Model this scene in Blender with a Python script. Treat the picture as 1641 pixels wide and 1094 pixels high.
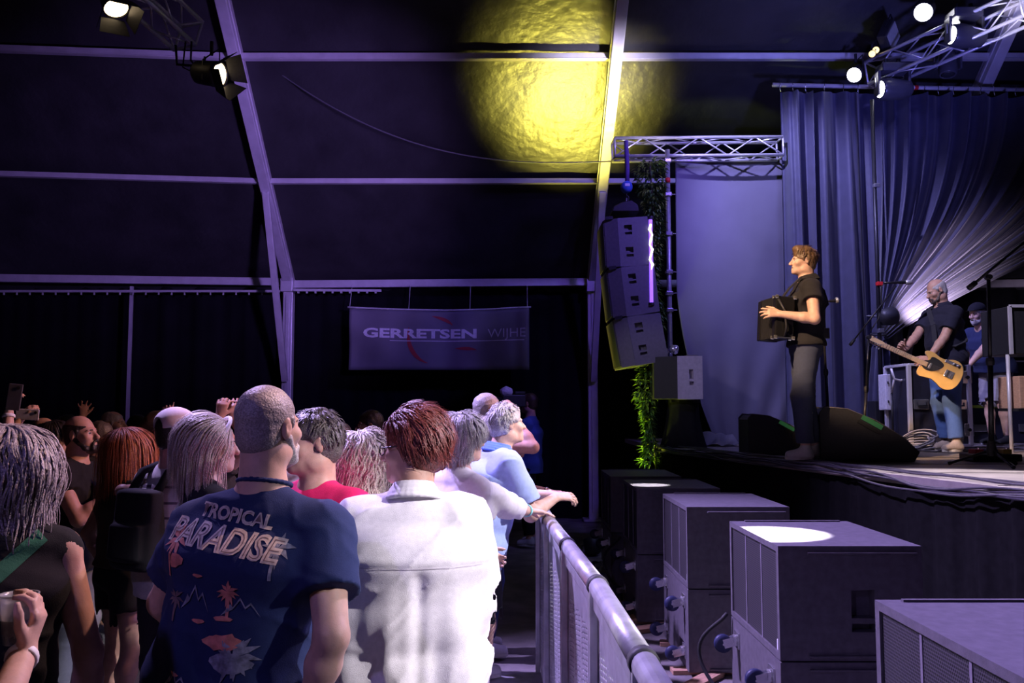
import bpy, bmesh, math, random
import numpy as np
from mathutils import Vector, Matrix, Euler
from mathutils.bvhtree import BVHTree

for _o in list(bpy.data.objects):
    bpy.data.objects.remove(_o)
SC = bpy.context.scene
COL = SC.collection
PI = math.pi
random.seed(7)
RNG = np.random.default_rng(11)

# ------------------------------------------------------------------ camera
EYE = 1.8
FPX = 1400.0
PITCH = math.atan(108.0 / FPX)
cam_data = bpy.data.cameras.new('camera')
cam_data.sensor_width = 36.0
cam_data.lens = FPX / 1641.0 * 36.0
cam_data.clip_start = 0.05
cam_data.clip_end = 200
cam = bpy.data.objects.new('camera', cam_data)
cam.location = (0, 0, EYE)
cam.rotation_euler = (PI / 2 + PITCH, 0, 0)
COL.objects.link(cam)
SC.camera = cam

# ------------------------------------------------------------------ world and exposure
w = bpy.data.worlds.new('night')
SC.world = w
w.use_nodes = True
w.node_tree.nodes['Background'].inputs[0].default_value = (0.16, 0.13, 0.42, 1)
w.node_tree.nodes['Background'].inputs[1].default_value = 0.006
SC.view_settings.view_transform = 'Standard'
SC.view_settings.look = 'None'
SC.view_settings.gamma = 1.0
SC.view_settings.use_curve_mapping = False
SC.view_settings.exposure = 0.0


def spot(name, loc, target, watts, color, angle, blend=0.4, radius=0.08):
    d = bpy.data.lights.new(name, 'SPOT')
    d.energy = watts
    d.color = color
    d.spot_size = math.radians(angle)
    d.spot_blend = blend
    d.shadow_soft_size = radius
    o = bpy.data.objects.new(name, d)
    o.location = loc
    o.rotation_euler = (Vector(target) - Vector(loc)).to_track_quat('-Z', 'Y').to_euler()
    COL.objects.link(o)
    return o


# stage and audience lighting, unseen spots without fixtures, some added to brighten single parts
spot('key_front_row', (5.2, 0.2, 4.6), (0.0, 2.95, 1.35), 3200, (1.0, 0.92, 1.0), 14, 0.7, 0.06)
spot('key_rail', (5.0, 3.6, 5.4), (0.0, 5.1, 1.4), 3000, (1.0, 0.92, 1.0), 16, 0.7, 0.06)
spot('wash_violet_audience', (5.4, 7.6, 6.4), (-1.4, 3.4, 1.2), 1300, (0.44, 0.30, 1.0), 58, 0.9, 0.15)
spot('wash_violet_barrier', (-3.2, 6.6, 6.2), (1.2, 4.3, 0.6), 5600, (0.56, 0.42, 1.0), 52, 0.8, 0.10)
spot('wash_violet_front', (-2.6, -1.5, 4.8), (-0.6, 2.8, 1.3), 220, (0.40, 0.30, 1.0), 40, 0.9, 0.10)
spot('wash_warm_crowd', (6.0, 6.4, 5.2), (-3.0, 5.6, 1.5), 2300, (1.0, 0.47, 0.30), 28, 0.8, 0.12)
spot('rim_front_row', (4.6, 5.8, 5.8), (-0.8, 2.9, 1.7), 1200, (1.0, 0.80, 0.92), 26, 0.8, 0.08)
spot('rim_warm_woman', (2.5, 4.8, 6.6), (-1.35, 2.4, 1.2), 1700, (1.0, 0.58, 0.50), 13, 0.8, 0.08)
spot('follow_spot_singer', (-3.8, 2.2, 8.2), (2.45, 7.45, 2.75), 9000, (1.0, 0.64, 0.38), 8.5, 0.5, 0.06)
spot('front_wash_stage', (-0.6, 4.6, 8.2), (5.2, 9.2, 1.9), 3000, (0.78, 0.70, 1.0), 17, 0.8, 0.12)
spot('backdrop_blue', (4.4, 6.0, 7.2), (3.0, 11.2, 3.8), 420, (0.28, 0.26, 1.0), 70, 0.8, 0.10)
spot('curtain_side_white', (1.9, 9.0, 6.6), (4.0, 11.2, 3.6), 1500, (0.46, 0.43, 1.0), 60, 0.8, 0.05)
spot('wall_blue', (3.2, 7.0, 6.2), (0.0, 13.8, 2.4), 640, (0.22, 0.12, 1.0), 46, 0.9, 0.20)
spot('rafter_violet', (0.6, 6.4, 3.4), (-3.6, 12.4, 5.0), 1700, (0.42, 0.25, 1.0), 54, 0.9, 0.25)
spot('rafter_white', (4.6, 7.0, 3.4), (1.3, 11.2, 6.0), 7500, (0.78, 0.70, 1.0), 15, 0.9, 0.25)
spot('stage_corner_wash', (-3.0, 4.0, 5.2), (1.9, 10.3, 2.1), 700, (0.72, 0.62, 1.0), 11, 0.8, 0.08)
spot('rafter_stage', (3.2, 6.4, 3.6), (6.40, 10.4, 7.0), 3000, (0.80, 0.74, 1.0), 11, 0.9, 0.2)
spot('roof_blue_stage', (4.6, 6.6, 3.0), (4.6, 10.4, 7.0), 700, (0.20, 0.20, 1.0), 62, 1.0, 0.2)
spot('deck_top_light', (4.4, 5.2, 7.0), (3.1, 5.7, 1.35), 4200, (1.0, 0.9, 1.0), 20, 0.3, 0.05)
spot('patch_subs', (3.6, 6.0, 6.8), (1.38, 4.74, 1.12), 26000, (1.0, 0.93, 1.0), 5.4, 0.12, 0.03)
spot('patch_subs_far', (3.2, 9.0, 6.8), (1.2, 7.75, 1.12), 9000, (1.0, 0.93, 1.0), 3.2, 0.12, 0.03)

# ------------------------------------------------------------------ helpers
_CP, _SP = math.cos(PITCH), math.sin(PITCH)


def at(px, py, d):
    """world point seen at photograph pixel (px, py) at distance d into the place (world Y)"""
    rx = (px - 820.5) / FPX
    up = (547.0 - py) / FPX
    dy = _CP - up * _SP
    dz = _SP + up * _CP
    t = d / dy
    return Vector((rx * t, d, EYE + dz * t))


def V(*a):
    return Vector(a)


# ---------------- materials
MATS = {}


def mat(name, col, rough=0.6, metal=0.0, var=0.12, scale=30.0, bump=0.0, bscale=120.0, emit=None, estr=0.0,
        spec=0.5, sheen=0.0, sss=0.0, alpha=None, trans=0.0, col2=None, aniso=None, coat=0.0):
    if name in MATS:
        return MATS[name]
    m = bpy.data.materials.new(name)
    m.use_nodes = True
    nt = m.node_tree
    b = nt.nodes['Principled BSDF']
    L = nt.links.new
    tc = nt.nodes.new('ShaderNodeTexCoord')
    mp = nt.nodes.new('ShaderNodeMapping')
    L(tc.outputs['Object'], mp.inputs[0])
    if aniso:
        mp.inputs['Scale'].default_value = aniso
    n = nt.nodes.new('ShaderNodeTexNoise')
    n.inputs['Scale'].default_value = scale
    n.inputs['Detail'].default_value = 4
    L(mp.outputs[0], n.inputs['Vector'])
    r = nt.nodes.new('ShaderNodeValToRGB')
    c2 = col2 or tuple(min(1, c * (1 + var)) for c in col)
    c1 = tuple(c * (1 - var) for c in col)
    r.color_ramp.elements[0].position = 0.3
    r.color_ramp.elements[1].position = 0.7
    r.color_ramp.elements[0].color = (*c1, 1)
    r.color_ramp.elements[1].color = (*c2, 1)
    L(n.outputs['Fac'], r.inputs[0])
    L(r.outputs[0], b.inputs['Base Color'])
    b.inputs['Roughness'].default_value = rough
    b.inputs['Metallic'].default_value = metal
    b.inputs['Specular IOR Level'].default_value = spec
    if sheen:
        b.inputs['Sheen Weight'].default_value = sheen
    if coat:
        b.inputs['Coat Weight'].default_value = coat
    if sss:
        b.inputs['Subsurface Weight'].default_value = sss
        b.inputs['Subsurface Radius'].default_value = (0.012, 0.005, 0.003)
        b.inputs['Subsurface Scale'].default_value = 0.5
    if alpha is not None:
        b.inputs['Alpha'].default_value = alpha
    if trans:
        b.inputs['Transmission Weight'].default_value = trans
    if emit:
        b.inputs['Emission Color'].default_value = (*emit, 1)
        b.inputs['Emission Strength'].default_value = estr
    if bump:
        n2 = nt.nodes.new('ShaderNodeTexNoise')
        n2.inputs['Scale'].default_value = bscale
        n2.inputs['Detail'].default_value = 3
        L(mp.outputs[0], n2.inputs['Vector'])
        bp = nt.nodes.new('ShaderNodeBump')
        bp.inputs['Strength'].default_value = bump
        bp.inputs['Distance'].default_value = 0.01
        L(n2.outputs['Fac'], bp.inputs['Height'])
        L(bp.outputs[0], b.inputs['Normal'])
    MATS[name] = m
    return m


# ---------------- mesh building
class MB:
    def __init__(self):
        self.v = []
        self.f = []

    def quadbox(self, c, size, M=None):
        """axis box centred at c with full size, optional 3x3 rotation M"""
        n = len(self.v)
        sx, sy, sz = size[0] / 2, size[1] / 2, size[2] / 2
        c = Vector(c)
        for x in (-sx, sx):
            for y in (-sy, sy):
                for z in (-sz, sz):
                    p = Vector((x, y, z))
                    if M is not None:
                        p = M @ p
                    self.v.append(tuple(c + p))
        for q in ((0, 1, 3, 2), (4, 6, 7, 5), (0, 4, 5, 1), (2, 3, 7, 6), (0, 2, 6, 4), (1, 5, 7, 3)):
            self.f.append(tuple(n + i for i in q))
        return self

    def bar(self, a, b, w, h, up=(0, 0, 1)):
        """rectangular bar from a to b, width w (sideways), height h (along up)"""
        a, b = Vector(a), Vector(b)
        d = b - a
        L = d.length
        y = d.normalized()
        x = y.cross(Vector(up))
        if x.length < 1e-4:
            x = y.cross(Vector((1, 0, 0)))
        x.normalize()
        z = x.cross(y)
        M = Matrix((x, y, z)).transposed()
        return self.quadbox((a + b) / 2, (w, L, h), M)

    def tube(self, pts, r, n=8, caps=True, closed=False):
        pts = [Vector(p) for p in pts]
        N = len(pts)
        rs = r if hasattr(r, '__len__') else [r] * N
        base = len(self.v)
        prev = None
        for i, p in enumerate(pts):
            if closed:
                t = pts[(i + 1) % N] - pts[i - 1]
            else:
                t = pts[min(i + 1, N - 1)] - pts[max(i - 1, 0)]
            if t.length < 1e-9:
                t = Vector((0, 0, 1))
            t.normalize()
            if prev is None:
                u = t.cross(Vector((0, 0, 1)))
                if u.length < 1e-3:
                    u = t.cross(Vector((1, 0, 0)))
            else:
                u = prev - t * prev.dot(t)
                if u.length < 1e-6:
                    u = t.cross(Vector((1, 0, 0)))
            u.normalize()
            prev = u
            w_ = t.cross(u)
            for k in range(n):
                a = 2 * PI * k / n
                self.v.append(tuple(p + (u * math.cos(a) + w_ * math.sin(a)) * rs[i]))
        M = N if closed else N - 1
        for i in range(M):
            i2 = (i + 1) % N
            for k in range(n):
                k2 = (k + 1) % n
                self.f.append((base + i * n + k, base + i * n + k2, base + i2 * n + k2, base + i2 * n + k))
        if caps and not closed:
            self.f.append(tuple(base + k for k in range(n))[::-1])
            self.f.append(tuple(base + (N - 1) * n + k for k in range(n)))
        return self

    def lathe(self, prof, c, axis=(0, 0, 1), n=16):
        """prof: list of (radius, height) along axis from c"""
        ax = Vector(axis).normalized()
        u = ax.cross(Vector((0, 0, 1)))
        if u.length < 1e-3:
            u = Vector((1, 0, 0))
        u.normalize()
        w_ = ax.cross(u)
        base = len(self.v)
        c = Vector(c)
        for (r, h) in prof:
            for k in range(n):
                a = 2 * PI * k / n
                self.v.append(tuple(c + ax * h + (u * math.cos(a) + w_ * math.sin(a)) * max(r, 1e-4)))
        for i in range(len(prof) - 1):
            for k in range(n):
                k2 = (k + 1) % n
                self.f.append((base + i * n + k, base + i * n + k2, base + (i + 1) * n + k2, base + (i + 1) * n + k))
        self.f.append(tuple(base + k for k in range(n))[::-1])
        self.f.append(tuple(base + (len(prof) - 1) * n + k for k in range(n)))
        return self

    def prism(self, poly, a, b, ux, uy):
        """polygon (2D list) in plane axes ux, uy, extruded from point a to point b"""
        ux, uy, a, b = Vector(ux), Vector(uy), Vector(a), Vector(b)
        n = len(self.v)
        N = len(poly)
        for o in (a, b):
            for (x, y) in poly:
                self.v.append(tuple(o + ux * x + uy * y))
        self.f.append(tuple(n + i for i in range(N))[::-1])
        self.f.append(tuple(n + N + i for i in range(N)))
        for i in range(N):
            j = (i + 1) % N
            self.f.append((n + i, n + j, n + N + j, n + N + i))
        return self

    def holed(self, o, ux, uy, w, h, holes, depth, nrm):
        """flat panel w x h from corner o with rectangular pockets (x0,y0,x1,y1) sunk by depth along -nrm"""
        o, ux, uy, nrm = Vector(o), Vector(ux), Vector(uy), Vector(nrm)
        xs = sorted({0, w} | {q for r in holes for q in (r[0], r[2])})
        ys = sorted({0, h} | {q for r in holes for q in (r[1], r[3])})

        def P(x, y, d=0):
            self.v.append(tuple(o + ux * x + uy * y - nrm * d))
            return len(self.v) - 1
        for i in range(len(xs) - 1):
            for j in range(len(ys) - 1):
                cx, cy = (xs[i] + xs[i + 1]) / 2, (ys[j] + ys[j + 1]) / 2
                if any(r[0] < cx < r[2] and r[1] < cy < r[3] for r in holes):
                    continue
                self.f.append((P(xs[i], ys[j]), P(xs[i + 1], ys[j]), P(xs[i + 1], ys[j + 1]), P(xs[i], ys[j + 1])))
        for (x0, y0, x1, y1) in holes:
            if depth <= 0:
                continue
            c = [(x0, y0), (x1, y0), (x1, y1), (x0, y1)]
            for k in range(4):
                a, b = c[k], c[(k + 1) % 4]
                self.f.append((P(*a), P(*b), P(*b, depth), P(*a, depth)))
            self.f.append(tuple(P(*q, depth) for q in c))
        return self

    def grid(self, fn, nu, nv):
        base = len(self.v)
        for i in range(nu + 1):
            for j in range(nv + 1):
                self.v.append(tuple(fn(i / nu, j / nv)))
        for i in range(nu):
            for j in range(nv):
                a = base + i * (nv + 1) + j
                self.f.append((a, a + nv + 1, a + nv + 2, a + 1))
        return self

    def mesh(self, name):
        me = bpy.data.meshes.new(name)
        me.from_pydata(self.v, [], self.f)
        me.update()
        return me

    def build(self, name, material, parent=None, smooth=False, loc=None, bevel=0, solid=0):
        return link(name, self.mesh(name), material, parent, smooth, loc, bevel, solid)


def link(name, me, material, parent=None, smooth=False, loc=None, bevel=0, solid=0):
    o = bpy.data.objects.new(name, me)
    COL.objects.link(o)
    if material is not None:
        me.materials.append(material)
    if parent is not None:
        o.parent = parent
    if loc is not None:
        o.location = loc
    if smooth:
        me.polygons.foreach_set('use_smooth', [True] * len(me.polygons))
    if bevel:
        md = o.modifiers.new('bevel', 'BEVEL')
        md.width = bevel
        md.segments = 2
        md.limit_method = 'ANGLE'
    if solid:
        md = o.modifiers.new('thick', 'SOLIDIFY')
        md.thickness = solid
        md.offset = 0
    return o


def tag(o, label, cat, group=None, kind=None):
    o['label'] = label
    o['category'] = cat
    if group:
        o['group'] = group
    if kind:
        o['kind'] = kind
    return o


def thing(name, label, cat, loc=(0, 0, 0), rz=0.0, group=None, kind=None, rot=None):
    o = bpy.data.objects.new(name, None)
    o.empty_display_size = 0.1
    COL.objects.link(o)
    o.location = loc
    o.rotation_euler = rot if rot is not None else (0, 0, rz)
    return tag(o, label, cat, group, kind)


def copy_tree(o, parent=None, loc=None, rot=None, label=None):
    c = o.copy()
    COL.objects.link(c)
    c.parent = parent
    if loc is not None:
        c.location = loc
    if rot is not None:
        c.rotation_euler = rot
    if label:
        c['label'] = label
    for ch in [x for x in COL.objects if x.parent is o]:
        copy_tree(ch, c)
    return c


def struct(name, mb, material, label, cat, **kw):
    o = mb.build(name, material, **kw)
    return tag(o, label, cat, kind='structure')


# ---------------- lettering, laid on a surface
def text_mesh(body, size, weight=0.0, shear=0.0, spacing=1.0):
    cu = bpy.data.curves.new('lettering', 'FONT')
    cu.body = body
    cu.size = size
    cu.offset = weight
    cu.shear = shear
    cu.space_character = spacing
    cu.align_x = 'CENTER'
    cu.align_y = 'CENTER'
    cu.resolution_u = 3
    o = bpy.data.objects.new('lettering', cu)
    COL.objects.link(o)
    dg = bpy.context.evaluated_depsgraph_get()
    me = bpy.data.meshes.new_from_object(o.evaluated_get(dg))
    bpy.data.objects.remove(o)
    bpy.data.curves.remove(cu)
    me.materials.clear()
    return me


def refine(me, maxlen):
    bm = bmesh.new()
    bm.from_mesh(me)
    bmesh.ops.triangulate(bm, faces=bm.faces[:])
    for _ in range(5):
        es = [e for e in bm.edges if e.calc_length() > maxlen]
        if not es:
            break
        bmesh.ops.subdivide_edges(bm, edges=es, cuts=1)
        bmesh.ops.triangulate(bm, faces=[f for f in bm.faces if len(f.verts) > 3])
    bm.to_mesh(me)
    bm.free()
    return me

# ------------------------------------------------------------------ the tent and the ground
EAVE_Y, EAVE_Z, SLOPE = 14.3, 3.84, 0.82
RIDGE_Y = 4.3


def roof_z(y):
    return EAVE_Z + (EAVE_Y - y) * SLOPE if y >= RIDGE_Y else EAVE_Z + (EAVE_Y - 2 * RIDGE_Y + y) * SLOPE


def tx(x0, y):
    return x0 - 0.01464 * y


M_ALU = mat('tent_aluminium', (0.62, 0.60, 0.64), 0.42, 0.25, 0.10, 6, bump=0.05)
M_TRUSS = mat('truss_aluminium', (0.70, 0.69, 0.74), 0.30, 0.55, 0.08, 12)
M_ROOF = mat('roof_pvc', (0.034, 0.034, 0.037), 0.36, 0, 0.25, 2.0, bump=0.9, bscale=8.0, spec=0.45)
M_WALLF = mat('wall_fabric', (0.0065, 0.0065, 0.009), 0.8, 0, 0.2, 3, bump=0.2, bscale=30, spec=0.08)
M_FLOOR = mat('floor_concrete', (0.16, 0.145, 0.15), 0.75, 0, 0.45, 3.0, bump=0.5, bscale=40)
M_DECK = mat('stage_deck', (0.24, 0.21, 0.20), 0.45, 0, 0.25, 5, bump=0.15, bscale=60)
M_SKIRT = mat('stage_skirt_cloth', (0.008, 0.008, 0.009), 0.95, 0, 0.2, 20, bump=0.1, spec=0.06)
M_BLACK = mat('black_plastic', (0.020, 0.020, 0.023), 0.5, 0, 0.2, 40, bump=0.05)
M_BLACKM = mat('black_metal', (0.022, 0.022, 0.026), 0.38, 0.4, 0.2, 40)
M_RUBBER = mat('black_rubber', (0.018, 0.018, 0.020), 0.65, 0, 0.2, 60)
M_CHROME = mat('bright_steel', (0.75, 0.75, 0.78), 0.22, 0.9, 0.05, 30)

m = MB()
m.quadbox((-1, 5, -0.05), (34, 30, 0.1))
struct('floor', m, M_FLOOR, 'dusty grey concrete ground of the festival tent', 'floor')

# roof membrane: gently quilted between rafters, two slopes
def roof_fn(ya, yb):
    def f(u, v):
        x = -16 + 30 * u
        y = ya + (yb - ya) * v
        sag = 0.05 * abs(math.sin((x + 3.6) * PI / 5)) + 0.012 * math.sin(9 * x + 5 * y) + 0.012 * math.sin(4.3 * x - 11 * y)
        return (x, y, roof_z(y) + 0.17 + sag * 0.6)
    return f


m = MB().grid(roof_fn(EAVE_Y + 0.3, RIDGE_Y), 150, 50)
m.grid(roof_fn(RIDGE_Y, -6.0), 20, 6)
struct('ceiling', m, M_ROOF, 'black sloping tent roof lit yellow in one patch', 'tent roof', smooth=True)

# side wall behind the crowd: pleated dark cloth
def wall_fn(u, v):
    x = -16 + 30 * u
    z = v * EAVE_Z
    fold = 0.035 * math.sin(x * 9.0 + 1.3 * math.sin(x * 2.1)) * (0.6 + 0.4 * math.sin(x * 0.9)) + 0.02 * math.sin(x * 23)
    return (x, EAVE_Y + 0.28 + fold, z)


struct('wall_back', MB().grid(wall_fn, 360, 6), M_WALLF, 'dark cloth side wall of the tent behind the crowd', 'tent wall', smooth=True)
m = MB()
m.quadbox((-15.5, 4.5, 2.0), (0.03, 20, 4.0))
struct('wall_left', m, M_WALLF, 'dark end wall of the tent beyond the crowd', 'tent wall')
m = MB()
m.quadbox((12.5, 4.5, 4.0), (0.03, 20, 8.0))
struct('wall_right', m, M_WALLF, 'dark end wall of the tent behind the stage', 'tent wall')

# rafters, columns, knee braces
n_trim = 0
for i, x0 in enumerate((-8.47, -3.47, 1.53, 6.53)):
    nm = ('outermost aluminium rafter far out beside the crowd', 'tall aluminium rafter rising over the audience, violet lit',
          'tall aluminium rafter beside the hanging speakers, yellow lit', 'aluminium rafter above the stage curtains')[i]
    r = thing('trim_%d' % (i + 1), nm, 'tent frame', (tx(x0, EAVE_Y), EAVE_Y, 0), kind='structure')
    ox = Vector(r.location)
    rel = lambda x, y, z: Vector((x, y, z)) - ox
    m = MB().bar(rel(tx(x0, EAVE_Y), EAVE_Y + 0.05, EAVE_Z), rel(tx(x0, RIDGE_Y), RIDGE_Y, roof_z(RIDGE_Y)), 0.15, 0.22)
    ra = m.build('rafter', M_ALU, r, bevel=0.01)
    # recessed keder channels along both sides of the rafter
    for sx in (-1, 1):
        m = MB().bar(rel(tx(x0, EAVE_Y) + sx * 0.078, EAVE_Y + 0.05, EAVE_Z), rel(tx(x0, RIDGE_Y) + sx * 0.078, RIDGE_Y, roof_z(RIDGE_Y)), 0.02, 0.05)
        m.build('keder_rail', M_ALU, ra)
    MB().bar(rel(tx(x0, RIDGE_Y), RIDGE_Y, roof_z(RIDGE_Y)), rel(tx(x0, -5.7), -5.7, EAVE_Z), 0.15, 0.22).build('rafter', M_ALU, r)
    m = MB().quadbox((0, 0.02, EAVE_Z / 2), (0.16, 0.16, EAVE_Z))
    m.build('column', M_ALU, r, bevel=0.012)
    m = MB().quadbox((0.0, -0.07, EAVE_Z / 2), (0.05, 0.03, EAVE_Z - 0.3))
    m.build('column_groove', M_ALU, r)
    m = MB().bar(rel(tx(x0, 12.75), 12.75, roof_z(12.75) - 0.10), rel(tx(x0, 14.15), 14.15, 2.25), 0.10, 0.07)
    m.build('knee_brace', M_ALU, r, bevel=0.008)
    m = MB().quadbox((0, 0, 0.02), (0.34, 0.34, 0.03))
    m.build('base_plate', M_ALU, r)
    m = MB().quadbox((0, -0.06, EAVE_Z - 0.02), (0.20, 0.22, 0.22))
    m.build('corner_bracket', M_ALU, r, bevel=0.01)

# purlins and eave beams: one bar per bay
XS = (-8.47, -3.47, 1.53, 6.53, 11.53)
k = 5
for (y, hgt, what) in ((14.3, 0.12, 'eave beam'), (12.74, 0.075, 'lower purlin'), (11.2, 0.085, 'upper purlin'), (9.6, 0.085, 'topmost purlin')):
    for b in range(4):
        ya = y * (0.972 if b == 0 else 1.0)
        za = roof_z(y) + (0.05 if b == 0 else 0) - (0.04 if y > 14 else 0)
        where = ('in the crowd-side bay', 'in the middle bay over the banner', 'in the bay beside the speakers', 'in the bay above the curtains')[b]
        a = Vector((tx(XS[b], y) + 0.08, ya, za + 0.05))
        c = Vector((tx(XS[b + 1], y) - 0.08, y, roof_z(y) + 0.05))
        mm = MB().bar(a, c, 0.06 if hgt < 0.1 else 0.08, hgt)
        mm.bar(a + V(0, 0, -hgt * 0.5), c + V(0, 0, -hgt * 0.5), 0.09, 0.012)
        struct('trim_%d' % k, mm, M_ALU, 'aluminium %s %s' % (what, where), 'tent frame', bevel=0.006)
        k += 1
# curtain rail of the crowd side wall, with hooks, and the thin wall mullion
m = MB().bar((-9, 14.12, EAVE_Z - 0.13), (tx(-3.47, 14.2) - 0.1, 14.12, EAVE_Z - 0.13), 0.03, 0.035)
for i in range(24):
    m.quadbox((-8.9 + i * 0.21, 14.12, EAVE_Z - 0.17), (0.02, 0.02, 0.04))
struct('trim_%d' % k, m, M_ALU, 'thin curtain rail under the eave beam beside the crowd', 'rail')
k += 1
m = MB().bar((tx(-3.47, 14.2) + 0.12, 14.12, EAVE_Z - 0.11), (tx(-3.47, 14.2) + 1.55, 14.12, EAVE_Z - 0.12), 0.03, 0.04)
for i in range(10):
    m.quadbox((tx(-3.47, 14.2) + 0.2 + i * 0.14, 14.12, EAVE_Z - 0.15), (0.03, 0.03, 0.03))
struct('trim_%d' % k, m, M_ALU, 'short curtain rail with hooks above the banner', 'rail')
k += 1
m = MB().quadbox((at(210, 500, 14.2).x, 14.2, 1.9), (0.045, 0.05, 3.8))
struct('trim_%d' % k, m, M_ALU, 'thin upright pole in the dark crowd-side wall', 'pole')

# ------------------------------------------------------------------ stage
DECK = 1.35


def edge_x(y):
    return 2.41 - 0.203 * (y - 7.2)


m = MB()
poly = [(edge_x(1.5), 1.5), (12, 1.5), (12, 13.4), (edge_x(10.6), 13.4), (edge_x(10.6), 10.55)]
n = len(poly)
m.v = [(x, y, DECK) for x, y in poly] + [(x, y, DECK - 0.06) for x, y in poly]
m.f = [tuple(range(n)), tuple(range(2 * n - 1, n - 1, -1))] + [(i, n + i, n + (i + 1) % n, (i + 1) % n) for i in range(n)]
stage = thing('stage', 'high stage with grey deck and black cloth skirt', 'stage', (0, 0, 0), kind='structure')
m.build('deck', M_DECK, stage)
# deck board joints: thin metal strips between the stage panels
for i in range(9):
    y = 2.2 + i * 1.0
    MB().quadbox((edge_x(y) + 4.0, y, DECK + 0.001), (7.9, 0.012, 0.004)).build('joint_strip', M_BLACKM, stage)


def skirt_fn(u, v):
    y = 1.5 + u * 9.05
    f = 0.012 * math.sin(y * 21) + 0.008 * math.sin(y * 47 + 1)
    return (edge_x(y) + 0.02 + f, y, (DECK - 0.01) * v)


def skirt2_fn(u, v):
    y = 10.55 + 2.85 * u
    return (edge_x(10.6) + 0.03 + 0.012 * math.sin(y * 25), y, (DECK - 0.01) * v)


MB().grid(skirt_fn, 260, 3).build('skirt', M_SKIRT, stage, smooth=True)
MB().grid(skirt2_fn, 60, 3).build('skirt', M_SKIRT, stage, smooth=True)

# cables drooping along the stage edge
M_CABLE = mat('cable_rubber', (0.045, 0.04, 0.055), 0.45, 0, 0.2, 30)
for i in range(8):
    rr = random.Random(30 + i)
    ph = [rr.uniform(0, 6) for _ in range(4)]
    pts = []
    for j in range(70):
        y = 3.4 + j * 7.0 / 69
        dx = -0.028 - 0.012 * (i % 4) + 0.02 * math.sin(y * 2.3 + ph[0]) + 0.013 * math.sin(y * 6.1 + ph[1])
        hump = 0.02 * math.sin(y * 3.1 + ph[2]) + 0.012 * math.sin(y * 7.7 + ph[3])
        z = DECK + 0.004 - max(0, 0.012 * (i % 4)) + hump * 0.6 - (0.05 * math.exp(-((y - 5.6) / 0.6) ** 2))
        x = edge_x(y) + dx
        if i >= 5:
            x += 0.12 + 0.05 * (i - 5)
            z = DECK + 0.014 + 0.008 * abs(math.sin(y * 4 + ph[1]))
        pts.append((x, y, z))
    o = MB().tube(pts, 0.0085, 6).build('cable', M_CABLE, None, smooth=True)
    tag(o, 'thin dark cable running along the stage edge' if i < 5 else 'thin dark cable lying on the deck behind the edge', 'cable',
        'cables hanging at the stage edge' if i < 5 else 'cables lying along the deck edge')

# ------------------------------------------------------------------ subwoofer stacks before the stage
M_SUB = mat('sub_paint', (0.125, 0.115, 0.135), 0.55, 0, 0.18, 25, bump=0.12, bscale=220)
M_DIV = mat('divider_paint', (0.22, 0.20, 0.24), 0.5)
M_SUBD = mat('sub_recess', (0.010, 0.010, 0.011), 0.7)
M_WHEEL = mat('caster_blue', (0.022, 0.028, 0.09), 0.5, 0, 0.1)


def perforated(name, base, hole, pitch):
    if name in MATS:
        return MATS[name]
    mm = bpy.data.materials.new(name)
    mm.use_nodes = True
    nt = mm.node_tree
    L = nt.links.new
    b = nt.nodes['Principled BSDF']
    b.inputs['Roughness'].default_value = 0.5
    tc = nt.nodes.new('ShaderNodeTexCoord')
    mp = nt.nodes.new('ShaderNodeMapping')
    mp.inputs['Scale'].default_value = (1 / pitch, 1 / pitch, 1 / pitch)
    L(tc.outputs['Object'], mp.inputs[0])
    sep = nt.nodes.new('ShaderNodeSeparateXYZ')
    L(mp.outputs[0], sep.inputs[0])

    def mth(op, a, b_=None):
        nd = nt.nodes.new('ShaderNodeMath')
        nd.operation = op
        for i, q in enumerate((a, b_)):
            if q is None:
                continue
            if isinstance(q, (int, float)):
                nd.inputs[i].default_value = q
            else:
                L(q, nd.inputs[i])
        return nd.outputs[0]
    row = mth('FLOOR', sep.outputs['Z'])
    half = mth('MULTIPLY', mth('MODULO', row, 2.0), 0.5)
    fy = mth('SUBTRACT', mth('FRACT', mth('ADD', sep.outputs['Y'], half)), 0.5)
    fz = mth('SUBTRACT', mth('FRACT', sep.outputs['Z']), 0.5)
    d2 = mth('ADD', mth('MULTIPLY', fy, fy), mth('MULTIPLY', fz, fz))
    isin = mth('LESS_THAN', d2, 0.14)
    mx = nt.nodes.new('ShaderNodeMix')
    mx.data_type = 'RGBA'
    L(isin, mx.inputs[0])
    mx.inputs[6].default_value = (*base, 1)
    mx.inputs[7].default_value = (*hole, 1)
    L(mx.outputs[2], b.inputs['Base Color'])
    MATS[name] = mm
    return mm


M_GRILLE = perforated('perforated_steel', (0.075, 0.07, 0.08), (0.008, 0.008, 0.009), 0.011)
SX, SY, SZ = 0.70, 0.95, 0.545


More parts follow.
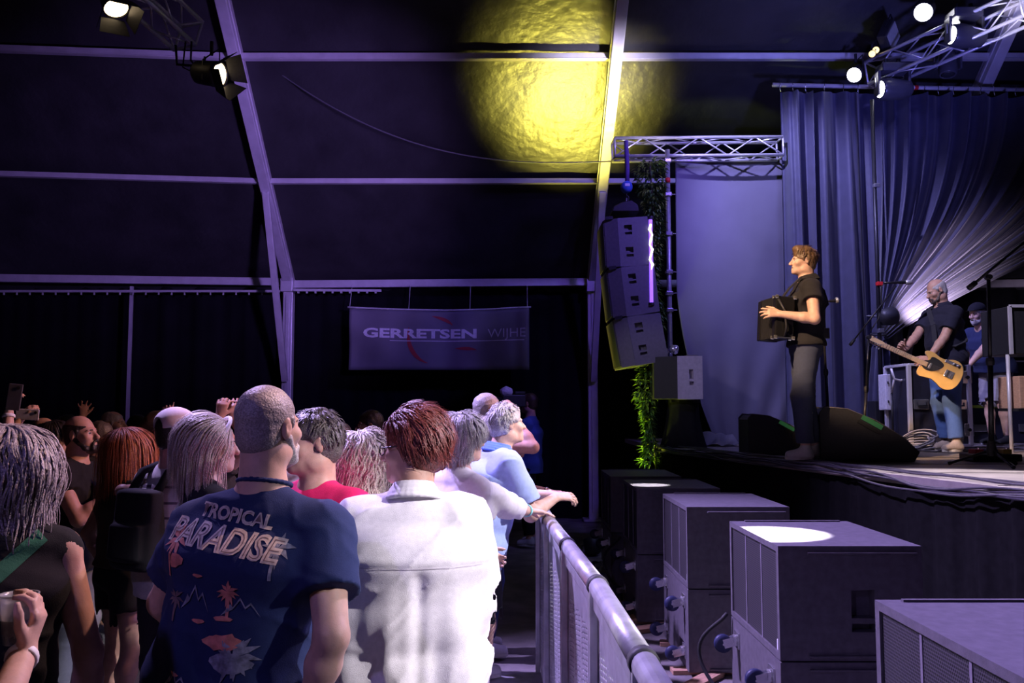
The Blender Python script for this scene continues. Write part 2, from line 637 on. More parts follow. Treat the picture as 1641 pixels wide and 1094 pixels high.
def sub_shell(front_grille):
    """cabinet with origin at its near lower corner on the audience side; +X towards the stage, +Y deeper"""
    m_ = MB()
    t = SZ
    # top, bottom, back, far side
    m_.quadbox((SX / 2, SY / 2 + 0.05, t - 0.01), (SX - 0.01, SY - 0.1, 0.02))
    # near side (faces -Y) with handle pockets
    hx = SX * 0.50
    holes = [(hx, 0.20, hx + 0.115, 0.335), (hx, 0.135, hx + 0.115, 0.175), (hx - 0.30, 0.0001, hx - 0.29, 0.0002)]
    m_.holed((0, 0, 0), (1, 0, 0), (0, 0, 1), SX, t, holes[:2], 0.07, (0, -1, 0))
    m_.holed((SX, SY, 0), (-1, 0, 0), (0, 0, 1), SX, t, [(SX - hx - 0.115, 0.20, SX - hx, 0.335)], 0.07, (0, 1, 0))
    m_.holed((SX, 0, 0), (0, 1, 0), (0, 0, 1), SY, t, [], 0, (1, 0, 0))
    m_.holed((0, 0, t), (1, 0, 0), (0, 1, 0), SX, SY, [], 0, (0, 0, 1))
    m_.holed((0, SY, 0), (1, 0, 0), (0, -1, 0), SX, SY, [], 0, (0, 0, -1))
    if front_grille:
        m_.holed((0, SY, 0), (0, -1, 0), (0, 0, 1), SY, t, [(0.035, 0.03, SY - 0.035, t - 0.03)], 0.025, (-1, 0, 0))
    else:
        m_.holed((0, SY, 0), (0, -1, 0), (0, 0, 1), SY, t, [(0.62, 0.05, 0.80, 0.16)], 0.04, (-1, 0, 0))
    return m_


def sub_common(t):
    for z in (SZ - 0.035, 0.02):
        MB().quadbox((SX * 0.58, -0.008, z), (SX * 0.76, 0.016, 0.012)).build('skid_rail', M_SUB, t, bevel=0.003)
    MB().quadbox((SX * 0.52, SY * 0.97, SZ + 0.004), (SX * 0.8, 0.02, 0.008)).build('skid_strip', M_SUB, t)


def make_upper():
    t = thing('subwoofer', '', 'subwoofer')
    sub_shell(True).build('cabinet', M_SUB, t)
    gw = (SY - 0.07 - 0.03) / 3
    for i in range(3):
        y0 = 0.035 + i * (gw + 0.015)
        g = MB().quadbox((0.012, y0 + gw / 2, SZ / 2), (0.004, gw, SZ - 0.06)).build('grille_panel', M_GRILLE, t)
        if i < 2:
            MB().quadbox((0.010, y0 + gw + 0.0075, SZ / 2), (0.006, 0.015, SZ - 0.06)).build('grille_divider', M_DIV, t)
    MB().quadbox((0.008, 0.06, 0.06), (0.004, 0.022, 0.05)).build('maker_badge', mat('badge_white', (0.75, 0.75, 0.78), 0.5), t)
    sub_common(t)
    return t


def caster(t, y, z):
    m_ = MB().quadbox((-0.004, y, z), (0.008, 0.10, 0.09))
    c = m_.build('caster_plate', M_CHROME, t, bevel=0.002)
    m_ = MB()
    m_.bar((-0.005, y - 0.022, z), (-0.085, y - 0.022, z - 0.02), 0.005, 0.05)
    m_.bar((-0.005, y + 0.022, z), (-0.085, y + 0.022, z - 0.02), 0.005, 0.05)
    m_.tube([(-0.01, y, z), (-0.03, y, z)], 0.03, 12)
    m_.build('fork', M_CHROME, c)
    MB().lathe([(0.022, -0.018), (0.05, -0.016), (0.053, 0), (0.05, 0.016), (0.022, 0.018)], (-0.085, y, z - 0.02), (0, 1, 0), 18).build('wheel', M_WHEEL, c, smooth=True)
    MB().tube([(-0.085, y - 0.03, z - 0.02), (-0.085, y + 0.03, z - 0.02)], 0.008, 8).build('axle', M_CHROME, c)


def make_lower():
    t = thing('subwoofer', '', 'subwoofer')
    sub_shell(False).build('cabinet', M_SUB, t)
    for y in (0.14, SY - 0.14):
        for z in (0.11, SZ - 0.10):
            caster(t, y, z)
    sub_common(t)
    return t


SUBS = [(1.27, 2.17), (1.295, 4.32), (1.19, 6.02), (1.05, 7.42), (0.975, 8.72)]
WH = ['nearest to the camera', 'second nearest, its lid brightly lit', 'middle of the five stacks', 'second farthest, small lit patch on its lid', 'farthest, by the rafter column']
lo0 = up0 = None
for i, (x, y) in enumerate(SUBS):
    la = 'lower dark subwoofer with wheels on its face, stack %s' % WH[i].split(',')[0]
    lb = 'upper dark subwoofer with perforated grille, %s' % WH[i]
    loc1, loc2 = (x, y, 0.035), (x, y, 0.035 + SZ + 0.009)
    if lo0 is None:
        lo0, up0 = make_lower(), make_upper()
        lo0.location, up0.location = loc1, loc2
        lo0['label'], up0['label'] = la, lb
        lo0['group'] = up0['group'] = 'subwoofers stacked in front of the stage'
    else:
        copy_tree(lo0, None, loc1, None, la)
        copy_tree(up0, None, loc2, None, lb)

# wooden blocks under the stacks
M_WOOD = mat('raw_pine', (0.50, 0.30, 0.19), 0.7, 0, 0.2, 8, aniso=(1, 12, 12))
kk = 0
for i, (x, y) in enumerate(SUBS):
    for (dx, dy, rz) in ((-0.10, 0.12, 0.05), (-0.06, 0.80, -0.1)):
        o = MB().quadbox((0, 0, 0), (0.46, 0.10, 0.03)).build('wood_block', M_WOOD, None, loc=(x + dx + 0.23, y + dy, 0.0155), bevel=0.003)
        o.rotation_euler = (0, 0, rz)
        tag(o, 'raw pine block under the %s of the subwoofer stack %s' % ('near edge' if dy < .5 else 'far edge', WH[i].split(',')[0]), 'wood block', 'pine blocks under the subwoofers')
# loose planks on the ground between stack and barrier
for (px, py, rz, L_, lab) in ((1050, 1000, 0.5, 0.42, 'short loose pine offcut lying before the middle stack'),
                              (1120, 1085, 0.9, 0.55, 'loose pine board lying on the ground by the second stack'),
                              (1020, 985, 1.1, 0.3, 'small pine scrap by the fourth stack')):
    d = EYE * FPX / (py - 655) * 1.0
    g = at(px, py, d)
    o = MB().quadbox((0, 0, 0), (L_, 0.11, 0.035)).build('pine_board', M_WOOD, None, loc=(g.x, g.y, 0.0185), bevel=0.003)
    o.rotation_euler = (0, 0, rz)
    tag(o, lab, 'board')

# feed cables of the subs
for (i, lab) in ((1, 'black feed cable looping down beside the second nearest subwoofer'), (3, 'black feed cable looping down beside the fourth subwoofer')):
    x, y = SUBS[i]
    pts = []
    for j in range(24):
        t = j / 23
        pts.append((x - 0.03 - 0.17 * math.sin(PI * min(1, t * 1.15)) * (1 - 0.3 * t), y + 0.93 - 0.02 * t + 0.1 * math.sin(t * 4), 0.60 - 0.585 * t ** 0.8 + 0.08 * math.sin(PI * t) * (1 - t)))
    for j in range(14):
        pts.append((x - 0.15 - 0.03 * j, y + 0.95 - 0.06 * j, 0.015))
    o = MB().tube(pts, 0.012, 8).build('feed_cable', M_RUBBER, None, smooth=True)
    tag(o, lab, 'cable')

# ------------------------------------------------------------------ crowd barrier
M_BARR = mat('barrier_steel', (0.42, 0.42, 0.46), 0.38, 0.45, 0.2, 14, bump=0.08, bscale=60)
M_BAND = mat('barrier_rubber_band', (0.03, 0.03, 0.035), 0.6)
BH = 1.15
JOINTS = [(0.195, 6.10), (0.215, 5.14), (0.265, 4.21), (0.315, 3.27), (0.338, 2.30), (0.352, 1.32)]


def slot_panel(W, H0, H1):
    m_ = MB()
    m_.v.append((0, 0, H0)); m_.v.append((0, 0.03, H0)); m_.v.append((0, 0.03, H1)); m_.v.append((0, 0, H1)); m_.f.append((0, 1, 2, 3))
    b0 = len(m_.v)
    m_.v += [(0, W - 0.03, H0), (0, W, H0), (0, W, H1), (0, W - 0.03, H1)]
    m_.f.append((b0, b0 + 1, b0 + 2, b0 + 3))
    cols = 16
    cw = (W - 0.06) / cols
    pz = 0.021
    top = H1 - 0.15
    rows = int((top - (H0 + 0.04)) / pz)
    for c in range(cols):
        y0 = 0.03 + c * cw
        if c % 4 == 3:
            b0 = len(m_.v)
            m_.v += [(0, y0 + cw * .6, H0), (0, y0 + cw, H0), (0, y0 + cw, H1), (0, y0 + cw * .6, H1)]
            m_.f.append((b0, b0 + 1, b0 + 2, b0 + 3))
            w_ = cw * .6
        else:
            w_ = cw
        zb = H0 + 0.04 + (pz / 2 if c % 2 else 0)
        b0 = len(m_.v)
        m_.v += [(0, y0, H0), (0, y0 + w_, H0), (0, y0 + w_, zb), (0, y0, zb)]
        m_.f.append((b0, b0 + 1, b0 + 2, b0 + 3))
        ze = zb + rows * pz
        b0 = len(m_.v)
        m_.v += [(0, y0, ze), (0, y0 + w_, ze), (0, y0 + w_, H1), (0, y0, H1)]
        m_.f.append((b0, b0 + 1, b0 + 2, b0 + 3))
        for r in range(rows):
            za, zb2 = zb + r * pz, zb + (r + 1) * pz
            ya, yb = y0 + 0.010, y0 + w_ - 0.010
            zi, zj = za + 0.007, zb2 - 0.005
            b0 = len(m_.v)
            m_.v += [(0, y0, za), (0, y0 + w_, za), (0, y0 + w_, zb2), (0, y0, zb2), (0, ya, zi), (0, yb, zi), (0, yb, zj), (0, ya, zj)]
            for q in ((0, 1, 5, 4), (1, 2, 6, 5), (2, 3, 7, 6), (3, 0, 4, 7)):
                m_.f.append(tuple(b0 + e for e in q))
    return m_.mesh('panel')


BLAB = ['farthest section of the steel crowd barrier, where hands rest on the rail', 'second farthest section of the steel crowd barrier', 'middle section of the steel crowd barrier',
        'second nearest section of the steel crowd barrier', 'nearest section of the steel crowd barrier, rail leaving the picture']
panel_me = slot_panel(0.93, 0.10, BH - 0.05)
panel_me.materials.append(M_BARR)
for i in range(5):
    (x1, y1), (x0, y0) = JOINTS[i], JOINTS[i + 1]
    a = math.atan2(-(x1 - x0), y1 - y0)
    L_ = math.hypot(x1 - x0, y1 - y0)
    t = thing('crowd_barrier', BLAB[i], 'barrier', (x0, y0, 0), a, 'sections of the crowd barrier')
    o = bpy.data.objects.new('slotted_panel', panel_me)
    COL.objects.link(o)
    o.parent = t
    o.location = (0, 0.01, 0)
    o.scale = (1, (L_ - 0.02) / 0.93, 1)
    md = o.modifiers.new('thick', 'SOLIDIFY'); md.thickness = 0.003
    MB().tube([(0.0, 0.004, BH), (0.0, L_ - 0.004, BH)], 0.036, 18).build('top_rail', M_BARR, t, smooth=True)
    MB().tube([(0, -0.022, BH), (0, 0.022, BH)], 0.041, 18).build('rubber_band', M_BAND, t, smooth=True)
    # rolled lip under the rail
    MB().quadbox((-0.012, L_ / 2, BH - 0.055), (0.018, L_ - 0.05, 0.05)).build('lip', M_BARR, t, bevel=0.006)
    for y in (0.02, L_ - 0.02):
        MB().quadbox((-0.02, y, BH / 2), (0.03, 0.03, BH)).build('post', M_BARR, t, bevel=0.004)
        MB().bar((0.02, y, BH - 0.22), (0.34, y, 0.02), 0.03, 0.03).build('brace', M_BARR, t)
    MB().quadbox((-0.42, L_ / 2, 0.012), (0.84, L_ - 0.02, 0.012)).build('foot_plate', M_BARR, t)
    MB().quadbox((0.01, L_ / 2, 0.07), (0.03, L_ - 0.02, 0.05)).build('bottom_rail', M_BARR, t, bevel=0.006)
    MB().lathe([(0.014, 0), (0.02, 0.006), (0.012, 0.02)], (0.004, 0.02, BH - 0.62), (1, 0, 0), 12).build('bolt', M_CHROME, t)

# ------------------------------------------------------------------ trusses
def box_truss(t, L, size=0.29, r=0.025, name='chord', step=0.5):
    """four-chord truss along local +Y from 0 to L"""
    s2 = size / 2
    cor = [(-s2, -s2), (s2, -s2), (s2, s2), (-s2, s2)]
    for (x, z) in cor:
        MB().tube([(x, 0, z), (x, L, z)], r, 10).build('chord', M_TRUSS, t, smooth=True)
    n_ = max(1, int(round(L / step)))
    st = L / n_
    for k_ in range(4):
        a, b = cor[k_], cor[(k_ + 1) % 4]
        for i in range(n_):
            p, q = (a, b) if i % 2 == 0 else (b, a)
            MB().tube([(p[0], i * st, p[1]), (q[0], (i + 1) * st, q[1])], r * 0.45, 6).build('lattice_bar', M_TRUSS, t, smooth=True)
    for y in (0.0, L):
        m_ = MB()
        for k_ in range(4):
            a, b = cor[k_], cor[(k_ + 1) % 4]
            m_.tube([(a[0], y, a[1]), (b[0], y, b[1])], r * 0.6, 6)
        m_.build('end_frame', M_TRUSS, t, smooth=True)


def aim(o, a, b):
    o.location = a
    o.rotation_euler = (Vector(b) - Vector(a)).to_track_quat('Y', 'Z').to_euler()


a, b = at(983, 240, 11.0), at(1250, 238, 11.1)
t = thing('truss', 'horizontal aluminium truss above the hanging speakers', 'truss')
aim(t, a, b)
box_truss(t, (b - a).length, 0.235, 0.022, step=0.34)
a, b = at(1398, 122, 10.9), at(1640, -70, 9.5)
b.z = a.z + 0.25
t = thing('truss', 'aluminium lighting truss sloping out of view above the curtains', 'truss')
aim(t, a, b)
box_truss(t, (b - a).length, 0.30, 0.022, step=0.36)
LT = t
a, b = at(302, 58, 8.8), at(190, -45, 8.0)
t = thing('truss', 'aluminium lighting truss hanging high over the crowd', 'truss')
aim(t, a, b)
box_truss(t, (b - a).length + 0.6, 0.29, 0.024, step=0.32)

# ------------------------------------------------------------------ lamps
M_LAMP_W = mat('lamp_glow_white', (1, 1, 1), 0.3, emit=(0.92, 0.90, 1.0), estr=14)
M_LAMP_O = mat('lamp_glow_warm', (1, 0.8, 0.5), 0.3, emit=(1.0, 0.74, 0.42), estr=7)
M_LAMP_Y = mat('lamp_amber', (0.9, 0.7, 0.3), 0.3, emit=(1.0, 0.75, 0.35), estr=1.6)


M_LAMPB = mat('lamp_housing', (0.055, 0.055, 0.07), 0.3, 0, 0.1)


def moving_head(p, tgt, label, glow=M_LAMP_W, s=1.0, watts=0, color=(1, 1, 1), ang=20):
    t = thing('moving_head_lamp', label, 'stage lamp', p)
    MB().quadbox((0, 0, 0.0), (0.34 * s, 0.26 * s, 0.11 * s)).build('base', M_LAMPB, t, bevel=0.02)
    m_ = MB()
    for sx in (-1, 1):
        f_ = MB().prism([(-0.07, 0), (0.07, 0), (0.05, -0.30), (-0.05, -0.30)], (sx * 0.17 * s, 0, -0.03 * s), (sx * 0.205 * s, 0, -0.03 * s), (0, s, 0), (0, 0, s))
        f_.build('yoke_arm', M_LAMPB, t, bevel=0.01)
        MB().quadbox((sx * 0.209 * s, 0, -0.16 * s), (0.006, 0.03 * s, 0.12 * s)).build('yoke_trim', M_CHROME, t, bevel=0.004)
    c = Vector((0, 0, -0.25 * s))
    ax = (Vector(tgt) - (Vector(p) + c)).normalized()
    MB().lathe([(0.075 * s, -0.24 * s), (0.115 * s, -0.20 * s), (0.13 * s, -0.05 * s), (0.14 * s, 0.08 * s), (0.125 * s, 0.17 * s), (0.115 * s, 0.19 * s), (0.10 * s, 0.175 * s)], c, ax, 24).build('head', M_LAMPB, t, smooth=True)
    MB().lathe([(0.10 * s, 0.178 * s), (0.07 * s, 0.188 * s), (0.0, 0.192 * s)], c, ax, 20).build('lens', glow, t, smooth=True)
    MB().tube([(-0.08 * s, 0, 0.05 * s), (-0.08 * s, 0, 0.14 * s)], 0.025 * s, 8).build('clamp', M_BLACKM, t)
    MB().tube([(0.08 * s, 0, 0.05 * s), (0.08 * s, 0, 0.14 * s)], 0.025 * s, 8).build('clamp', M_BLACKM, t)
    return t


moving_head(at(1430, 112, 10.6), (-4.0, 9.0, 5.2), 'moving-head lamp hanging lowest, in front of the curtain rail')
moving_head(at(1545, 25, 9.9), (-4.0, 8.4, 6.2), 'large moving-head lamp near the top picture edge, lens lit')
moving_head(at(1518, 78, 10.6), (5.0, 10, 1.5), 'small silver-sided lamp pointing down under the truss', glow=M_BLACK, s=0.8)


def par_can(p, tgt, label, glow, s=1.0, doors=False):
    t = thing('par_lamp', label, 'stage lamp', p)
    ax = (Vector(tgt) - Vector(p)).normalized()
    MB().lathe([(0.05 * s, -0.16 * s), (0.09 * s, -0.12 * s), (0.10 * s, 0.05 * s), (0.10 * s, 0.09 * s), (0.093 * s, 0.09 * s), (0.09 * s, 0.05 * s)], (0, 0, 0), ax, 20).build('can', M_BLACK, t, smooth=True)
    MB().lathe([(0.092 * s, 0.075 * s), (0.05 * s, 0.085 * s), (0.0, 0.088 * s)], (0, 0, 0), ax, 18).build('lens', glow, t, smooth=True)
    u = ax.orthogonal().normalized()
    pts_ = [u * 0.115 * s, u * 0.115 * s + Vector((0, 0, 0.16 * s)), -u * 0.115 * s + Vector((0, 0, 0.16 * s)), -u * 0.115 * s]
    MB().tube(pts_, 0.008, 6).build('yoke', M_BLACKM, t)
    MB().tube([Vector((0, 0, 0.15 * s)), Vector((0, 0, 0.26 * s))], 0.018, 8).build('clamp', M_BLACKM, t)
    if doors:
        v = ax.cross(u)
        for (dv, pe) in ((u, v), (-u, v), (v, u), (-v, u)):
            m_ = MB()
            o_ = ax * 0.09 * s + dv * 0.10 * s
            q = [o_ - pe * 0.09 * s, o_ + pe * 0.09 * s, o_ + pe * 0.12 * s + ax * 0.12 * s + dv * 0.05 * s, o_ - pe * 0.12 * s + ax * 0.12 * s + dv * 0.05 * s]
            m_.v = [tuple(x) for x in q]
            m_.f = [(0, 1, 2, 3)]
            m_.build('barn_door', M_BLACKM, t, solid=0.004)
    return t


par_can(at(1482, 17, 10.2), (0.0, 4, 1.4), 'round white-glowing lamp on top of the truss', M_LAMP_W, 1.15)
par_can(at(1372, 118, 10.9), (0.0, 6, 2.4), 'round white-glowing lamp at the lower end of the truss', M_LAMP_W, 1.0)
par_can(at(1528, 40, 10.0), (0.0, 2, 2.0), 'small white-glowing lamp behind the large moving head', M_LAMP_W, 0.8)
t = thing('floodlight', 'square black floodlight with pale panel on the truss', 'stage lamp', at(1430, 58, 10.6))
t.rotation_euler = (0.25, 0.5, 0.9)
MB().quadbox((0, 0.05, 0), (0.30, 0.12, 0.30)).build('housing', M_BLACK, t, bevel=0.01)
MB().quadbox((0, -0.015, 0), (0.25, 0.012, 0.25)).build('panel', mat('led_panel_off', (0.32, 0.33, 0.31), 0.4), t)
MB().tube([(-0.17, 0.05, 0), (-0.17, 0.05, 0.2), (0.17, 0.05, 0.2), (0.17, 0.05, 0)], 0.01, 6).build('yoke', M_BLACKM, t)
for (px, py, lab) in ((1398, 86, 'upper small amber blinder eye beside the floodlight'), (1404, 80, 'second small amber blinder eye beside the floodlight')):
    par_can(at(px, py, 10.7), (1.0, 4, 3.0), lab, M_LAMP_Y, 0.45)
par_can(at(338, 118, 8.4), at(338, 118, 8.4) + Vector((1, -0.28, -0.22)), 'barn-door lamp glowing warm beside the violet rafter', M_LAMP_O, 1.25, True)
par_can(at(182, 2, 8.1), at(182, 2, 8.1) + Vector((0.5, -0.35, -1)), 'barn-door lamp glowing warm at the top picture edge', M_LAMP_O, 1.2, True)
# lamp hanger between truss and warm lamp
t = thing('lamp_bracket', 'dark hanging bracket with cables under the crowd truss', 'bracket', at(300, 88, 8.6))
MB().tube([(-0.12, 0, 0.10), (-0.10, 0, -0.10), (0.18, -0.05, -0.14), (0.22, -0.1, -0.06)], 0.014, 8).build('arm', M_BLACKM, t, smooth=True)
MB().tube([(0.04, 0, 0.14), (0.03, 0.02, -0.05), (0.14, 0, -0.18)], 0.010, 8).build('cable', M_RUBBER, t, smooth=True)
MB().tube([(-0.02, 0, 0.14), (-0.05, 0.02, -0.12), (0.1, 0, -0.2), (0.2, -0.1, -0.1)], 0.008, 8).build('cable', M_RUBBER, t, smooth=True)

# hanging cable sweeping under the roof
pts = []
for i in range(40):
    u = i / 39
    px = 352 + (1075 - 352) * u
    py = 35 + (252 - 35) * u + 118 * math.sin(PI * u ** 0.85) * (0.85 if u < .9 else .85)
    pts.append(at(px, py, 11.6 - 0.6 * u))
o = MB().tube(pts, 0.010, 6).build('hanging_cable', mat('grey_cable', (0.10, 0.10, 0.11), 0.6), None, smooth=True)
tag(o, 'long cable sagging under the dark roof from rafter to truss', 'cable')

# ------------------------------------------------------------------ hanging speaker array
M_PA = mat('array_paint', (0.11, 0.105, 0.12), 0.55, 0, 0.1, 30, bump=0.1, bscale=200)
M_PAD = mat('array_dark', (0.012, 0.012, 0.014), 0.7)
PAH = 0.595


def array_box(label):
    t = thing('line_array_speaker', label, 'speaker')
    # side view trapezoid in local X (depth, front at -X) / Z, width along Y
    Wd = 0.80
    m_ = MB()
    xf, xm, xb = 0.0, 0.16, 0.55
    # side facing the camera with four pockets
    holes = []
    for z0 in (0.10, 0.365):
        holes += [(0.21, z0 + 0.065, 0.30, z0 + 0.13), (0.215, z0 + 0.015, 0.30, z0 + 0.045)]
    m_.holed((xm, -Wd / 2, 0), (1, 0, 0), (0, 0, 1), xb - xm, PAH - 0.012, [(h0 - 0.14, h1, h2 - 0.14, h3) for (h0, h1, h2, h3) in holes], 0.05, (0, -1, 0))
    m_.holed((xb, Wd / 2, 0), (-1, 0, 0), (0, 0, 1), xb - xm, PAH - 0.012, [], 0, (0, 1, 0))
    m_.holed((xm, Wd / 2, PAH - 0.012), (1, 0, 0), (0, -1, 0), xb - xm, Wd, [], 0, (0, 0, 1))
    m_.holed((xm, -Wd / 2, 0), (1, 0, 0), (0, 1, 0), xb - xm, Wd, [], 0, (0, 0, -1))
    m_.holed((xb, -Wd / 2, 0), (0, 1, 0), (0, 0, 1), Wd, PAH - 0.012, [], 0, (1, 0, 0))
    m_.build('cabinet', M_PA, t)
    wd = MB().prism([(xf, -Wd / 2 + 0.05), (xm, -Wd / 2), (xm, Wd / 2), (xf, Wd / 2 - 0.05)], (0, 0, 0.004), (0, 0, PAH - 0.016), (1, 0, 0), (0, 1, 0))
    wd.build('front_baffle', mat('array_front', (0.085, 0.08, 0.095), 0.6), t, bevel=0.004)
    MB().quadbox((-0.006, 0, PAH / 2), (0.012, Wd - 0.12, PAH - 0.05)).build('grille', M_GRILLE, t)
    for sy in (-1, 1):
        MB().quadbox((0.06, sy * (Wd / 2 - 0.012), PAH - 0.004), (0.09, 0.02, 0.04)).build('rigging_plate', M_BLACKM, t)
    return t


yy = 10.2
top = at(1000, 347, yy)
ang = [0.06, 0.11, 0.17]
pos = at(968, 349, yy)
for i in range(3):
    t = array_box(['topmost hanging line-array speaker under the chain hoist', 'middle hanging line-array speaker', 'lowest hanging line-array speaker, yellow lit underneath'][i])
    t['group'] = 'hanging line-array speakers'
    th_ = ang[i]
    dn = Vector((math.sin(th_), 0, -math.cos(th_)))
    t.rotation_euler = (0, -th_, 0.0)
    t.location = pos + dn * PAH + Vector((0, 0.4, 0))
    pos = pos + dn * (PAH + 0.004)
# fly frame, chain and hoist
t = thing('chain_hoist', 'blue chain hoist with dark chain above the speakers', 'hoist', at(1004, 300, yy + 0.3))
MB().lathe([(0.03, -0.08), (0.065, -0.06), (0.075, 0), (0.065, 0.06), (0.03, 0.08)], (0, 0, 0), (0, 1, 0), 20).build('hoist_body', mat('hoist_blue', (0.05, 0.12, 0.45), 0.4), t, smooth=True)
MB().quadbox((0.0, -0.082, 0.01), (0.06, 0.008, 0.035)).build('hoist_label', mat('label_white', (0.6, 0.6, 0.62), 0.5), t, bevel=0.003)
MB().tube([(0.01, 0, 0.06), (0.012, 0, 0.25), (0.0, 0, 0.58)], 0.028, 8).build('strap', mat('violet_strap', (0.10, 0.06, 0.22), 0.8), t, smooth=True)
for i in range(5):
    z = -0.09 - 0.045 * i
    pts = [(0.016 * math.cos(a) * (1 if i % 2 else 0.2) + 0.012 * i, 0.016 * math.cos(a) * (0.2 if i % 2 else 1), z + 0.03 * math.sin(a)) for a in np.linspace(0, 2 * PI, 10, endpoint=False)]
    MB().tube(pts, 0.006, 5, closed=True).build('chain_link', M_BLACKM, t, smooth=True)
t = thing('fly_frame', 'dark steel fly frame on top of the hanging speakers', 'fly frame', at(1003, 338, yy + 0.3))
MB().prism([(-0.20, -0.06), (0.12, -0.06), (0.10, 0.02), (0.03, 0.07), (-0.08, 0.05), (-0.18, 0.0)], (0, -0.3, -0.01), (0, 0.3, -0.01), (1, 0, 0), (0, 0, 1)).build('frame', M_BLACKM, t, bevel=0.008)
MB().tube([(0, 0, 0.06), (0.01, 0, 0.16)], 0.012, 8).build('shackle', M_CHROME, t)

# small speaker on a draped stand
pb = at(1079, 640, 10.35)
t = thing('fill_speaker', 'box speaker on a draped stand at the stage corner', 'speaker', (pb.x, 10.35, pb.z - 0.0))
m_ = MB()
m_.holed((0.0, -0.28, 0), (1, 0, 0), (0, 0, 1), 0.29, 0.50, [(0.135, 0.235, 0.185, 0.345), (0.14, 0.165, 0.19, 0.205)], 0.05, (0, -1, 0))
m_.holed((0.29, 0.28, 0), (-1, 0, 0), (0, 0, 1), 0.29, 0.50, [], 0, (0, 1, 0))
m_.holed((0.0, -0.28, 0.50), (1, 0, 0), (0, 1, 0), 0.29, 0.56, [], 0, (0, 0, 1))
m_.holed((0.0, 0.28, 0), (1, 0, 0), (0, -1, 0), 0.29, 0.56, [], 0, (0, 0, -1))
m_.holed((0.29, -0.28, 0), (0, 1, 0), (0, 0, 1), 0.56, 0.50, [], 0, (1, 0, 0))
m_.build('cabinet', mat('fill_paint', (0.42, 0.39, 0.44), 0.5, 0, 0.1, 30), t)
MB().prism([(0, -0.28), (-0.25, -0.14), (-0.25, 0.14), (0, 0.28)], (0, 0, 0.003), (0, 0, 0.497), (1, 0, 0), (0, 1, 0)).build('grille', M_PAD, t, bevel=0.004)
MB().quadbox((0.2, -0.1, 0.51), (0.12, 0.2, 0.02)).build('top_plate', M_SUB, t, bevel=0.004)
st = thing('speaker_stand', 'black cloth covered stand under the box speaker', 'stand', (pb.x + 0.12, 10.38, DECK))
hgt = pb.z - DECK - 0.004


def drape(u, v):
    a = 2 * PI * u
    r = 0.20 + 0.10 * (1 - v) ** 2 + 0.012 * math.sin(a * 9) * (1 - v)
    return (r * math.cos(a) * 0.9, r * math.sin(a), hgt * v)


MB().grid(drape, 60, 8).build('drape', M_SKIRT, st, smooth=True)
MB().quadbox((0, 0, hgt - 0.015), (0.34, 0.36, 0.03)).build('platform', M_BLACKM, st)
# spotlight clamped over the box speaker
t = thing('clip_lamp', 'small chrome clip lamp above the box speaker', 'lamp', at(1076, 565, 10.3))
MB().lathe([(0.02, -0.06), (0.05, -0.03), (0.055, 0.03), (0.04, 0.05)], (0.03, 0, 0.04), (0.9, -0.3, -0.2), 16).build('head', M_CHROME, t, smooth=True)
MB().tube([(0.0, 0, 0.03), (-0.02, 0, -0.05), (0.01, 0, -0.11)], 0.016, 8).build('gooseneck', M_CHROME, t, smooth=True)
MB().lathe([(0.03, 0), (0.03, 0.03)], (-0.06, 0, 0.02), (0, -1, 0), 12).build('clamp_knob', M_CHROME, t)

# scaffold pole with couplers
pp = at(1073, 500, 10.62)
t = thing('scaffold_pole', 'tall steel scaffold pole with a red band beside the garland', 'pole', (pp.x, 10.62, DECK))
ztop = at(1073, 240, 10.62).z - DECK
MB().tube([(0, 0, 0), (0, 0, ztop)], 0.03, 12).build('tube', mat('galvanised', (0.34, 0.34, 0.38), 0.4, 0.6), t, smooth=True)
MB().lathe([(0.032, 0), (0.032, 0.06)], (0, 0, at(1073, 293, 10.62).z - DECK), (0, 0, 1), 14).build('red_band', mat('red_tape', (0.6, 0.02, 0.02), 0.5), t, smooth=True)
for py in (258, 312, 375, 436, 470, 497):
    z = at(1073, py, 10.62).z - DECK
    MB().quadbox((0.0, -0.01, z), (0.085, 0.085, 0.05)).build('coupler', M_CHROME, t, bevel=0.01)
    MB().tube([(0.03, -0.02, z), (0.09, -0.02, z)], 0.008, 6).build('bolt', M_CHROME, t)
MB().quadbox((0, 0, 0.008), (0.16, 0.16, 0.014)).build('base_plate', M_BLACKM, t)

# ------------------------------------------------------------------ leafy garland with light tube
M_LEAF = mat('leaf_green', (0.05, 0.13, 0.03), 0.5, 0, 0.5, 20)
M_LEAF2 = mat('leaf_yellowgreen', (0.16, 0.26, 0.03), 0.5, 0, 0.4, 20)
gp = at(1045, 500, 10.5)
t = thing('leaf_garland', 'column of artificial leaves beside the scaffold pole, yellow lit below', 'garland', (gp.x, 10.5, 0))
zt, zb_ = at(1045, 258, 10.5).z, at(1040, 745, 10.5).z
rg = random.Random(4)
leaf_mats = [(M_LEAF, []), (M_LEAF2, [])]


def leaf(mb_, p, d, L_, w_, up):
    d = d.normalized()
    s_ = d.cross(up)
    if s_.length < 1e-3:
        s_ = d.orthogonal()
    s_.normalize()
    nn = s_.cross(d)
    n0 = len(mb_.v)
    mb_.v += [tuple(p), tuple(p + d * L_ * 0.45 + s_ * w_ + nn * 0.01), tuple(p + d * L_ + nn * -0.02), tuple(p + d * L_ * 0.45 - s_ * w_ + nn * 0.01), tuple(p + d * L_ * 0.5)]
    mb_.f += [(n0, n0 + 1, n0 + 4), (n0 + 1, n0 + 2, n0 + 4), (n0 + 2, n0 + 3, n0 + 4), (n0 + 3, n0, n0 + 4)]


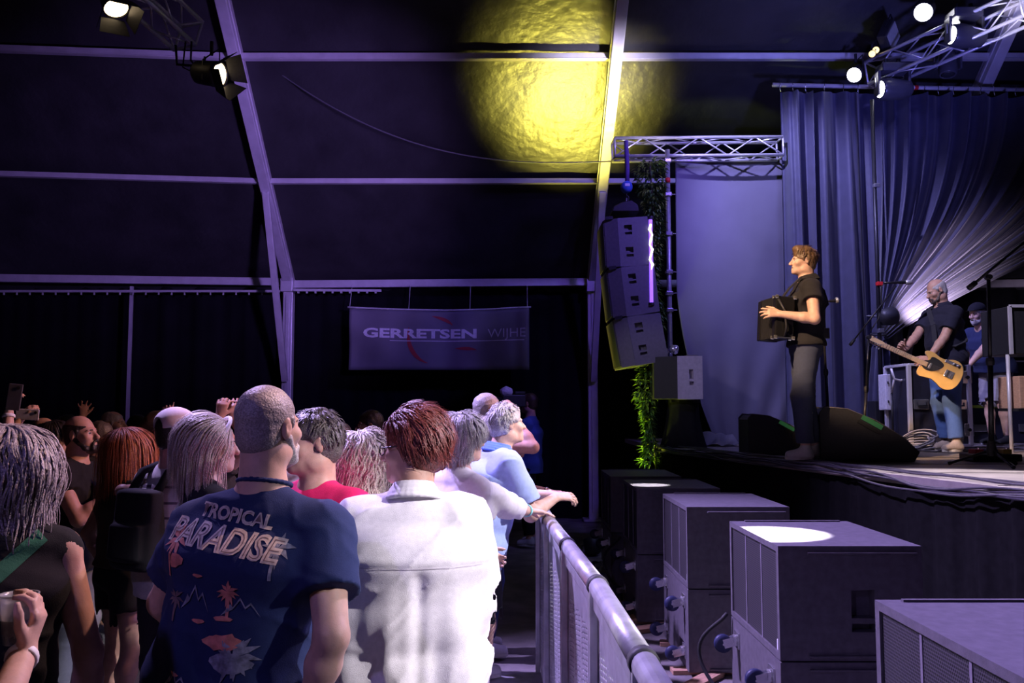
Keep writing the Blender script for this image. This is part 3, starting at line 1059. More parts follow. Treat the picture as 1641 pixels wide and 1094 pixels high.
fa_, fb_ = MB(), MB()
for i in range(2600):
    z = rg.uniform(zb_, zt)
    a = rg.uniform(0, 2 * PI)
    rad = (0.10 + 0.05 * math.sin(z * 3.1) + 0.03 * math.sin(z * 7)) * math.sqrt(rg.random())
    p = Vector((rad * math.cos(a) + 0.03 * math.sin(z * 2) - (0.06 if z < 2.0 else 0), rad * math.sin(a), z))
    d = Vector((math.cos(a), math.sin(a), rg.uniform(-0.9, 0.5)))
    leaf(fa_ if rg.random() < 0.6 else fb_, p, d, rg.uniform(0.06, 0.12), rg.uniform(0.010, 0.02), Vector((0, 0, 1)))
fo = fa_.build('foliage', M_LEAF, t); fo['kind'] = 'stuff'
fo = fb_.build('foliage', M_LEAF2, t); fo['kind'] = 'stuff'
MB().tube([(0.03 * math.sin(z * 2), 0, z) for z in np.linspace(0.02, zt, 14)], 0.012, 8).build('stem', mat('garland_stem', (0.06, 0.05, 0.03), 0.8), t, smooth=True)
lt0, lt1 = at(1045, 352, 10.2), at(1044, 486, 10.2)
t = thing('light_tube', 'violet-white glowing light tube in the leaf garland', 'light tube', lt1)
L_ = lt0.z - lt1.z
MB().tube([(0, 0, 0), (0.0, 0, L_)], 0.022, 10).build('glowing_tube', mat('tube_violet', (0.6, 0.5, 1), 0.3, emit=(0.22, 0.08, 1.0), estr=2.2), t, smooth=True)
MB().tube([(0.02 * math.sin(i * 2.1), -0.02, L_ * (0.40 + 0.06 * i)) for i in range(10)], [0.004 + 0.012 * abs(math.sin(i * 1.3)) for i in range(10)], 8).build('hot_core', mat('tube_white', (1, 1, 1), 0.3, emit=(0.85, 0.80, 1.0), estr=4), t, smooth=True)
for z in (-0.02, L_ + 0.01):
    MB().lathe([(0.032, 0), (0.032, 0.03)], (0, 0, z), (0, 0, 1), 12).build('end_cap', M_BLACK, t)
# yellow uplight on the ground at the garland's foot
ul = at(949, 848, 10.9)
t = thing('uplight', 'yellow floor uplight at the foot of the leaf garland', 'stage lamp', (ul.x, 10.9, 0.125))
MB().lathe([(0.06, -0.11), (0.10, -0.08), (0.11, 0.08), (0.10, 0.09)], (0, 0, 0), (-0.12, 0.28, 1), 20).build('can', M_BLACK, t, smooth=True)
MB().lathe([(0.095, 0.085), (0.05, 0.092), (0, 0.094)], (0, 0, 0), (-0.12, 0.28, 1), 18).build('lens', mat('lens_yellow', (1, 0.9, 0.3), 0.3, emit=(1, 0.85, 0.12), estr=6), t, smooth=True)
MB().tube([(-0.13, 0, -0.115), (-0.13, 0, 0), (0.13, 0, 0), (0.13, 0, -0.115)], 0.01, 6).build('floor_bracket', M_BLACKM, t)
spot('yellow_beam', (ul.x, 10.93, 0.26), at(918, 150, 11.75), 5200, (1.0, 0.86, 0.12), 27, 1.0, 0.30)
spot('yellow_spill', (ul.x + 0.02, 10.55, 0.30), at(1030, 660, 10.5), 320, (0.85, 1.0, 0.08), 40, 0.6, 0.05)

# ------------------------------------------------------------------ backdrop, curtain rail and curtains
M_BACKD = mat('backdrop_vinyl', (0.10, 0.095, 0.135), 0.5, 0, 0.12, 2.0, bump=0.15, bscale=3)
M_CURT = mat('stage_curtain', (0.040, 0.040, 0.080), 0.55, 0, 0.15, 8, bump=0.1, bscale=150, sheen=0.4, spec=0.3)
bl, br = at(1082, 252, 11.15), at(1256, 252, 11.2)
zt = bl.z


def backdrop(u, v):
    z = DECK + 0.01 + (zt - DECK) * v
    x = bl.x + (br.x - bl.x) * u
    # lower corner pulled in by a tie, leaving a diagonal billow
    pull = max(0.0, 0.52 - v) / 0.52
    x += pull * (1 - u) ** 2 * 0.42 * (0.4 + 0.6 * pull)
    y = 11.15 + 0.10 * u - 0.25 * pull ** 2 * (1 - u) ** 3 + 0.030 * math.sin(7 * u + 5 * v) * pull + 0.02 * math.sin(14 * u * (1 + pull)) * pull
    y += 0.05 * max(0, math.sin(PI * (u * 0.9 + (1 - v) * 0.9))) * 0.6
    return (x, y, z)


bd_ = MB().grid(backdrop, 70, 70).build('backdrop_sheet', M_BACKD, None, smooth=True, solid=0.004)
tag(bd_, 'grey-violet backdrop sheet with a tied lower corner beside the curtains', 'backdrop')
# loose tail of the sheet spilling on the deck
def tail(u, v):
    x = bl.x + 0.10 + 0.55 * u
    y = 11.0 - 0.55 * v + 0.05 * math.sin(9 * u)
    z = DECK + 0.012 + 0.16 * (1 - v) ** 2 * (1 - 0.4 * u) + 0.025 * abs(math.sin(11 * u + 4 * v))
    return (x, y, z)


o = MB().grid(tail, 40, 16).build('sheet_tail', M_BACKD, None, smooth=True, solid=0.004)
tag(o, 'crumpled tail of the backdrop sheet lying on the deck', 'backdrop')

# rail with hooks
ra_, rb_ = at(1238, 136, 11.1), at(1760, 146, 11.3)
t = thing('curtain_rail', 'long aluminium curtain rail with hooks above the stage', 'curtain rail', ra_)
MB().tube([(0, 0, 0), rb_ - ra_], 0.028, 12).build('pipe', M_ALU, t, smooth=True)
for px in (1249, 1269, 1289, 1319, 1349, 1372, 1452, 1478, 1500, 1524, 1548, 1568, 1590, 1624):
    u = (px - 1238) / (1760 - 1238)
    p = (rb_ - ra_) * u
    MB().tube([p + Vector((0, 0, 0.035)), p + Vector((0, -0.035, 0.0)), p + Vector((0, -0.01, -0.05)), p + Vector((0.01, -0.01, -0.09))], 0.006, 6).build('hook', M_CHROME, t, smooth=True)
MB().lathe([(0.031, 0), (0.031, 0.05)], (rb_ - ra_) * 0.43, tuple((rb_ - ra_).normalized()), 12).build('red_band', MATS['red_tape'], t)


def rail_pt(px):
    u = (px - 1238) / (1760 - 1238)
    return ra_ + (rb_ - ra_) * u


def curtain(name, px0, px1, label, folds, seed, bot=None):
    q = random.Random(seed)
    ph = [q.uniform(0, 6) for _ in range(4)]
    p0, p1 = rail_pt(px0), rail_pt(px1)

    def fn(u, v):
        p = p0 + (p1 - p0) * u
        z = DECK + 0.01 + (p.z - 0.10 - DECK) * v
        k_ = 1.0 - 0.35 * v
        w_ = u * folds * 2 * PI
        y = p.y + k_ * (0.10 * math.sin(w_ + ph[0] + 0.5 * math.sin(0.5 * w_ + ph[3])) + 0.03 * math.sin(2.3 * w_ + ph[1] + 1.5 * v)) - 0.06
        x = p.x + 0.025 * math.sin(w_ * 0.5 + ph[2] + v * 2) * (1 - v)
        z -= (0.03 * (0.5 - 0.5 * math.cos(w_))) * (1 if v > 0.99 else 0)
        return (x, y, z)
    o = MB().grid(fn, int(folds * 30), 24).build(name, M_CURT, None, smooth=True)
    return tag(o, label, 'curtain', 'stage curtains')


curtain('curtain', 1250, 1296, 'narrow outer dark blue curtain panel with two bright pleats', 1.6, 1)
curtain('curtain', 1290, 1404, 'dark blue curtain panel hanging straight behind the singer', 2.6, 3)
# swept curtain gathered to a tie
tie = at(1413, 528, 10.85)
q0, q1 = rail_pt(1402), rail_pt(1990)


def swept(u, v):
    p = q0 + (q1 - q0) * u
    p = Vector((p.x, p.y, p.z - 0.1))
    s_ = 1 - v                                   # 0 at rail, 1 at tie
    tip = tie + Vector((0.10 * u, 0.10 - 0.25 * u * 0, 0.22 * (1 - u) - 0.12))
    c1 = Vector((p.x - 0.25 * u, p.y, p.z - (p.z - tip.z) * (0.60 - 0.18 * u)))
    c2 = tip + (Vector((p.x, p.y, p.z)) - tip) * 0.26 + Vector((0.0, 0, 0.10 * u))
    b_ = p * (1 - s_) ** 3 + c1 * 3 * s_ * (1 - s_) ** 2 + c2 * 3 * s_ * s_ * (1 - s_) + tip * s_ ** 3
    w_ = u * 20 * PI + 1.4 * math.sin(u * 9) + 0.7 * math.sin(u * 23)
    am = 0.20 * (1 - 0.5 * s_)
    b_.y += -am * (1 - abs(math.sin(w_))) ** 1.7 + 0.03 * math.sin(2.7 * w_ + 1) + 0.02
    return b_


o = MB().grid(swept, 420, 40).build('curtain', M_CURT, None, smooth=True)
tag(o, 'wide dark blue curtain swept sideways and gathered at a tie behind the guitarist', 'curtain', 'stage curtains')


def tailc(u, v):
    a = u * 2 * PI
    r = 0.05 + 0.10 * (1 - v) ** 1.2 + 0.02 * math.sin(a * 6)
    z = DECK + 0.02 + (tie.z - 0.06 - DECK) * v
    return (tie.x - 0.08 * (1 - v) + r * math.cos(a), tie.y + 0.12 + 0.6 * r * math.sin(a), z)


o = MB().grid(tailc, 60, 14).build('curtain_tail', M_CURT, None, smooth=True)
tag(o, 'gathered curtain tail hanging from the tie to the deck', 'curtain')
o = MB().tube([(tie.x + 0.09 * math.cos(a), tie.y + 0.1 + 0.08 * math.sin(a), tie.z - 0.05 + 0.02 * math.sin(a)) for a in np.linspace(0, 2 * PI, 16, endpoint=False)], 0.012, 6, closed=True).build('curtain_tie', M_RUBBER, None, smooth=True)
tag(o, 'dark rope tie gathering the swept curtain', 'rope')
pp = at(1405, 400, 10.6)
t = thing('curtain_pole', 'slim dark upright pole with clamps before the gathered curtain', 'pole', (pp.x, 10.6, DECK))
zt2 = at(1405, 160, 10.6).z - DECK
MB().tube([(0, 0, 0), (0, 0, zt2)], 0.024, 10).build('tube', M_BLACKM, t, smooth=True)
for py in (298, 455, 530):
    z = at(1405, py, 10.6).z - DECK
    MB().quadbox((0.01, -0.02, z), (0.07, 0.07, 0.05)).build('clamp', M_CHROME if py != 455 else MATS['red_tape'], t, bevel=0.008)
MB().lathe([(0.15, 0.0), (0.15, 0.012), (0.03, 0.02)], (0, 0, 0), (0, 0, 1), 20).build('base_plate', M_BLACKM, t)
# small flood at the foot of the swept curtain
fp = at(1423, 507, 10.6)
t = thing('curtain_lamp', 'round dark lamp shining violet-white on the gathered curtain', 'stage lamp', fp)
MB().lathe([(0.05, -0.12), (0.10, -0.08), (0.115, 0.06), (0.11, 0.08), (0.105, 0.078), (0.10, 0.05)], (0, 0, 0), (0.8, 0.25, 0.15), 20).build('can', M_BLACK, t, smooth=True)
MB().lathe([(0.10, 0.07), (0.0, 0.075)], (0, 0, 0), (0.8, 0.25, 0.15), 18).build('lens', mat('lens_violet', (0.8, 0.7, 1), 0.3, emit=(0.8, 0.65, 1.0), estr=6), t, smooth=True)
MB().tube([(-0.04, 0, 0), (-0.2, 0.15, 0.02)], 0.012, 6).build('bracket', M_BLACKM, t)
spot('curtain_glow', fp + Vector((0.10, -0.28, -0.10)), at(1482, 475, 10.95), 380, (0.80, 0.62, 1.0), 52, 0.8, 0.05)

# ------------------------------------------------------------------ banner on the tent wall
M_BANNER = mat('banner_vinyl', (0.17, 0.165, 0.20), 0.55, 0, 0.08, 3)
M_LET = mat('banner_white', (0.80, 0.80, 0.84), 0.6)
M_LET2 = mat('banner_grey', (0.62, 0.61, 0.68), 0.6)
M_REDP = mat('banner_red', (0.40, 0.04, 0.05), 0.6)
pa, pb2 = at(557, 493, 14.0), at(851, 496, 14.0)
BW = pb2.x - pa.x
BZ = pa.z
BHt = 1.0


def ban(x, z):
    """point on the banner: x 0..1 across, z 0..1 up"""
    sag = 0.05 * math.sin(PI * x) * z
    y = 14.0 + 0.02 * math.sin(9 * x + 2) + 0.05 * math.sin(14 * (x - 0.5 * (1 - z))) * max(0, 0.45 - x) + 0.012 * math.sin(26 * x)
    return Vector((pa.x + BW * (0.01 + 0.98 * x), y, BZ - BHt * (1 - z) - sag - 0.05 * x * (1 - z) * 0))


t = thing('banner', 'dark grey sponsor banner with white lettering on the tent wall', 'banner', (pa.x, 14.0, BZ - BHt))
ob = Vector(t.location)
MB().grid(lambda u, v: ban(u, v) - ob, 60, 16).build('banner_cloth', M_BANNER, t, smooth=True, solid=0.003)
MB().tube([ban(u, 1.0) - ob + Vector((0, -0.01, 0.01)) for u in np.linspace(-0.01, 1.01, 20)], 0.014, 8).build('top_rope', mat('rope_white', (0.6, 0.6, 0.62), 0.8), t, smooth=True)
for u in (0.0, 0.33, 0.67, 0.99):
    MB().tube([ban(u, 1.0) - ob, ban(u, 1.0) - ob + Vector((0, 0.2, EAVE_Z - 0.02 - ban(u, 1.0).z))], 0.005, 6).build('tie', MATS['rope_white'], t)


def on_banner(me, cx, cz, mtl, name):
    for v in me.vertices:
        x = cx + v.co.x / BW
        z = cz + v.co.y / BHt
        v.co = ban(x, z) - ob + Vector((0, -0.008, 0))
    link(name, me, mtl, t)


m1 = text_mesh('GERRETSEN', 0.21, 0.0075, 0, 1.0)
xs_ = [v.co.x for v in m1.vertices]
sc_ = 1.86 / (max(xs_) - min(xs_))
for v in m1.vertices:
    v.co.x *= sc_
on_banner(refine(m1, 0.08), 0.395, 0.60, M_LET, 'lettering')
m1 = text_mesh('WIJHE', 0.21, -0.0012, 0, 1.0)
xs_ = [v.co.x for v in m1.vertices]
sc_ = 0.62 / (max(xs_) - min(xs_))
for v in m1.vertices:
    v.co.x *= sc_
on_banner(refine(m1, 0.08), 0.875, 0.60, M_LET2, 'lettering')
ul_ = MB()
ul_.v = [(-1.10, -0.006, 0), (1.10, -0.006, 0), (1.10, 0.006, 0), (-1.10, 0.006, 0)]
ul_.f = [(0, 1, 2, 3)]
on_banner(refine(ul_.mesh('line'), 0.06), 0.60, 0.485, M_LET, 'underline')
for (cx, cz, rx, rz, a0, a1, wd) in ((0.47, 0.60, 0.42, 0.50, 2.9, 4.5, 0.035), (0.40, 0.66, 0.55, 0.26, 0.35, 1.25, 0.03), (0.62, 0.30, 0.30, 0.06, 0.5, 1.9, 0.03)):
    sw = MB()
    N = 24
    for i in range(N + 1):
        a = a0 + (a1 - a0) * i / N
        w_ = wd * math.sin(PI * (i + 0.3) / (N + 0.6))
        sw.v += [((rx - w_) * math.cos(a), (rz - w_) * math.sin(a), 0), ((rx + w_) * math.cos(a), (rz + w_) * math.sin(a), 0)]
    for i in range(N):
        sw.f.append((2 * i, 2 * i + 1, 2 * i + 3, 2 * i + 2))
    on_banner(sw.mesh('swoosh'), cx, cz, M_REDP, 'red_swoosh')

# ------------------------------------------------------------------ wedges, stands, cases on the stage
M_WEDGE = mat('wedge_paint', (0.022, 0.022, 0.026), 0.6, 0, 0.2, 60, bump=0.2, bscale=200)
M_GREEN = mat('wedge_display', (0.03, 0.12, 0.04), 0.3, emit=(0.03, 0.14, 0.05), estr=0.3)


def wedge(label, p, rz, s=1.0):
    t = thing('stage_monitor', label, 'speaker', p, rz, 'floor monitors on the stage')
    W_ = 0.46 * s
    prof = [(0.0, 0.0), (0.66 * s, 0.0), (0.70 * s, 0.07 * s), (0.60 * s, 0.17 * s), (0.40 * s, 0.30 * s), (0.20 * s, 0.385 * s), (0.04 * s, 0.405 * s), (0.0, 0.36 * s)]
    for sy in (-1, 1):
        MB().prism(prof, (0, sy * W_ / 2, 0), (0, sy * (W_ / 2 - 0.02 * s), 0), (1, 0, 0), (0, 0, 1)).build('side_panel', M_WEDGE, t, bevel=0.006)
    inner = [(x * 0.985 + 0.004, max(0.004, z - 0.018 * s)) for x, z in prof]
    MB().prism(inner, (0, -W_ / 2 + 0.02 * s, 0), (0, W_ / 2 - 0.02 * s, 0), (1, 0, 0), (0, 0, 1)).build('cabinet', M_WEDGE, t)
    gp_ = MB()
    pts_ = [(0.60 * s, 0.165 * s), (0.40 * s, 0.292 * s), (0.22 * s, 0.372 * s)]
    for i in range(2):
        (x0, z0), (x1, z1) = pts_[i], pts_[i + 1]
        n0 = len(gp_.v)
        gp_.v += [(x0, -W_ / 2 + 0.03, z0), (x0, W_ / 2 - 0.03, z0), (x1, W_ / 2 - 0.03, z1), (x1, -W_ / 2 + 0.03, z1)]
        gp_.f.append((n0, n0 + 1, n0 + 2, n0 + 3))
    gp_.build('grille', M_GRILLE, t, solid=0.004)
    # bar handle recess and lit strip on the near flank
    MB().bar((0.30 * s, -W_ / 2 - 0.003, 0.325 * s), (0.44 * s, -W_ / 2 - 0.003, 0.245 * s), 0.01, 0.035 * s).build('display_strip', M_GREEN, t)
    MB().bar((0.27 * s, -W_ / 2 - 0.003, 0.295 * s), (0.42 * s, -W_ / 2 - 0.003, 0.205 * s), 0.012, 0.022 * s).build('handle_slot', M_PAD, t)
    MB().tube([(0.02 * s, -W_ / 2 - 0.002, 0.40 * s), (0.20 * s, -W_ / 2 - 0.002, 0.383 * s), (0.40 * s, -W_ / 2 - 0.002, 0.298 * s), (0.60 * s, -W_ / 2 - 0.002, 0.168 * s), (0.69 * s, -W_ / 2 - 0.002, 0.07 * s)], 0.004, 6).build('edge_trim', M_SUB, t, smooth=True)
    for (x, y) in ((0.05, -1), (0.6, -1), (0.05, 1), (0.6, 1)):
        MB().lathe([(0.012, -0.004), (0.012, 0.002)], (x * s, y * W_ * 0.4, 0.004), (0, 0, 1), 8).build('foot', M_RUBBER, t)
    return t


p = at(1318, 742, 7.15)
wedge('large black floor monitor behind the singer\'s heels', (2.67, 7.80, DECK + 0.002), -0.10, 1.17)
wedge('smaller black floor monitor in front of the singer', (at(1196, 722, 8.65).x, 8.75, DECK + 0.002), -0.05, 1.0)


def mic_stand(label, base, hgt, elbow_to, mic=True, r=0.011, lean=(0, 0)):
    t = thing('microphone_stand', label, 'mic stand', base)
    top_ = Vector((lean[0], lean[1], hgt))
    MB().tube([(0, 0, 0.12), top_ * 0.55], r * 1.4, 10).build('lower_tube', M_BLACKM, t, smooth=True)
    MB().tube([top_ * 0.5, top_], r, 10).build('upper_tube', M_BLACKM, t, smooth=True)
    MB().lathe([(r * 1.9, -0.03), (r * 2.2, 0), (r * 1.9, 0.03)], top_ * 0.55, (0, 0, 1), 12).build('clutch', M_BLACK, t)
    MB().lathe([(0.03, 0.08), (0.04, 0.12), (0.025, 0.2)], (0, 0, 0), (0, 0, 1), 12).build('hub', M_BLACK, t)
    for k_ in range(3):
        a = 0.5 + k_ * 2 * PI / 3
        MB().tube([(0, 0, 0.13), (0.30 * math.cos(a), 0.30 * math.sin(a), 0.015)], 0.010, 8).build('leg', M_BLACKM, t, smooth=True)
        MB().lathe([(0.014, -0.014), (0.015, 0.01)], (0.30 * math.cos(a), 0.30 * math.sin(a), 0.016), (math.cos(a), math.sin(a), -0.3), 8).build('foot', M_RUBBER, t)
    MB().lathe([(0.02, -0.03), (0.024, 0), (0.02, 0.03)], top_, (0, 1, 0), 12).build('boom_joint', M_BLACK, t)
    a_, b_ = Vector(elbow_to[0]) - Vector(base), Vector(elbow_to[1]) - Vector(base)
    MB().tube([a_, b_], r * 0.75, 8).build('boom', M_BLACKM, t, smooth=True)
    MB().tube([a_, a_ + (b_ - a_) * 0.10], r * 1.5, 8).build('counterweight', M_BLACK, t, smooth=True)
    return t


def microphone(label, a, b, head_r=0.026):
    t = thing('microphone', label, 'microphone', a)
    d = Vector(b) - Vector(a)
    L_ = d.length
    MB().lathe([(0.010, 0), (0.012, L_ * 0.3), (0.017, L_ * 0.72), (0.018, L_ * 0.75)], (0, 0, 0), d, 14).build('handle', M_BLACKM, t, smooth=True)
    MB().lathe([(0.018, L_ * 0.75), (head_r, L_ * 0.82), (head_r, L_ * 0.92), (head_r * 0.7, L_ * 0.99), (0.002, L_)], (0, 0, 0), d, 16).build('grille', mat('mic_grille', (0.55, 0.54, 0.58), 0.35, 0.5, 0.3, 300), t, smooth=True)


bs = at(1383, 700, 8.9)
bs = Vector((bs.x, 8.9, DECK))
jt = at(1392, 540, 8.9)
mic_stand('slim boom microphone stand between singer and guitarist', bs, jt.z - DECK, (at(1362, 553, 8.9), at(1436, 458, 8.85)), lean=(jt.x - bs.x, 0))
microphone('silver microphone on the boom before the guitarist', at(1416, 453, 8.85), at(1462, 452, 8.9))
pts = [at(1418, 453, 8.85), at(1412, 460, 8.86), at(1413, 490, 8.88), at(1408, 510, 8.9), at(1395, 530, 8.9)]
tag(MB().tube(pts, 0.006, 6).build('microphone_cable', M_RUBBER, None, smooth=True), 'thin cable drooping from the guitarist\'s microphone', 'cable')
jb = at(1584, 444, 6.9)
b3 = Vector((at(1590, 745, 6.9).x, 6.9, DECK))
mic_stand('tall heavy boom stand nearest the picture edge on stage', b3, jb.z - DECK, (at(1552, 462, 6.9), at(1665, 368, 6.9)), r=0.015, lean=(jb.x - b3.x, 0))
# performer's microphone pokes out behind him on its own stand
s3 = at(1335, 700, 8.2)
b4 = Vector((s3.x + 0.0, 8.3, DECK))
j4 = at(1318, 484, 8.3)
mic_stand('boom microphone stand half hidden behind the singer', b4, j4.z - DECK - 0.02, (at(1300, 492, 8.3), at(1326, 483, 8.3)), lean=(j4.x - b4.x, 0))
microphone('round silver microphone just behind the singer\'s back', at(1322, 483, 8.3), at(1344, 481, 8.3), 0.03)

# flight case
M_CASE = mat('case_laminate', (0.018, 0.018, 0.032), 0.45, 0, 0.15, 30)
cA = at(1457, 712, 9.75)
t = thing('flight_case', 'black flight case with aluminium edges behind the guitarist', 'flight case', (cA.x, 9.7, DECK))
CW, CD, CH = 0.66, 0.6, 0.93
MB().quadbox((CW / 2, CD / 2, CH / 2 + 0.03), (CW - 0.02, CD - 0.02, CH - 0.06)).build('body', M_CASE, t)
for (x, y) in ((0, 0), (CW, 0), (0, CD), (CW, CD)):
    MB().quadbox((x, y, CH / 2 + 0.03), (0.045, 0.045, CH - 0.04)).build('corner_edge', M_ALU, t, bevel=0.006)
for z in (0.05, CH + 0.01):
    for y in (0, CD):
        MB().quadbox((CW / 2, y, z), (CW, 0.035, 0.03)).build('edge', M_ALU, t, bevel=0.004)
    for x in (0, CW):
        MB().quadbox((x, CD / 2, z), (0.035, CD, 0.03)).build('edge', M_ALU, t, bevel=0.004)
for (x, z) in ((0.12, 0.50), (0.54, 0.50)):
    h_ = MB().quadbox((x, -0.012, z), (0.17, 0.012, 0.11)).build('handle_plate', M_CHROME, t, bevel=0.01)
    MB().tube([(x - 0.05, -0.02, z + 0.02), (x - 0.045, -0.035, z - 0.015), (x + 0.045, -0.035, z - 0.015), (x + 0.05, -0.02, z + 0.02)], 0.008, 6).build('handle', M_BLACKM, h_)
for z in (0.80, 0.22):
    h_ = MB().quadbox((CW - 0.02, -0.014, z), (0.11, 0.014, 0.14)).build('latch', M_CHROME, t, bevel=0.01)
    MB().lathe([(0.02, 0), (0.02, 0.012)], (CW - 0.02, -0.02, z), (0, -1, 0), 12).build('latch_knob', M_BLACKM, h_)
for (x, y) in ((0.08, 0.08), (CW - 0.08, 0.08), (0.08, CD - 0.08), (CW - 0.08, CD - 0.08)):
    MB().lathe([(0.03, -0.015), (0.035, 0), (0.03, 0.015)], (x, y, 0.036), (0, 1, 0), 14).build('wheel', M_RUBBER, t, smooth=True)
# white amp panel and dark amp below the swept curtain
pw = at(1420, 657, 10.2)
t = thing('white_speaker', 'white upright speaker box beside the flight case', 'speaker', (pw.x, 10.2, DECK))
zz = pw.z - DECK
MB().quadbox((0.10, 0.10, zz + 0.21), (0.20, 0.2, 0.42)).build('cabinet', mat('white_paint', (0.75, 0.73, 0.78), 0.4), t, bevel=0.01)
for z in (0.1, 0.32):
    MB().quadbox((0.03, -0.003, zz + z), (0.012, 0.01, 0.03)).build('bolt', M_BLACKM, t)
MB().tube([(0.1, 0.1, 0.02), (0.1, 0.1, zz)], 0.02, 10).build('stand_tube', M_BLACKM, t)
MB().quadbox((0.1, 0.1, 0.012), (0.34, 0.3, 0.02)).build('base', M_BLACKM, t)
t = thing('guitar_amp', 'dark guitar amplifier with wooden lower edge behind the cables', 'amplifier', (at(1408, 712, 10.55).x, 10.6, DECK))
MB().quadbox((0.17, 0.12, 0.30), (0.36, 0.24, 0.50)).build('cabinet', M_BLACK, t, bevel=0.012)
MB().quadbox((0.17, -0.003, 0.27), (0.32, 0.008, 0.36)).build('grille_cloth', M_PAD, t)
MB().quadbox((0.17, 0.12, 0.03), (0.36, 0.25, 0.05)).build('wooden_base', M_WOOD, t)
# folding silver guitar rack on the case
t = thing('case_bracket', 'bent silver bracket standing above the white speaker', 'bracket', at(1428, 590, 9.9))
MB().tube([(0, 0, 0), (0.03, 0, -0.12), (0.10, 0.0, -0.14), (0.16, 0, -0.12), (0.15, 0, 0.02)], 0.014, 8).build('frame', M_ALU, t, smooth=True)
MB().tube([(0.03, 0, -0.12), (0.04, 0.1, -0.28)], 0.012, 8).build('strut', M_ALU, t, smooth=True)
MB().tube([(0.04, 0.1, -0.28), (0.04, 0.1, DECK - at(1428, 590, 9.9).z + 0.01)], 0.012, 8).build('upright', M_BLACKM, t, smooth=True)

# coil of cables
rr_ = random.Random(9)
cc = at(1466, 700, 9.2)
cc = Vector((cc.x, 9.25, DECK))
pts = []
for i in range(220):
    a = i * 0.21
    r = 0.16 + 0.035 * math.sin(i * 0.37) + 0.02 * rr_.random()
    pts.append((r * 1.25 * math.cos(a), r * 0.8 * math.sin(a), 0.02 + 0.0010 * i * (0.5 + 0.5 * math.sin(a + 1))))
o = MB().tube(pts, 0.009, 5).build('cable_coil', mat('grey_violet_cable', (0.22, 0.21, 0.26), 0.45), None, smooth=True, loc=cc)
tag(o, 'messy coil of grey cable on the deck by the guitarist\'s shoes', 'cable')
for i in range(4):
    q = random.Random(60 + i)
    pts = [(cc.x - 0.25 + 0.06 * j + 0.05 * math.sin(j + i), cc.y - 0.1 - 0.05 * i + 0.06 * math.sin(j * 0.9 + i * 2), DECK + 0.012 + 0.02 * abs(math.sin(j * 0.7 + i))) for j in range(16)]
    tag(MB().tube(pts, 0.008, 5).build('loose_cable', M_CABLE, None, smooth=True), 'loose dark cable lying beside the cable coil', 'cable', 'loose cables near the coil')
# pedal boxes by the tall stand
t = thing('pedal_board', 'dark pedal board under the tall stand', 'pedal board', (at(1560, 742, 7.5).x, 7.5, DECK))
MB().quadbox((0.2, 0.1, 0.035), (0.42, 0.24, 0.06)).build('tray', M_BLACK, t, bevel=0.008)
for i, c_ in enumerate(((0.4, 0.03, 0.03), (0.05, 0.08, 0.3), (0.5, 0.35, 0.05))):
    pd_ = MB().quadbox((0.08 + 0.12 * i, 0.1, 0.085), (0.075, 0.12, 0.04)).build('pedal', mat('pedal_%d' % i, c_, 0.4), t, bevel=0.006)
    MB().lathe([(0.012, 0), (0.012, 0.014)], (0.08 + 0.12 * i, 0.06, 0.105), (0, 0, 1), 10).build('switch', M_CHROME, pd_)
# equipment at the picture edge
pr_ = at(1622, 640, 9.0)
t = thing('speaker_cabinet', 'tall dark speaker cabinet with steel edge at the picture edge', 'speaker', (pr_.x, 9.0, DECK))
zt3 = at(1622, 490, 9.0).z - DECK
zb3 = at(1622, 567, 9.0).z - DECK
MB().quadbox((0.35, 0.3, (zt3 + zb3) / 2), (0.66, 0.55, zt3 - zb3)).build('cabinet', M_BLACK, t, bevel=0.01)
MB().quadbox((0.02, 0.01, (zt3 + zb3) / 2), (0.03, 0.03, zt3 - zb3)).build('edge', M_ALU, t)
MB().quadbox((0.35, 0.01, zt3), (0.66, 0.03, 0.03)).build('edge', M_ALU, t)
MB().tube([(0.03, 0.1, 0.0), (0.03, 0.1, zb3)], 0.02, 8).build('leg', M_ALU, t, smooth=True)
MB().tube([(0.63, 0.1, 0.0), (0.63, 0.1, zb3)], 0.02, 8).build('leg', M_ALU, t, smooth=True)
MB().quadbox((0.38, 0.2, 0.62), (0.6, 0.4, 0.34)).build('wooden_box', M_WOOD, t, bevel=0.01)
MB().quadbox((0.38, 0.2, 0.44), (0.66, 0.44, 0.03)).build('shelf', M_BLACKM, t)
# rack line and yellow cable tray behind the technician
ry = 11.6
t = thing('equipment_rack', 'low dark equipment rack with a yellow stripe behind the technician', 'rack', (at(1540, 700, ry).x, ry, DECK))
MB().quadbox((0.7, 0.2, 0.55), (1.4, 0.4, 1.08)).build('cabinet', M_CASE, t, bevel=0.01)
MB().quadbox((0.7, -0.006, 0.48), (1.38, 0.01, 0.035)).build('yellow_stripe', mat('stripe_yellow', (0.45, 0.6, 0.05), 0.5), t)
MB().quadbox((0.7, -0.006, 1.08), (1.4, 0.02, 0.02)).build('top_edge', M_ALU, t)
for x in (0.25, 0.85):
    MB().quadbox((x, -0.012, 0.2), (0.18, 0.012, 0.1)).build('handle_plate', M_CHROME, t, bevel=0.008)
MB().quadbox((0.55, -0.008, 0.90), (0.20, 0.004, 0.16)).build('paper_sheet', mat('paper', (0.35, 0.35, 0.42), 0.8), t)

# ------------------------------------------------------------------ sculpting people: distance fields meshed to one continuous surface
def npv(a):
    return np.array(a, dtype=np.float32)


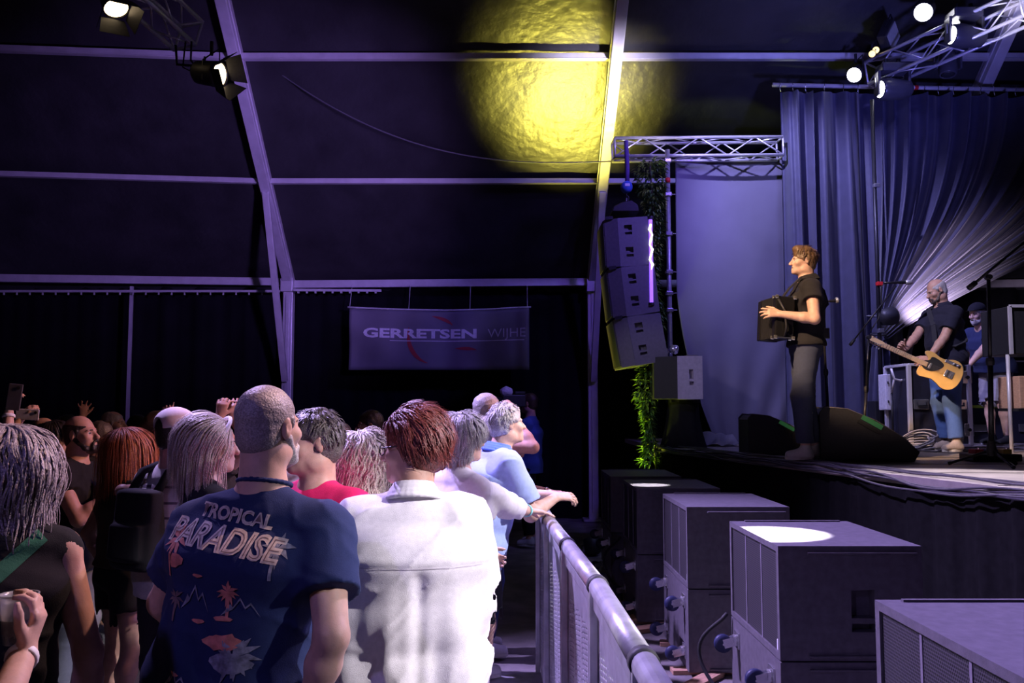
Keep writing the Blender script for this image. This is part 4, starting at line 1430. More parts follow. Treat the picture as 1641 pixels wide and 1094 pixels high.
class Field:
    def __init__(self, lo, hi, h):
        self.h = h
        self.lo = npv(lo) - 3 * h
        n = np.ceil((npv(hi) + 3 * h - self.lo) / h).astype(int) + 1
        self.ax = [self.lo[i] + h * np.arange(n[i], dtype=np.float32) for i in range(3)]
        self.F = np.full(tuple(n), 9.0, dtype=np.float32)

    def sub(self, lo, hi):
        sl, cs = [], []
        for i in range(3):
            a = max(0, int(math.floor((lo[i] - self.lo[i]) / self.h)))
            b = min(self.F.shape[i], int(math.ceil((hi[i] - self.lo[i]) / self.h)) + 1)
            if b <= a:
                return None, None
            sl.append(slice(a, b))
            cs.append(self.ax[i][a:b])
        return tuple(sl), (cs[0][:, None, None], cs[1][None, :, None], cs[2][None, None, :])

    def _put(self, sl, d, k, op):
        F = self.F[sl]
        if op == 'cut':
            d = -d
            hh = np.clip(0.5 - 0.5 * (F - d) / k, 0, 1)
            self.F[sl] = F * (1 - hh) + d * hh + k * hh * (1 - hh)
        else:
            hh = np.clip(0.5 + 0.5 * (F - d) / k, 0, 1)
            self.F[sl] = F * (1 - hh) + d * hh - k * hh * (1 - hh)

    def cone(self, a, b, r1, r2, k=0.02, op='add'):
        a, b = npv(a), npv(b)
        R = max(r1, r2) + k + 3 * self.h
        sl, c = self.sub(np.minimum(a, b) - R, np.maximum(a, b) + R)
        if sl is None:
            return self
        ab = b - a
        L2 = float(ab @ ab) + 1e-9
        px, py, pz = c[0] - a[0], c[1] - a[1], c[2] - a[2]
        t = np.clip((px * ab[0] + py * ab[1] + pz * ab[2]) / L2, 0, 1)
        d = np.sqrt((px - t * ab[0]) ** 2 + (py - t * ab[1]) ** 2 + (pz - t * ab[2]) ** 2) - (r1 + (r2 - r1) * t)
        self._put(sl, d, k, op)
        return self

    def ell(self, c0, r, R=None, k=0.02, op='add'):
        c0 = npv(c0)
        m_ = max(r) + k + 3 * self.h
        sl, c = self.sub(c0 - m_, c0 + m_)
        if sl is None:
            return self
        px, py, pz = c[0] - c0[0], c[1] - c0[1], c[2] - c0[2]
        if R is not None:
            R = np.asarray(R, dtype=np.float32)
            x = px * R[0, 0] + py * R[1, 0] + pz * R[2, 0]
            y = px * R[0, 1] + py * R[1, 1] + pz * R[2, 1]
            z = px * R[0, 2] + py * R[1, 2] + pz * R[2, 2]
        else:
            x, y, z = px, py, pz
        k0 = np.sqrt((x / r[0]) ** 2 + (y / r[1]) ** 2 + (z / r[2]) ** 2)
        k1 = np.sqrt((x / r[0] ** 2) ** 2 + (y / r[1] ** 2) ** 2 + (z / r[2] ** 2) ** 2) + 1e-6
        self._put(sl, k0 * (k0 - 1) / k1, k, op)
        return self

    def seg(self, a, b, ex, ra, rb, k=0.03, op='add', sq=2.0):
        """elliptical tapered segment: axis a-b, ex = direction of first radius"""
        a, b, ex = npv(a), npv(b), npv(ex)
        ax = b - a
        L = float(np.linalg.norm(ax)) + 1e-9
        n = ax / L
        ex = ex - n * (ex @ n)
        ex /= np.linalg.norm(ex) + 1e-9
        ey = np.cross(n, ex)
        m_ = max(*ra, *rb) + k + 3 * self.h
        sl, c = self.sub(np.minimum(a, b) - m_, np.maximum(a, b) + m_)
        if sl is None:
            return self
        px, py, pz = c[0] - a[0], c[1] - a[1], c[2] - a[2]
        s = px * n[0] + py * n[1] + pz * n[2]
        t = np.clip(s / L, 0, 1)
        w_ = s - t * L
        u = px * ex[0] + py * ex[1] + pz * ex[2]
        v = px * ey[0] + py * ey[1] + pz * ey[2]
        rx = ra[0] + (rb[0] - ra[0]) * t
        ry = ra[1] + (rb[1] - ra[1]) * t
        rw = 0.6 * np.minimum(rx, ry)
        if sq == 2.0:
            q = np.sqrt((u / rx) ** 2 + (v / ry) ** 2 + (w_ / rw) ** 2)
        else:
            q = ((np.abs(u) / rx) ** sq + (np.abs(v) / ry) ** sq + (np.abs(w_) / rw) ** sq) ** (1 / sq)
        self._put(sl, (q - 1) * np.minimum(rx, ry), k, op)
        return self

    def keep_above(self, p, n, k=0.004):
        """cut away everything on the far side of the plane through p with normal n"""
        p, n = npv(p), npv(n)
        sl, c = self.sub(self.lo, self.lo + self.h * np.array(self.F.shape))
        d = (c[0] - p[0]) * n[0] + (c[1] - p[1]) * n[1] + (c[2] - p[2]) * n[2]
        self._cutplane(sl, d, k)
        return self

    def _cutplane(self, sl, d, k):
        F = self.F[sl]
        e = -d
        hh = np.clip(0.5 - 0.5 * (F - e) / k, 0, 1)
        self.F[sl] = F * (1 - hh) + e * hh + k * hh * (1 - hh)

    def warp(self, fn):
        sl, c = self.sub(self.lo, self.lo + self.h * np.array(self.F.shape))
        near = np.abs(self.F) < 0.12
        if near.any():
            idx = np.nonzero(near)
            x, y, z = self.ax[0][idx[0]], self.ax[1][idx[1]], self.ax[2][idx[2]]
            self.F[idx] += fn(x, y, z).astype(np.float32)
        return self

    def mesh(self, name):
        F = np.clip(self.F, -4 * self.h, 4 * self.h)
        ins = F < 0
        s = np.zeros(tuple(n - 1 for n in F.shape), dtype=np.int8)
        offs = [(i, j, k_) for i in (0, 1) for j in (0, 1) for k_ in (0, 1)]
        nx, ny, nz = s.shape
        for (i, j, k_) in offs:
            s += ins[i:i + nx, j:j + ny, k_:k_ + nz]
        act = (s > 0) & (s < 8)
        idx = np.argwhere(act)
        if len(idx) == 0:
            me = bpy.data.meshes.new(name)
            return me
        cid = np.full(s.shape, -1, dtype=np.int32)
        cid[act] = np.arange(len(idx), dtype=np.int32)
        cv = np.stack([F[idx[:, 0] + i, idx[:, 1] + j, idx[:, 2] + k_] for (i, j, k_) in offs], 1)
        acc = np.zeros((len(idx), 3), dtype=np.float32)
        cnt = np.zeros(len(idx), dtype=np.float32)
        O = np.array(offs, dtype=np.float32)
        for a in range(8):
            for b in range(a + 1, 8):
                if abs(O[a] - O[b]).sum() != 1:
                    continue
                va, vb = cv[:, a], cv[:, b]
                cr = (va < 0) != (vb < 0)
                t = np.where(cr, va / np.where(va == vb, 1, va - vb), 0)
                acc += np.where(cr[:, None], O[a] + t[:, None] * (O[b] - O[a]), 0)
                cnt += cr
        verts = (idx + acc / np.maximum(cnt, 1)[:, None]) * self.h + self.lo
        quads = []
        for axn in range(3):
            A = [slice(None)] * 3
            B = [slice(None)] * 3
            A[axn] = slice(0, -1)
            B[axn] = slice(1, None)
            ch = ins[tuple(A)] != ins[tuple(B)]
            e = np.argwhere(ch)
            o1, o2 = [(1, 2), (2, 0), (0, 1)][axn]
            ok = (e[:, o1] > 0) & (e[:, o2] > 0) & (e[:, o1] < s.shape[o1]) & (e[:, o2] < s.shape[o2])
            e = e[ok]
            if not len(e):
                continue
            flip = ins[tuple(e.T)]
            d1 = np.zeros(3, int); d1[o1] = 1
            d2 = np.zeros(3, int); d2[o2] = 1
            c0 = cid[tuple((e - d1 - d2).T)]
            c1 = cid[tuple((e - d2).T)]
            c2 = cid[tuple(e.T)]
            c3 = cid[tuple((e - d1).T)]
            q = np.stack([c0, c1, c2, c3], 1)
            q[~flip] = q[~flip][:, ::-1]
            quads.append(q)
        Q = np.concatenate(quads)
        Q = Q[(Q >= 0).all(1)]
        me = bpy.data.meshes.new(name)
        me.vertices.add(len(verts))
        me.vertices.foreach_set('co', verts.astype(np.float32).ravel())
        me.loops.add(Q.size)
        me.loops.foreach_set('vertex_index', Q.astype(np.int32).ravel())
        me.polygons.add(len(Q))
        me.polygons.foreach_set('loop_start', (np.arange(len(Q)) * 4).astype(np.int32))
        me.polygons.foreach_set('use_smooth', np.ones(len(Q), dtype=bool))
        me.update(calc_edges=True)
        me.validate()
        return me


def rot_m(yaw=0, pitch=0, roll=0):
    """head style rotation: yaw>0 turns to own right, pitch>0 looks up"""
    return np.array((Matrix.Rotation(-yaw, 3, 'Z') @ Matrix.Rotation(pitch, 3, 'X') @ Matrix.Rotation(roll, 3, 'Y')), dtype=np.float32)


def ik(S, W, la, lb, pole):
    S, W, pole = npv(S), npv(W), npv(pole)
    d = W - S
    L = float(np.linalg.norm(d))
    if L > (la + lb) * 0.995:
        W = S + d / L * (la + lb) * 0.995
        d = W - S
        L = float(np.linalg.norm(d))
    n = d / (L + 1e-9)
    x = (la * la - lb * lb + L * L) / (2 * L + 1e-9)
    h = math.sqrt(max(la * la - x * x, 1e-6))
    p = pole - n * (pole @ n)
    p /= np.linalg.norm(p) + 1e-9
    return S + n * x + p * h, W


def noise3(seed, freqs, amp):
    r = np.random.default_rng(seed)
    W = []
    for f in freqs:
        for _ in range(4):
            v = r.normal(size=3)
            v *= f / np.linalg.norm(v)
            W.append((v, r.uniform(0, 6.28), 1.0 / (f / freqs[0]) ** 0.7))

    def fn(x, y, z):
        s = 0
        for v, p, a in W:
            s = s + a * np.sin(v[0] * x + v[1] * y + v[2] * z + p)
        return s * amp / math.sqrt(len(W))
    return fn


def ridges(seed, f, amp):
    """sharp cloth creases: thin ridges that come and go"""
    r = np.random.default_rng(seed)
    D = []
    for _ in range(5):
        v = r.normal(size=3) * (1, 1, 1.3)
        v *= f * r.uniform(0.6, 1.3) / np.linalg.norm(v)
        D.append((v, r.uniform(0, 6.28), r.normal(size=3) * 7, r.uniform(0, 6.28), r.normal(size=3) * 12))

    def fn(x, y, z):
        s_ = 0
        for v, p_, m_, pm, wv in D:
            bend = 0.9 * np.sin(wv[0] * x + wv[1] * y + wv[2] * z + pm)
            cr = (1 - np.abs(np.sin(v[0] * x + v[1] * y + v[2] * z + p_ + bend))) ** 3
            mk = np.clip(np.sin(m_[0] * x + m_[1] * y + m_[2] * z + pm), 0, 1)
            s_ = s_ + cr * mk
        return -amp * s_
    return fn


def skin_mat(i):
    tones = [(0.56, 0.33, 0.25), (0.50, 0.29, 0.22), (0.60, 0.38, 0.30), (0.46, 0.27, 0.20)]
    return mat('skin_%d' % (i % 4), tones[i % 4], 0.5, 0, 0.10, 35, bump=0.06, bscale=260, sss=0.12, spec=0.4)


def cloth(name, col, rough=0.85, bump=0.15, bscale=350, var=0.06):
    return mat('cloth_' + name, col, rough, 0, var, 60, bump=bump, bscale=bscale, spec=0.15, sheen=0.03)


def hair_mat(name, col, col2=None):
    return mat('hair_' + name, col, 0.42, 0, 0.35, 220, bump=0.35, bscale=160, spec=0.5, col2=col2)


def hand_prims(Fd, W, fwd, up, side, curl=0.5, spread=0.12, s=1.0, thumb=0.5, k=0.006):
    """W wrist; fwd = towards the fingertips; up = back of the hand; side = +1/-1, where the thumb is along fwd x up * side"""
    W, fwd, up = npv(W), npv(fwd), npv(up)
    fwd = fwd / np.linalg.norm(fwd)
    up = up - fwd * (up @ fwd)
    up /= np.linalg.norm(up) + 1e-9
    lat = np.cross(fwd, up) * side            # towards the thumb side
    Fd.seg(W - fwd * 0.005, W + fwd * 0.085 * s, lat, (0.027 * s, 0.019 * s), (0.041 * s, 0.014 * s), 0.012)
    lens = (0.072, 0.080, 0.075, 0.058)
    for i, L in enumerate(lens):
        off = (0.030 - 0.020 * i) * s
        p = W + fwd * 0.086 * s + lat * off - fwd * (0.006 * s if i in (0, 3) else 0)
        ang = spread * (1.5 - i) / 1.5
        f0 = fwd * math.cos(ang) + lat * math.sin(ang)
        a = 0.0
        r = (0.0095, 0.0098, 0.0095, 0.0085)[i] * s
        c = curl[i] if hasattr(curl, '__len__') else curl
        for j, fr in enumerate((0.46, 0.30, 0.24)):
            a += c * (0.8, 1.0, 0.7)[j]
            dirv = f0 * math.cos(a) - up * math.sin(a)
            q = p + dirv * L * fr * s
            Fd.cone(p, q, r, r * 0.9, k)
            p = q
            r *= 0.92
    p = W + fwd * 0.022 * s + lat * 0.024 * s
    d1 = fwd * 0.66 + lat * 0.62 - up * 0.25 * (1 + thumb)
    d1 /= np.linalg.norm(d1)
    q = p + d1 * 0.045 * s
    Fd.cone(p, q, 0.0145 * s, 0.0115 * s, 0.010)
    d2 = d1 * (1 - 0.3 * thumb) + fwd * (0.5) - up * 0.35 * thumb - lat * 0.3 * thumb
    d2 /= np.linalg.norm(d2)
    q2 = q + d2 * 0.032 * s
    Fd.cone(q, q2, 0.0112 * s, 0.0100 * s, k)
    Fd.cone(q2, q2 + d2 * 0.02 * s, 0.0098 * s, 0.0085 * s, k)


class P:
    pass


def ring_part(name, material, parent, c, axis, r, tube_r, n=20, wide=1.0):
    """bracelet or ring around a limb"""
    ax = Vector(axis).normalized()
    u = ax.orthogonal().normalized()
    v = ax.cross(u)
    m_ = MB()
    prof = []
    for k_ in range(8):
        a = 2 * PI * k_ / 8
        prof.append((r + tube_r * math.cos(a), tube_r * wide * math.sin(a)))
    base = 0
    for i in range(n):
        a = 2 * PI * i / n
        dirv = u * math.cos(a) + v * math.sin(a)
        for (pr, ph) in prof:
            m_.v.append(tuple(Vector(c) + dirv * pr + ax * ph))
    for i in range(n):
        for k_ in range(8):
            m_.f.append((i * 8 + k_, ((i + 1) % n) * 8 + k_, ((i + 1) % n) * 8 + (k_ + 1) % 8, i * 8 + (k_ + 1) % 8))
    return m_.build(name, material, parent, smooth=True)


def person(label, loc, heading, H=1.75, build=1.0, hips=1.0, belly=0.0, h=0.009, lean=0.0, twist=0.0, side_lean=0.0, head=(0, 0, 0), skin=0,
           arms=None, legs=None, shirt=None, trousers=None, shoes=(0.5, 0.5, 0.52), hair=None, beard=None, eyes=True, mouth=0.0,
           glasses=None, seed=0, female=False, head_fwd=0.0, group=None, crouch=0.0, head_up=0.0, drop=0.034, eyebrow=(0.08, 0.05, 0.04), floor_z=None):
    """arms: {'L': dict, 'R': dict}; wrist given as local position w=(x,y,z) or world ww; pole; hand fwd/up/curl"""
    g = P()
    root = thing('person', label, 'person', loc, 0.0, group)
    root.rotation_euler = (0, 0, -heading)
    g.root = root
    Minv = (Matrix.Translation(Vector(loc)) @ Matrix.Rotation(-heading, 4, 'Z')).inverted()
    g.to_local = lambda p: npv(Minv @ Vector(p))
    s = H / 1.75
    b = build
    g.s = s
    # ---- skeleton
    pel = npv((0, 0, 0.535 * H - crouch))
    cl, sl_ = math.cos(lean), math.sin(lean)

    def spine(tt, ang):
        return npv((math.sin(side_lean) * tt, math.sin(ang) * tt, math.cos(ang) * tt))
    waist = pel + spine(0.085 * H, lean * 0.5)
    chest = waist + spine(0.115 * H, lean * 0.85)
    shl = chest + spine(0.075 * H, lean)
    neck = shl + spine(0.035 * H, lean * 1.1)
    headc = neck + npv((0, 0.018 + math.sin(lean) * 0.07 + head_fwd, 0.125 * s + 0.020 + head_up))
    Rt = rot_m(twist)
    ex = Rt @ npv((1, 0, 0))
    eyv = Rt @ npv((0, 1, 0))
    exw = rot_m(twist * 0.5) @ npv((1, 0, 0))
    shw = (0.175 if not female else 0.155) * s * (0.6 + 0.4 * b)
    S = {'R': shl + ex * shw - npv((0, 0, drop * s)), 'L': shl - ex * shw - npv((0, 0, drop * s))}
    g.neck, g.headc, g.chest, g.waist, g.pel, g.shl, g.S = neck, headc, chest, waist, pel, shl, S
    la, lb = 0.165 * H, 0.150 * H
    A = {}
    arms = arms or {}
    for sd in 'LR':
        q = dict(arms.get(sd, {}))
        sx = 1 if sd == 'R' else -1
        if 'ww' in q:
            Wt = g.to_local(q['ww'])
        else:
            Wt = npv(q.get('w', (sx * (shw + 0.09 * b), 0.03, shl[2] - 0.30 * H)))
        pole = npv(q.get('pole', (sx * 0.5, -1, -0.2)))
        if 'wpole' in q:
            pole = npv(Matrix.Rotation(heading, 3, 'Z') @ Vector(q['wpole']))
        E, Wt = ik(S[sd], Wt, la, lb, pole)
        fw = (Wt - E) / np.linalg.norm(Wt - E)
        if 'fwd' in q:
            fw2 = npv(q['fwd'])
        elif 'wfwd' in q:
            fw2 = npv(Matrix.Rotation(heading, 3, 'Z') @ Vector(q['wfwd']))
        else:
            fw2 = fw
        if 'wup' in q:
            up = npv(Matrix.Rotation(heading, 3, 'Z') @ Vector(q['wup']))
        else:
            up = npv(q.get('up', (sx, 0, 0.2)))
        A[sd] = (E, Wt, fw2, up, q.get('curl', 0.35), q.get('side', None), q)
    g.A = A
    legs = legs or {}
    Lg = {}
    for sd in 'LR':
        sx = 1 if sd == 'R' else -1
        hip = pel + npv((sx * 0.088 * s * hips, 0, -0.02))
        ank = npv(legs.get(sd, (sx * 0.11 * s, -0.02, 0.085)))
        kn, ank = ik(hip, ank, 0.235 * H, 0.235 * H, npv(legs.get('pole', (0.0, 1, 0))))
        Lg[sd] = (hip, kn, ank)
    g.Lg = Lg
    Rh = rot_m(*head)
    hs = 0.97 * s ** 0.5
    g.Rh, g.hs = Rh, hs

    def hp(x, y, z):
        return headc + Rh @ npv((x * hs, y * hs, z * hs))
    g.hp = hp
    pts = [pel, neck, headc + 0.16, headc - 0.16] + [npv(v) for sd in 'LR' for v in (A[sd][0], A[sd][1], A[sd][1] + 0.2 * A[sd][2] / np.linalg.norm(A[sd][2]), Lg[sd][2], Lg[sd][1])]
    pts = np.array(pts)
    lo, hi = pts.min(0) - 0.2, pts.max(0) + 0.2
    lo[2] = min(lo[2], 0.0)
    # ---- body: one continuous skin surface
    bd = Field(lo, hi, h)
    bw = 0.80
    secs = [(pel - npv((0, 0, 0.05)), 0.140 * hips, 0.105), (pel, 0.155 * hips, 0.11), (waist, 0.125 * b, 0.095 * b), (chest, 0.145 * b, 0.108 * b), (shl, 0.13 * b, 0.075)]
    for i in range(len(secs) - 1):
        (pa, xa, ya), (pb, xb, yb) = secs[i], secs[i + 1]
        bd.seg(pa, pb, exw if i < 2 else ex, (xa * s * bw, ya * s * bw), (xb * s * bw, yb * s * bw), 0.03)
    bd.cone(shl, S['R'], 0.05 * s, 0.046 * s, 0.04)
    bd.cone(shl, S['L'], 0.05 * s, 0.046 * s, 0.04)
    th = (0.058 if not female else 0.047) * (0.5 + 0.5 * b)
    bd.cone(neck - npv((0, 0.01, 0.05)), hp(0, -0.022, -0.06), th * 1.12, th, 0.03)
    bd.cone(neck - npv((0, 0.0, 0.02)), shl + (S['R'] - shl) * 0.5 + npv((0, 0, 0.0)), 0.045 * s, 0.035 * s, 0.04)
    bd.cone(neck - npv((0, 0.0, 0.02)), shl + (S['L'] - shl) * 0.5 + npv((0, 0, 0.0)), 0.045 * s, 0.035 * s, 0.04)
    armk = (0.048 if not female else 0.042) * s * (0.55 + 0.45 * b)
    for sd in 'LR':
        E, Wt, fw2, up, curl, sidev, q = A[sd]
        bd.cone(S[sd], E, armk * 1.08, armk * 0.82, 0.03)
        mid = E + (Wt - E) * 0.3
        bd.cone(E, mid, armk * 0.80, armk * 0.84, 0.02)
        bd.cone(mid, Wt, armk * 0.82, 0.027 * s, 0.02)
        sxx = 1 if sd == 'R' else -1
        hand_prims(bd, Wt, fw2, up, (-sxx if sidev is None else sidev), curl, q.get('spread', 0.14), 0.98 * s, q.get('thumb', 0.4))
        hip, kn, ank = Lg[sd]
        bd.cone(hip, kn, 0.078 * s * hips, 0.055 * s, 0.04)
        cm = kn + (ank - kn) * 0.3 + npv((0, -0.012, 0))
        bd.cone(kn, cm, 0.052 * s, 0.056 * s, 0.02)
        bd.cone(cm, ank, 0.055 * s, 0.036 * s, 0.03)
        bd.cone(ank, ank + npv((0, 0.10, -0.045)), 0.036 * s, 0.026, 0.02)
    # head
    e = lambda c, r, k=0.02, op='add', R=None: bd.ell(hp(*c), tuple(q_ * hs for q_ in r), Rh if R is None else Rh @ R, k, op)
    e((0, -0.012, 0.036), (0.075, 0.094, 0.084))
    e((0, 0.030, -0.030), (0.060, 0.066, 0.086), 0.03)
    e((0, 0.046, -0.086), (0.043 if not female else 0.038, 0.044, 0.030), 0.03)
    for sx in (-1, 1):
        e((sx * 0.045, 0.062, -0.026), (0.022, 0.026, 0.022), 0.02)
        e((sx * 0.0575, 0.0, -0.075), (0.012, 0.026, 0.022), 0.03)
    e((0, 0.080, 0.016), (0.048, 0.017, 0.011), 0.016)
    for sx in (-1, 1):
        e((sx * 0.031, 0.100, -0.001), (0.019, 0.017, 0.0115), 0.012, 'cut')
    bd.cone(hp(0, 0.090, 0.008), hp(0, 0.117, -0.030), 0.0095 * hs, 0.0125 * hs, 0.012)
    e((0, 0.112, -0.034), (0.0175, 0.013, 0.010), 0.008)
    e((0, 0.096, -0.058), (0.024, 0.012, 0.0065), 0.010)
    e((0, 0.094, -0.076), (0.021, 0.012, 0.0075), 0.010)
    e((0, 0.082, -0.101), (0.024, 0.020, 0.017), 0.018)
    if mouth > 0:
        e((0, 0.106, -0.067), (0.019, 0.020, 0.004 + 0.008 * mouth), 0.004, 'cut')
    else:
        e((0, 0.112, -0.067), (0.024, 0.012, 0.0030), 0.004, 'cut')
    for sx in (-1, 1):
        Re = rot_m(sx * 0.35, -0.15)
        e((sx * 0.077, -0.008, -0.004), (0.010, 0.019, 0.032), 0.006, 'add', Re)
        e((sx * 0.086, -0.003, 0.0), (0.006, 0.010, 0.017), 0.005, 'cut', Re)
    bd_o = link('body', bd.mesh('body'), skin_mat(skin), root)
    g.body = bd_o
    # eyes
    if eyes:
        M_EYE = mat('eye_white', (0.62, 0.58, 0.56), 0.25, spec=0.6)
        M_IRIS = mat('eye_iris', (0.035, 0.03, 0.028), 0.15, spec=0.8)
        for sx in (-1, 1):
            c = hp(sx * 0.031, 0.0745, -0.001)
            m_ = MB()
            ax = Vector((Rh @ npv((0, 1, 0))).tolist())
            prof = [(0.0125 * math.sin(t_) , -0.0125 * math.cos(t_)) for t_ in np.linspace(0.05, PI - 0.05, 9)]
            eo = m_.lathe(prof, c.tolist(), ax, 12).build('eye', M_EYE, root, smooth=True)
            MB().lathe([(0.0065, 0.0112), (0.005, 0.0126), (0.0, 0.0130)], c.tolist(), ax, 10).build('iris', M_IRIS, eo, smooth=True)
    if eyebrow and eyes:
        M_BR = hair_mat('brow_%d' % int(eyebrow[0] * 100), eyebrow)
        for sx in (-1, 1):
            pl = [hp(sx * (0.014 + 0.010 * i), 0.0955 - 0.0016 * i * i - 0.001 * i, 0.017 + 0.0016 * i - 0.0006 * i * i) for i in range(5)]
            MB().tube([q_.tolist() for q_ in pl], [0.0032, 0.0042, 0.0042, 0.0036, 0.002], 6).build('eyebrow', M_BR, root, smooth=True)
    # ---- shirt
    if shirt:
        sh = dict(ease=0.022, hem=0.475, sleeve=0.55, loose=0.016, col=cloth('plain', (0.3, 0.3, 0.3)), wr=0.0045, wf=(14, 30), neck_r=0.075, collar=None, drape=0.0)
        sh.update(shirt)
        ez = sh['ease']
        hh = sh.get('h', h * 1.1)
        sf = Field(lo, hi, hh)
        zh = sh['hem'] * H
        hemc = npv((0, -0.005, zh)) + npv((0, math.sin(lean * 0.3) * 0.0, 0))
        hem_lo = pel + (pel - waist) / np.linalg.norm(pel - waist) * (pel[2] - zh + 0.03)
        secs = [(hem_lo, 0.168 * hips * max(1, b * .97), 0.125 + belly * 0.5), (pel, 0.165 * max(hips, b * 0.98), 0.12 + belly * 0.8),
                (waist + eyv * belly * 0.45, (0.152 if sh.get('box') else 0.145 if not female else 0.128) * b, 0.105 * b + belly * 0.75), (chest, 0.160 * b, 0.118 * b + belly * 0.1), (shl - npv((0, 0, 0.03)), 0.118 * b, 0.080)]
        SECS = secs
        for sd in 'LR':
            sf.cone(shl + (S[sd] - shl) * 0.2 + npv((0, 0, -0.008)), S[sd], 0.060 * s + ez * 0.2, armk * 1.08 + ez * 0.45, 0.05)
            sf.cone(neck - npv((0, 0.012, 0.035)), shl + (S[sd] - shl) * 0.66 + npv((0, 0, 0.004)), 0.050 * s, 0.040 * s + ez * 0.25, 0.05)
            E, Wt = A[sd][0], A[sd][1]
            slv = sh['sleeve']
            if isinstance(slv, dict):
                slv = slv[sd]
            if slv > 0:
                if slv <= 1:
                    e1 = S[sd] + (E - S[sd]) * slv
                    sf.cone(S[sd], e1, armk * 1.1 + ez * 0.7, armk * 1.0 + ez * 0.55 + sh['loose'], 0.035)
                    n_ = (S[sd] - E) / np.linalg.norm(S[sd] - E)
                else:
                    sf.cone(S[sd], E, armk * 1.1 + ez * 0.7, armk * 0.95 + ez * 0.5 + sh['loose'] * 0.6, 0.035)
                    e1 = E + (Wt - E) * (slv - 1)
                    sf.cone(E, e1, armk * 0.95 + ez * 0.5 + sh['loose'] * 0.6, armk * 0.72 + ez * 0.35 + sh['loose'] * 0.4, 0.03)
        # trim the rounded sleeve ends flat
        for sd in 'LR':
            slv = sh['sleeve'] if not isinstance(sh['sleeve'], dict) else sh['sleeve'][sd]
            E, Wt = A[sd][0], A[sd][1]
            if slv > 0:
                e1, dv = (S[sd] + (E - S[sd]) * slv, E - S[sd]) if slv <= 1 else (E + (Wt - E) * (slv - 1), Wt - E)
                dv = dv / np.linalg.norm(dv)
                r_ = armk + 0.06
                sf.seg(e1 + dv * (0.001), e1 + dv * 0.16, np.cross(dv, npv((0.3, 0.2, 0.9))), (r_, r_), (r_, r_), 0.004, 'cut', sq=6.0) if not sh.get('round_end') else None
        for i in range(len(secs) - 1):
            (pa, xa, ya), (pb, xb, yb) = secs[i], secs[i + 1]
            sf.seg(pa, pb, exw if i < 2 else ex, (xa * s + ez, ya * s + ez), (xb * s + ez * (0.6 if i == 3 else 1), yb * s + ez * (0.6 if i == 3 else 1)), 0.045, sq=2.25)
        if female and sh.get('bust', True):
            for sx in (-1, 1):
                sf.ell(chest + ex * sx * 0.075 * s + eyv * 0.085 * s * b + npv((0, 0, -0.02)), (0.075 * s, 0.07 * s, 0.07 * s), None, 0.05)
        # neckline
        nr = sh['neck_r'] * s
        upn = (headc - neck) / np.linalg.norm(headc - neck)
        sf.cone(neck + upn * (0.045 if not sh.get('vneck') else 0.02) + eyv * sh.get('neck_fwd', 0.028), neck + upn * 0.20 + eyv * 0.05, nr, nr * 1.3, 0.008, 'cut')
        sf.keep_above(npv((0, 0, zh)), npv((0, 0, 1)))
        nz = noise3(seed + 5, sh['wf'], sh['wr'])
        dr = sh['drape']
        rg_ = ridges(seed + 21, sh.get('rf', 30), sh.get('ra', 0.004))
        ph = seed * 1.7
        def wfn(x, y, z):
            d = nz(x, y, z * 0.55) + rg_(x, y, z)
            if dr:
                a = np.arctan2(x, y + 0.02)
                amt = np.clip((shl[2] - 0.12 - z) / 0.5, 0, 1)
                d = d + dr * amt * (np.sin(a * 9 + ph + 1.5 * np.sin(z * 6 + ph)) + 0.6 * np.sin(a * 17 + 2.2 * ph + z * 5))
            if sh.get('warp') is not None:
                d = d + sh['warp'](x, y, z, g)
            return d
        sf.warp(wfn)
        g.shirt = link(sh.get('name', 'shirt'), sf.mesh('shirt'), sh['col'], root)
        if sh['collar']:
            kind, cm = sh['collar']
            cf = Field(headc - npv((0.2, 0.2, 0.3)), headc + npv((0.2, 0.2, 0.05)), min(h, 0.006))
            N = 26
            rr = th + 0.010
            prev = None
            for i in range(N + 1):
                a = (i / N - 0.5) * 2 * (PI - (0.28 if kind != 'crew' else 0))
                dirx, diry = math.sin(a), -math.cos(a)
                back = (1 - math.cos(a)) / 2
                top = neck + npv((0, -0.012, 0)) + (ex * dirx * rr + eyv * (diry * rr)) + upn * (0.038 - 0.030 * back)
                out = neck + npv((0, -0.012, 0)) + (ex * dirx * (rr + 0.030) + eyv * (diry * (rr + 0.026))) + upn * (0.000 - 0.050 * back if kind != 'crew' else 0.03 - 0.04 * back)
                if kind == 'crew':
                    top = neck + (ex * dirx * rr + eyv * (diry * rr)) + upn * (0.020 - 0.035 * back) + eyv * 0.012 * back
                if prev is not None:
                    cf.cone(prev[0], top, 0.007, 0.007, 0.006)
                    if kind != 'crew':
                        for f_ in (0.33, 0.66, 1.0):
                            cf.cone(prev[0] + (prev[1] - prev[0]) * f_, top + (out - top) * f_, 0.0062, 0.0062, 0.01)
                prev = (top, out)
            link('collar', cf.mesh('collar'), cm, root)
    # ---- trousers, shorts or skirt
    if trousers:
        tr = dict(leg=1.0, col=cloth('denim', (0.05, 0.07, 0.14)), ease=0.024, top=0.57, wr=0.0035, name='trousers', flare=0.0, skirt=False)
        tr.update(trousers)
        ez = tr['ease']
        tf = Field(lo, hi, max(h * 1.2, 0.010))
        bx = max(hips, b * 0.95)
        tf.seg(pel - npv((0, 0, 0.05)), pel + npv((0, 0, (tr['top'] - 0.535) * H)), exw, (0.155 * s * bx + ez * 0.6, 0.112 * s + belly * 0.4 + ez * 0.5), (0.150 * s * bx + ez * 0.6, 0.108 * s + belly * 0.6 + ez * 0.5), 0.04)
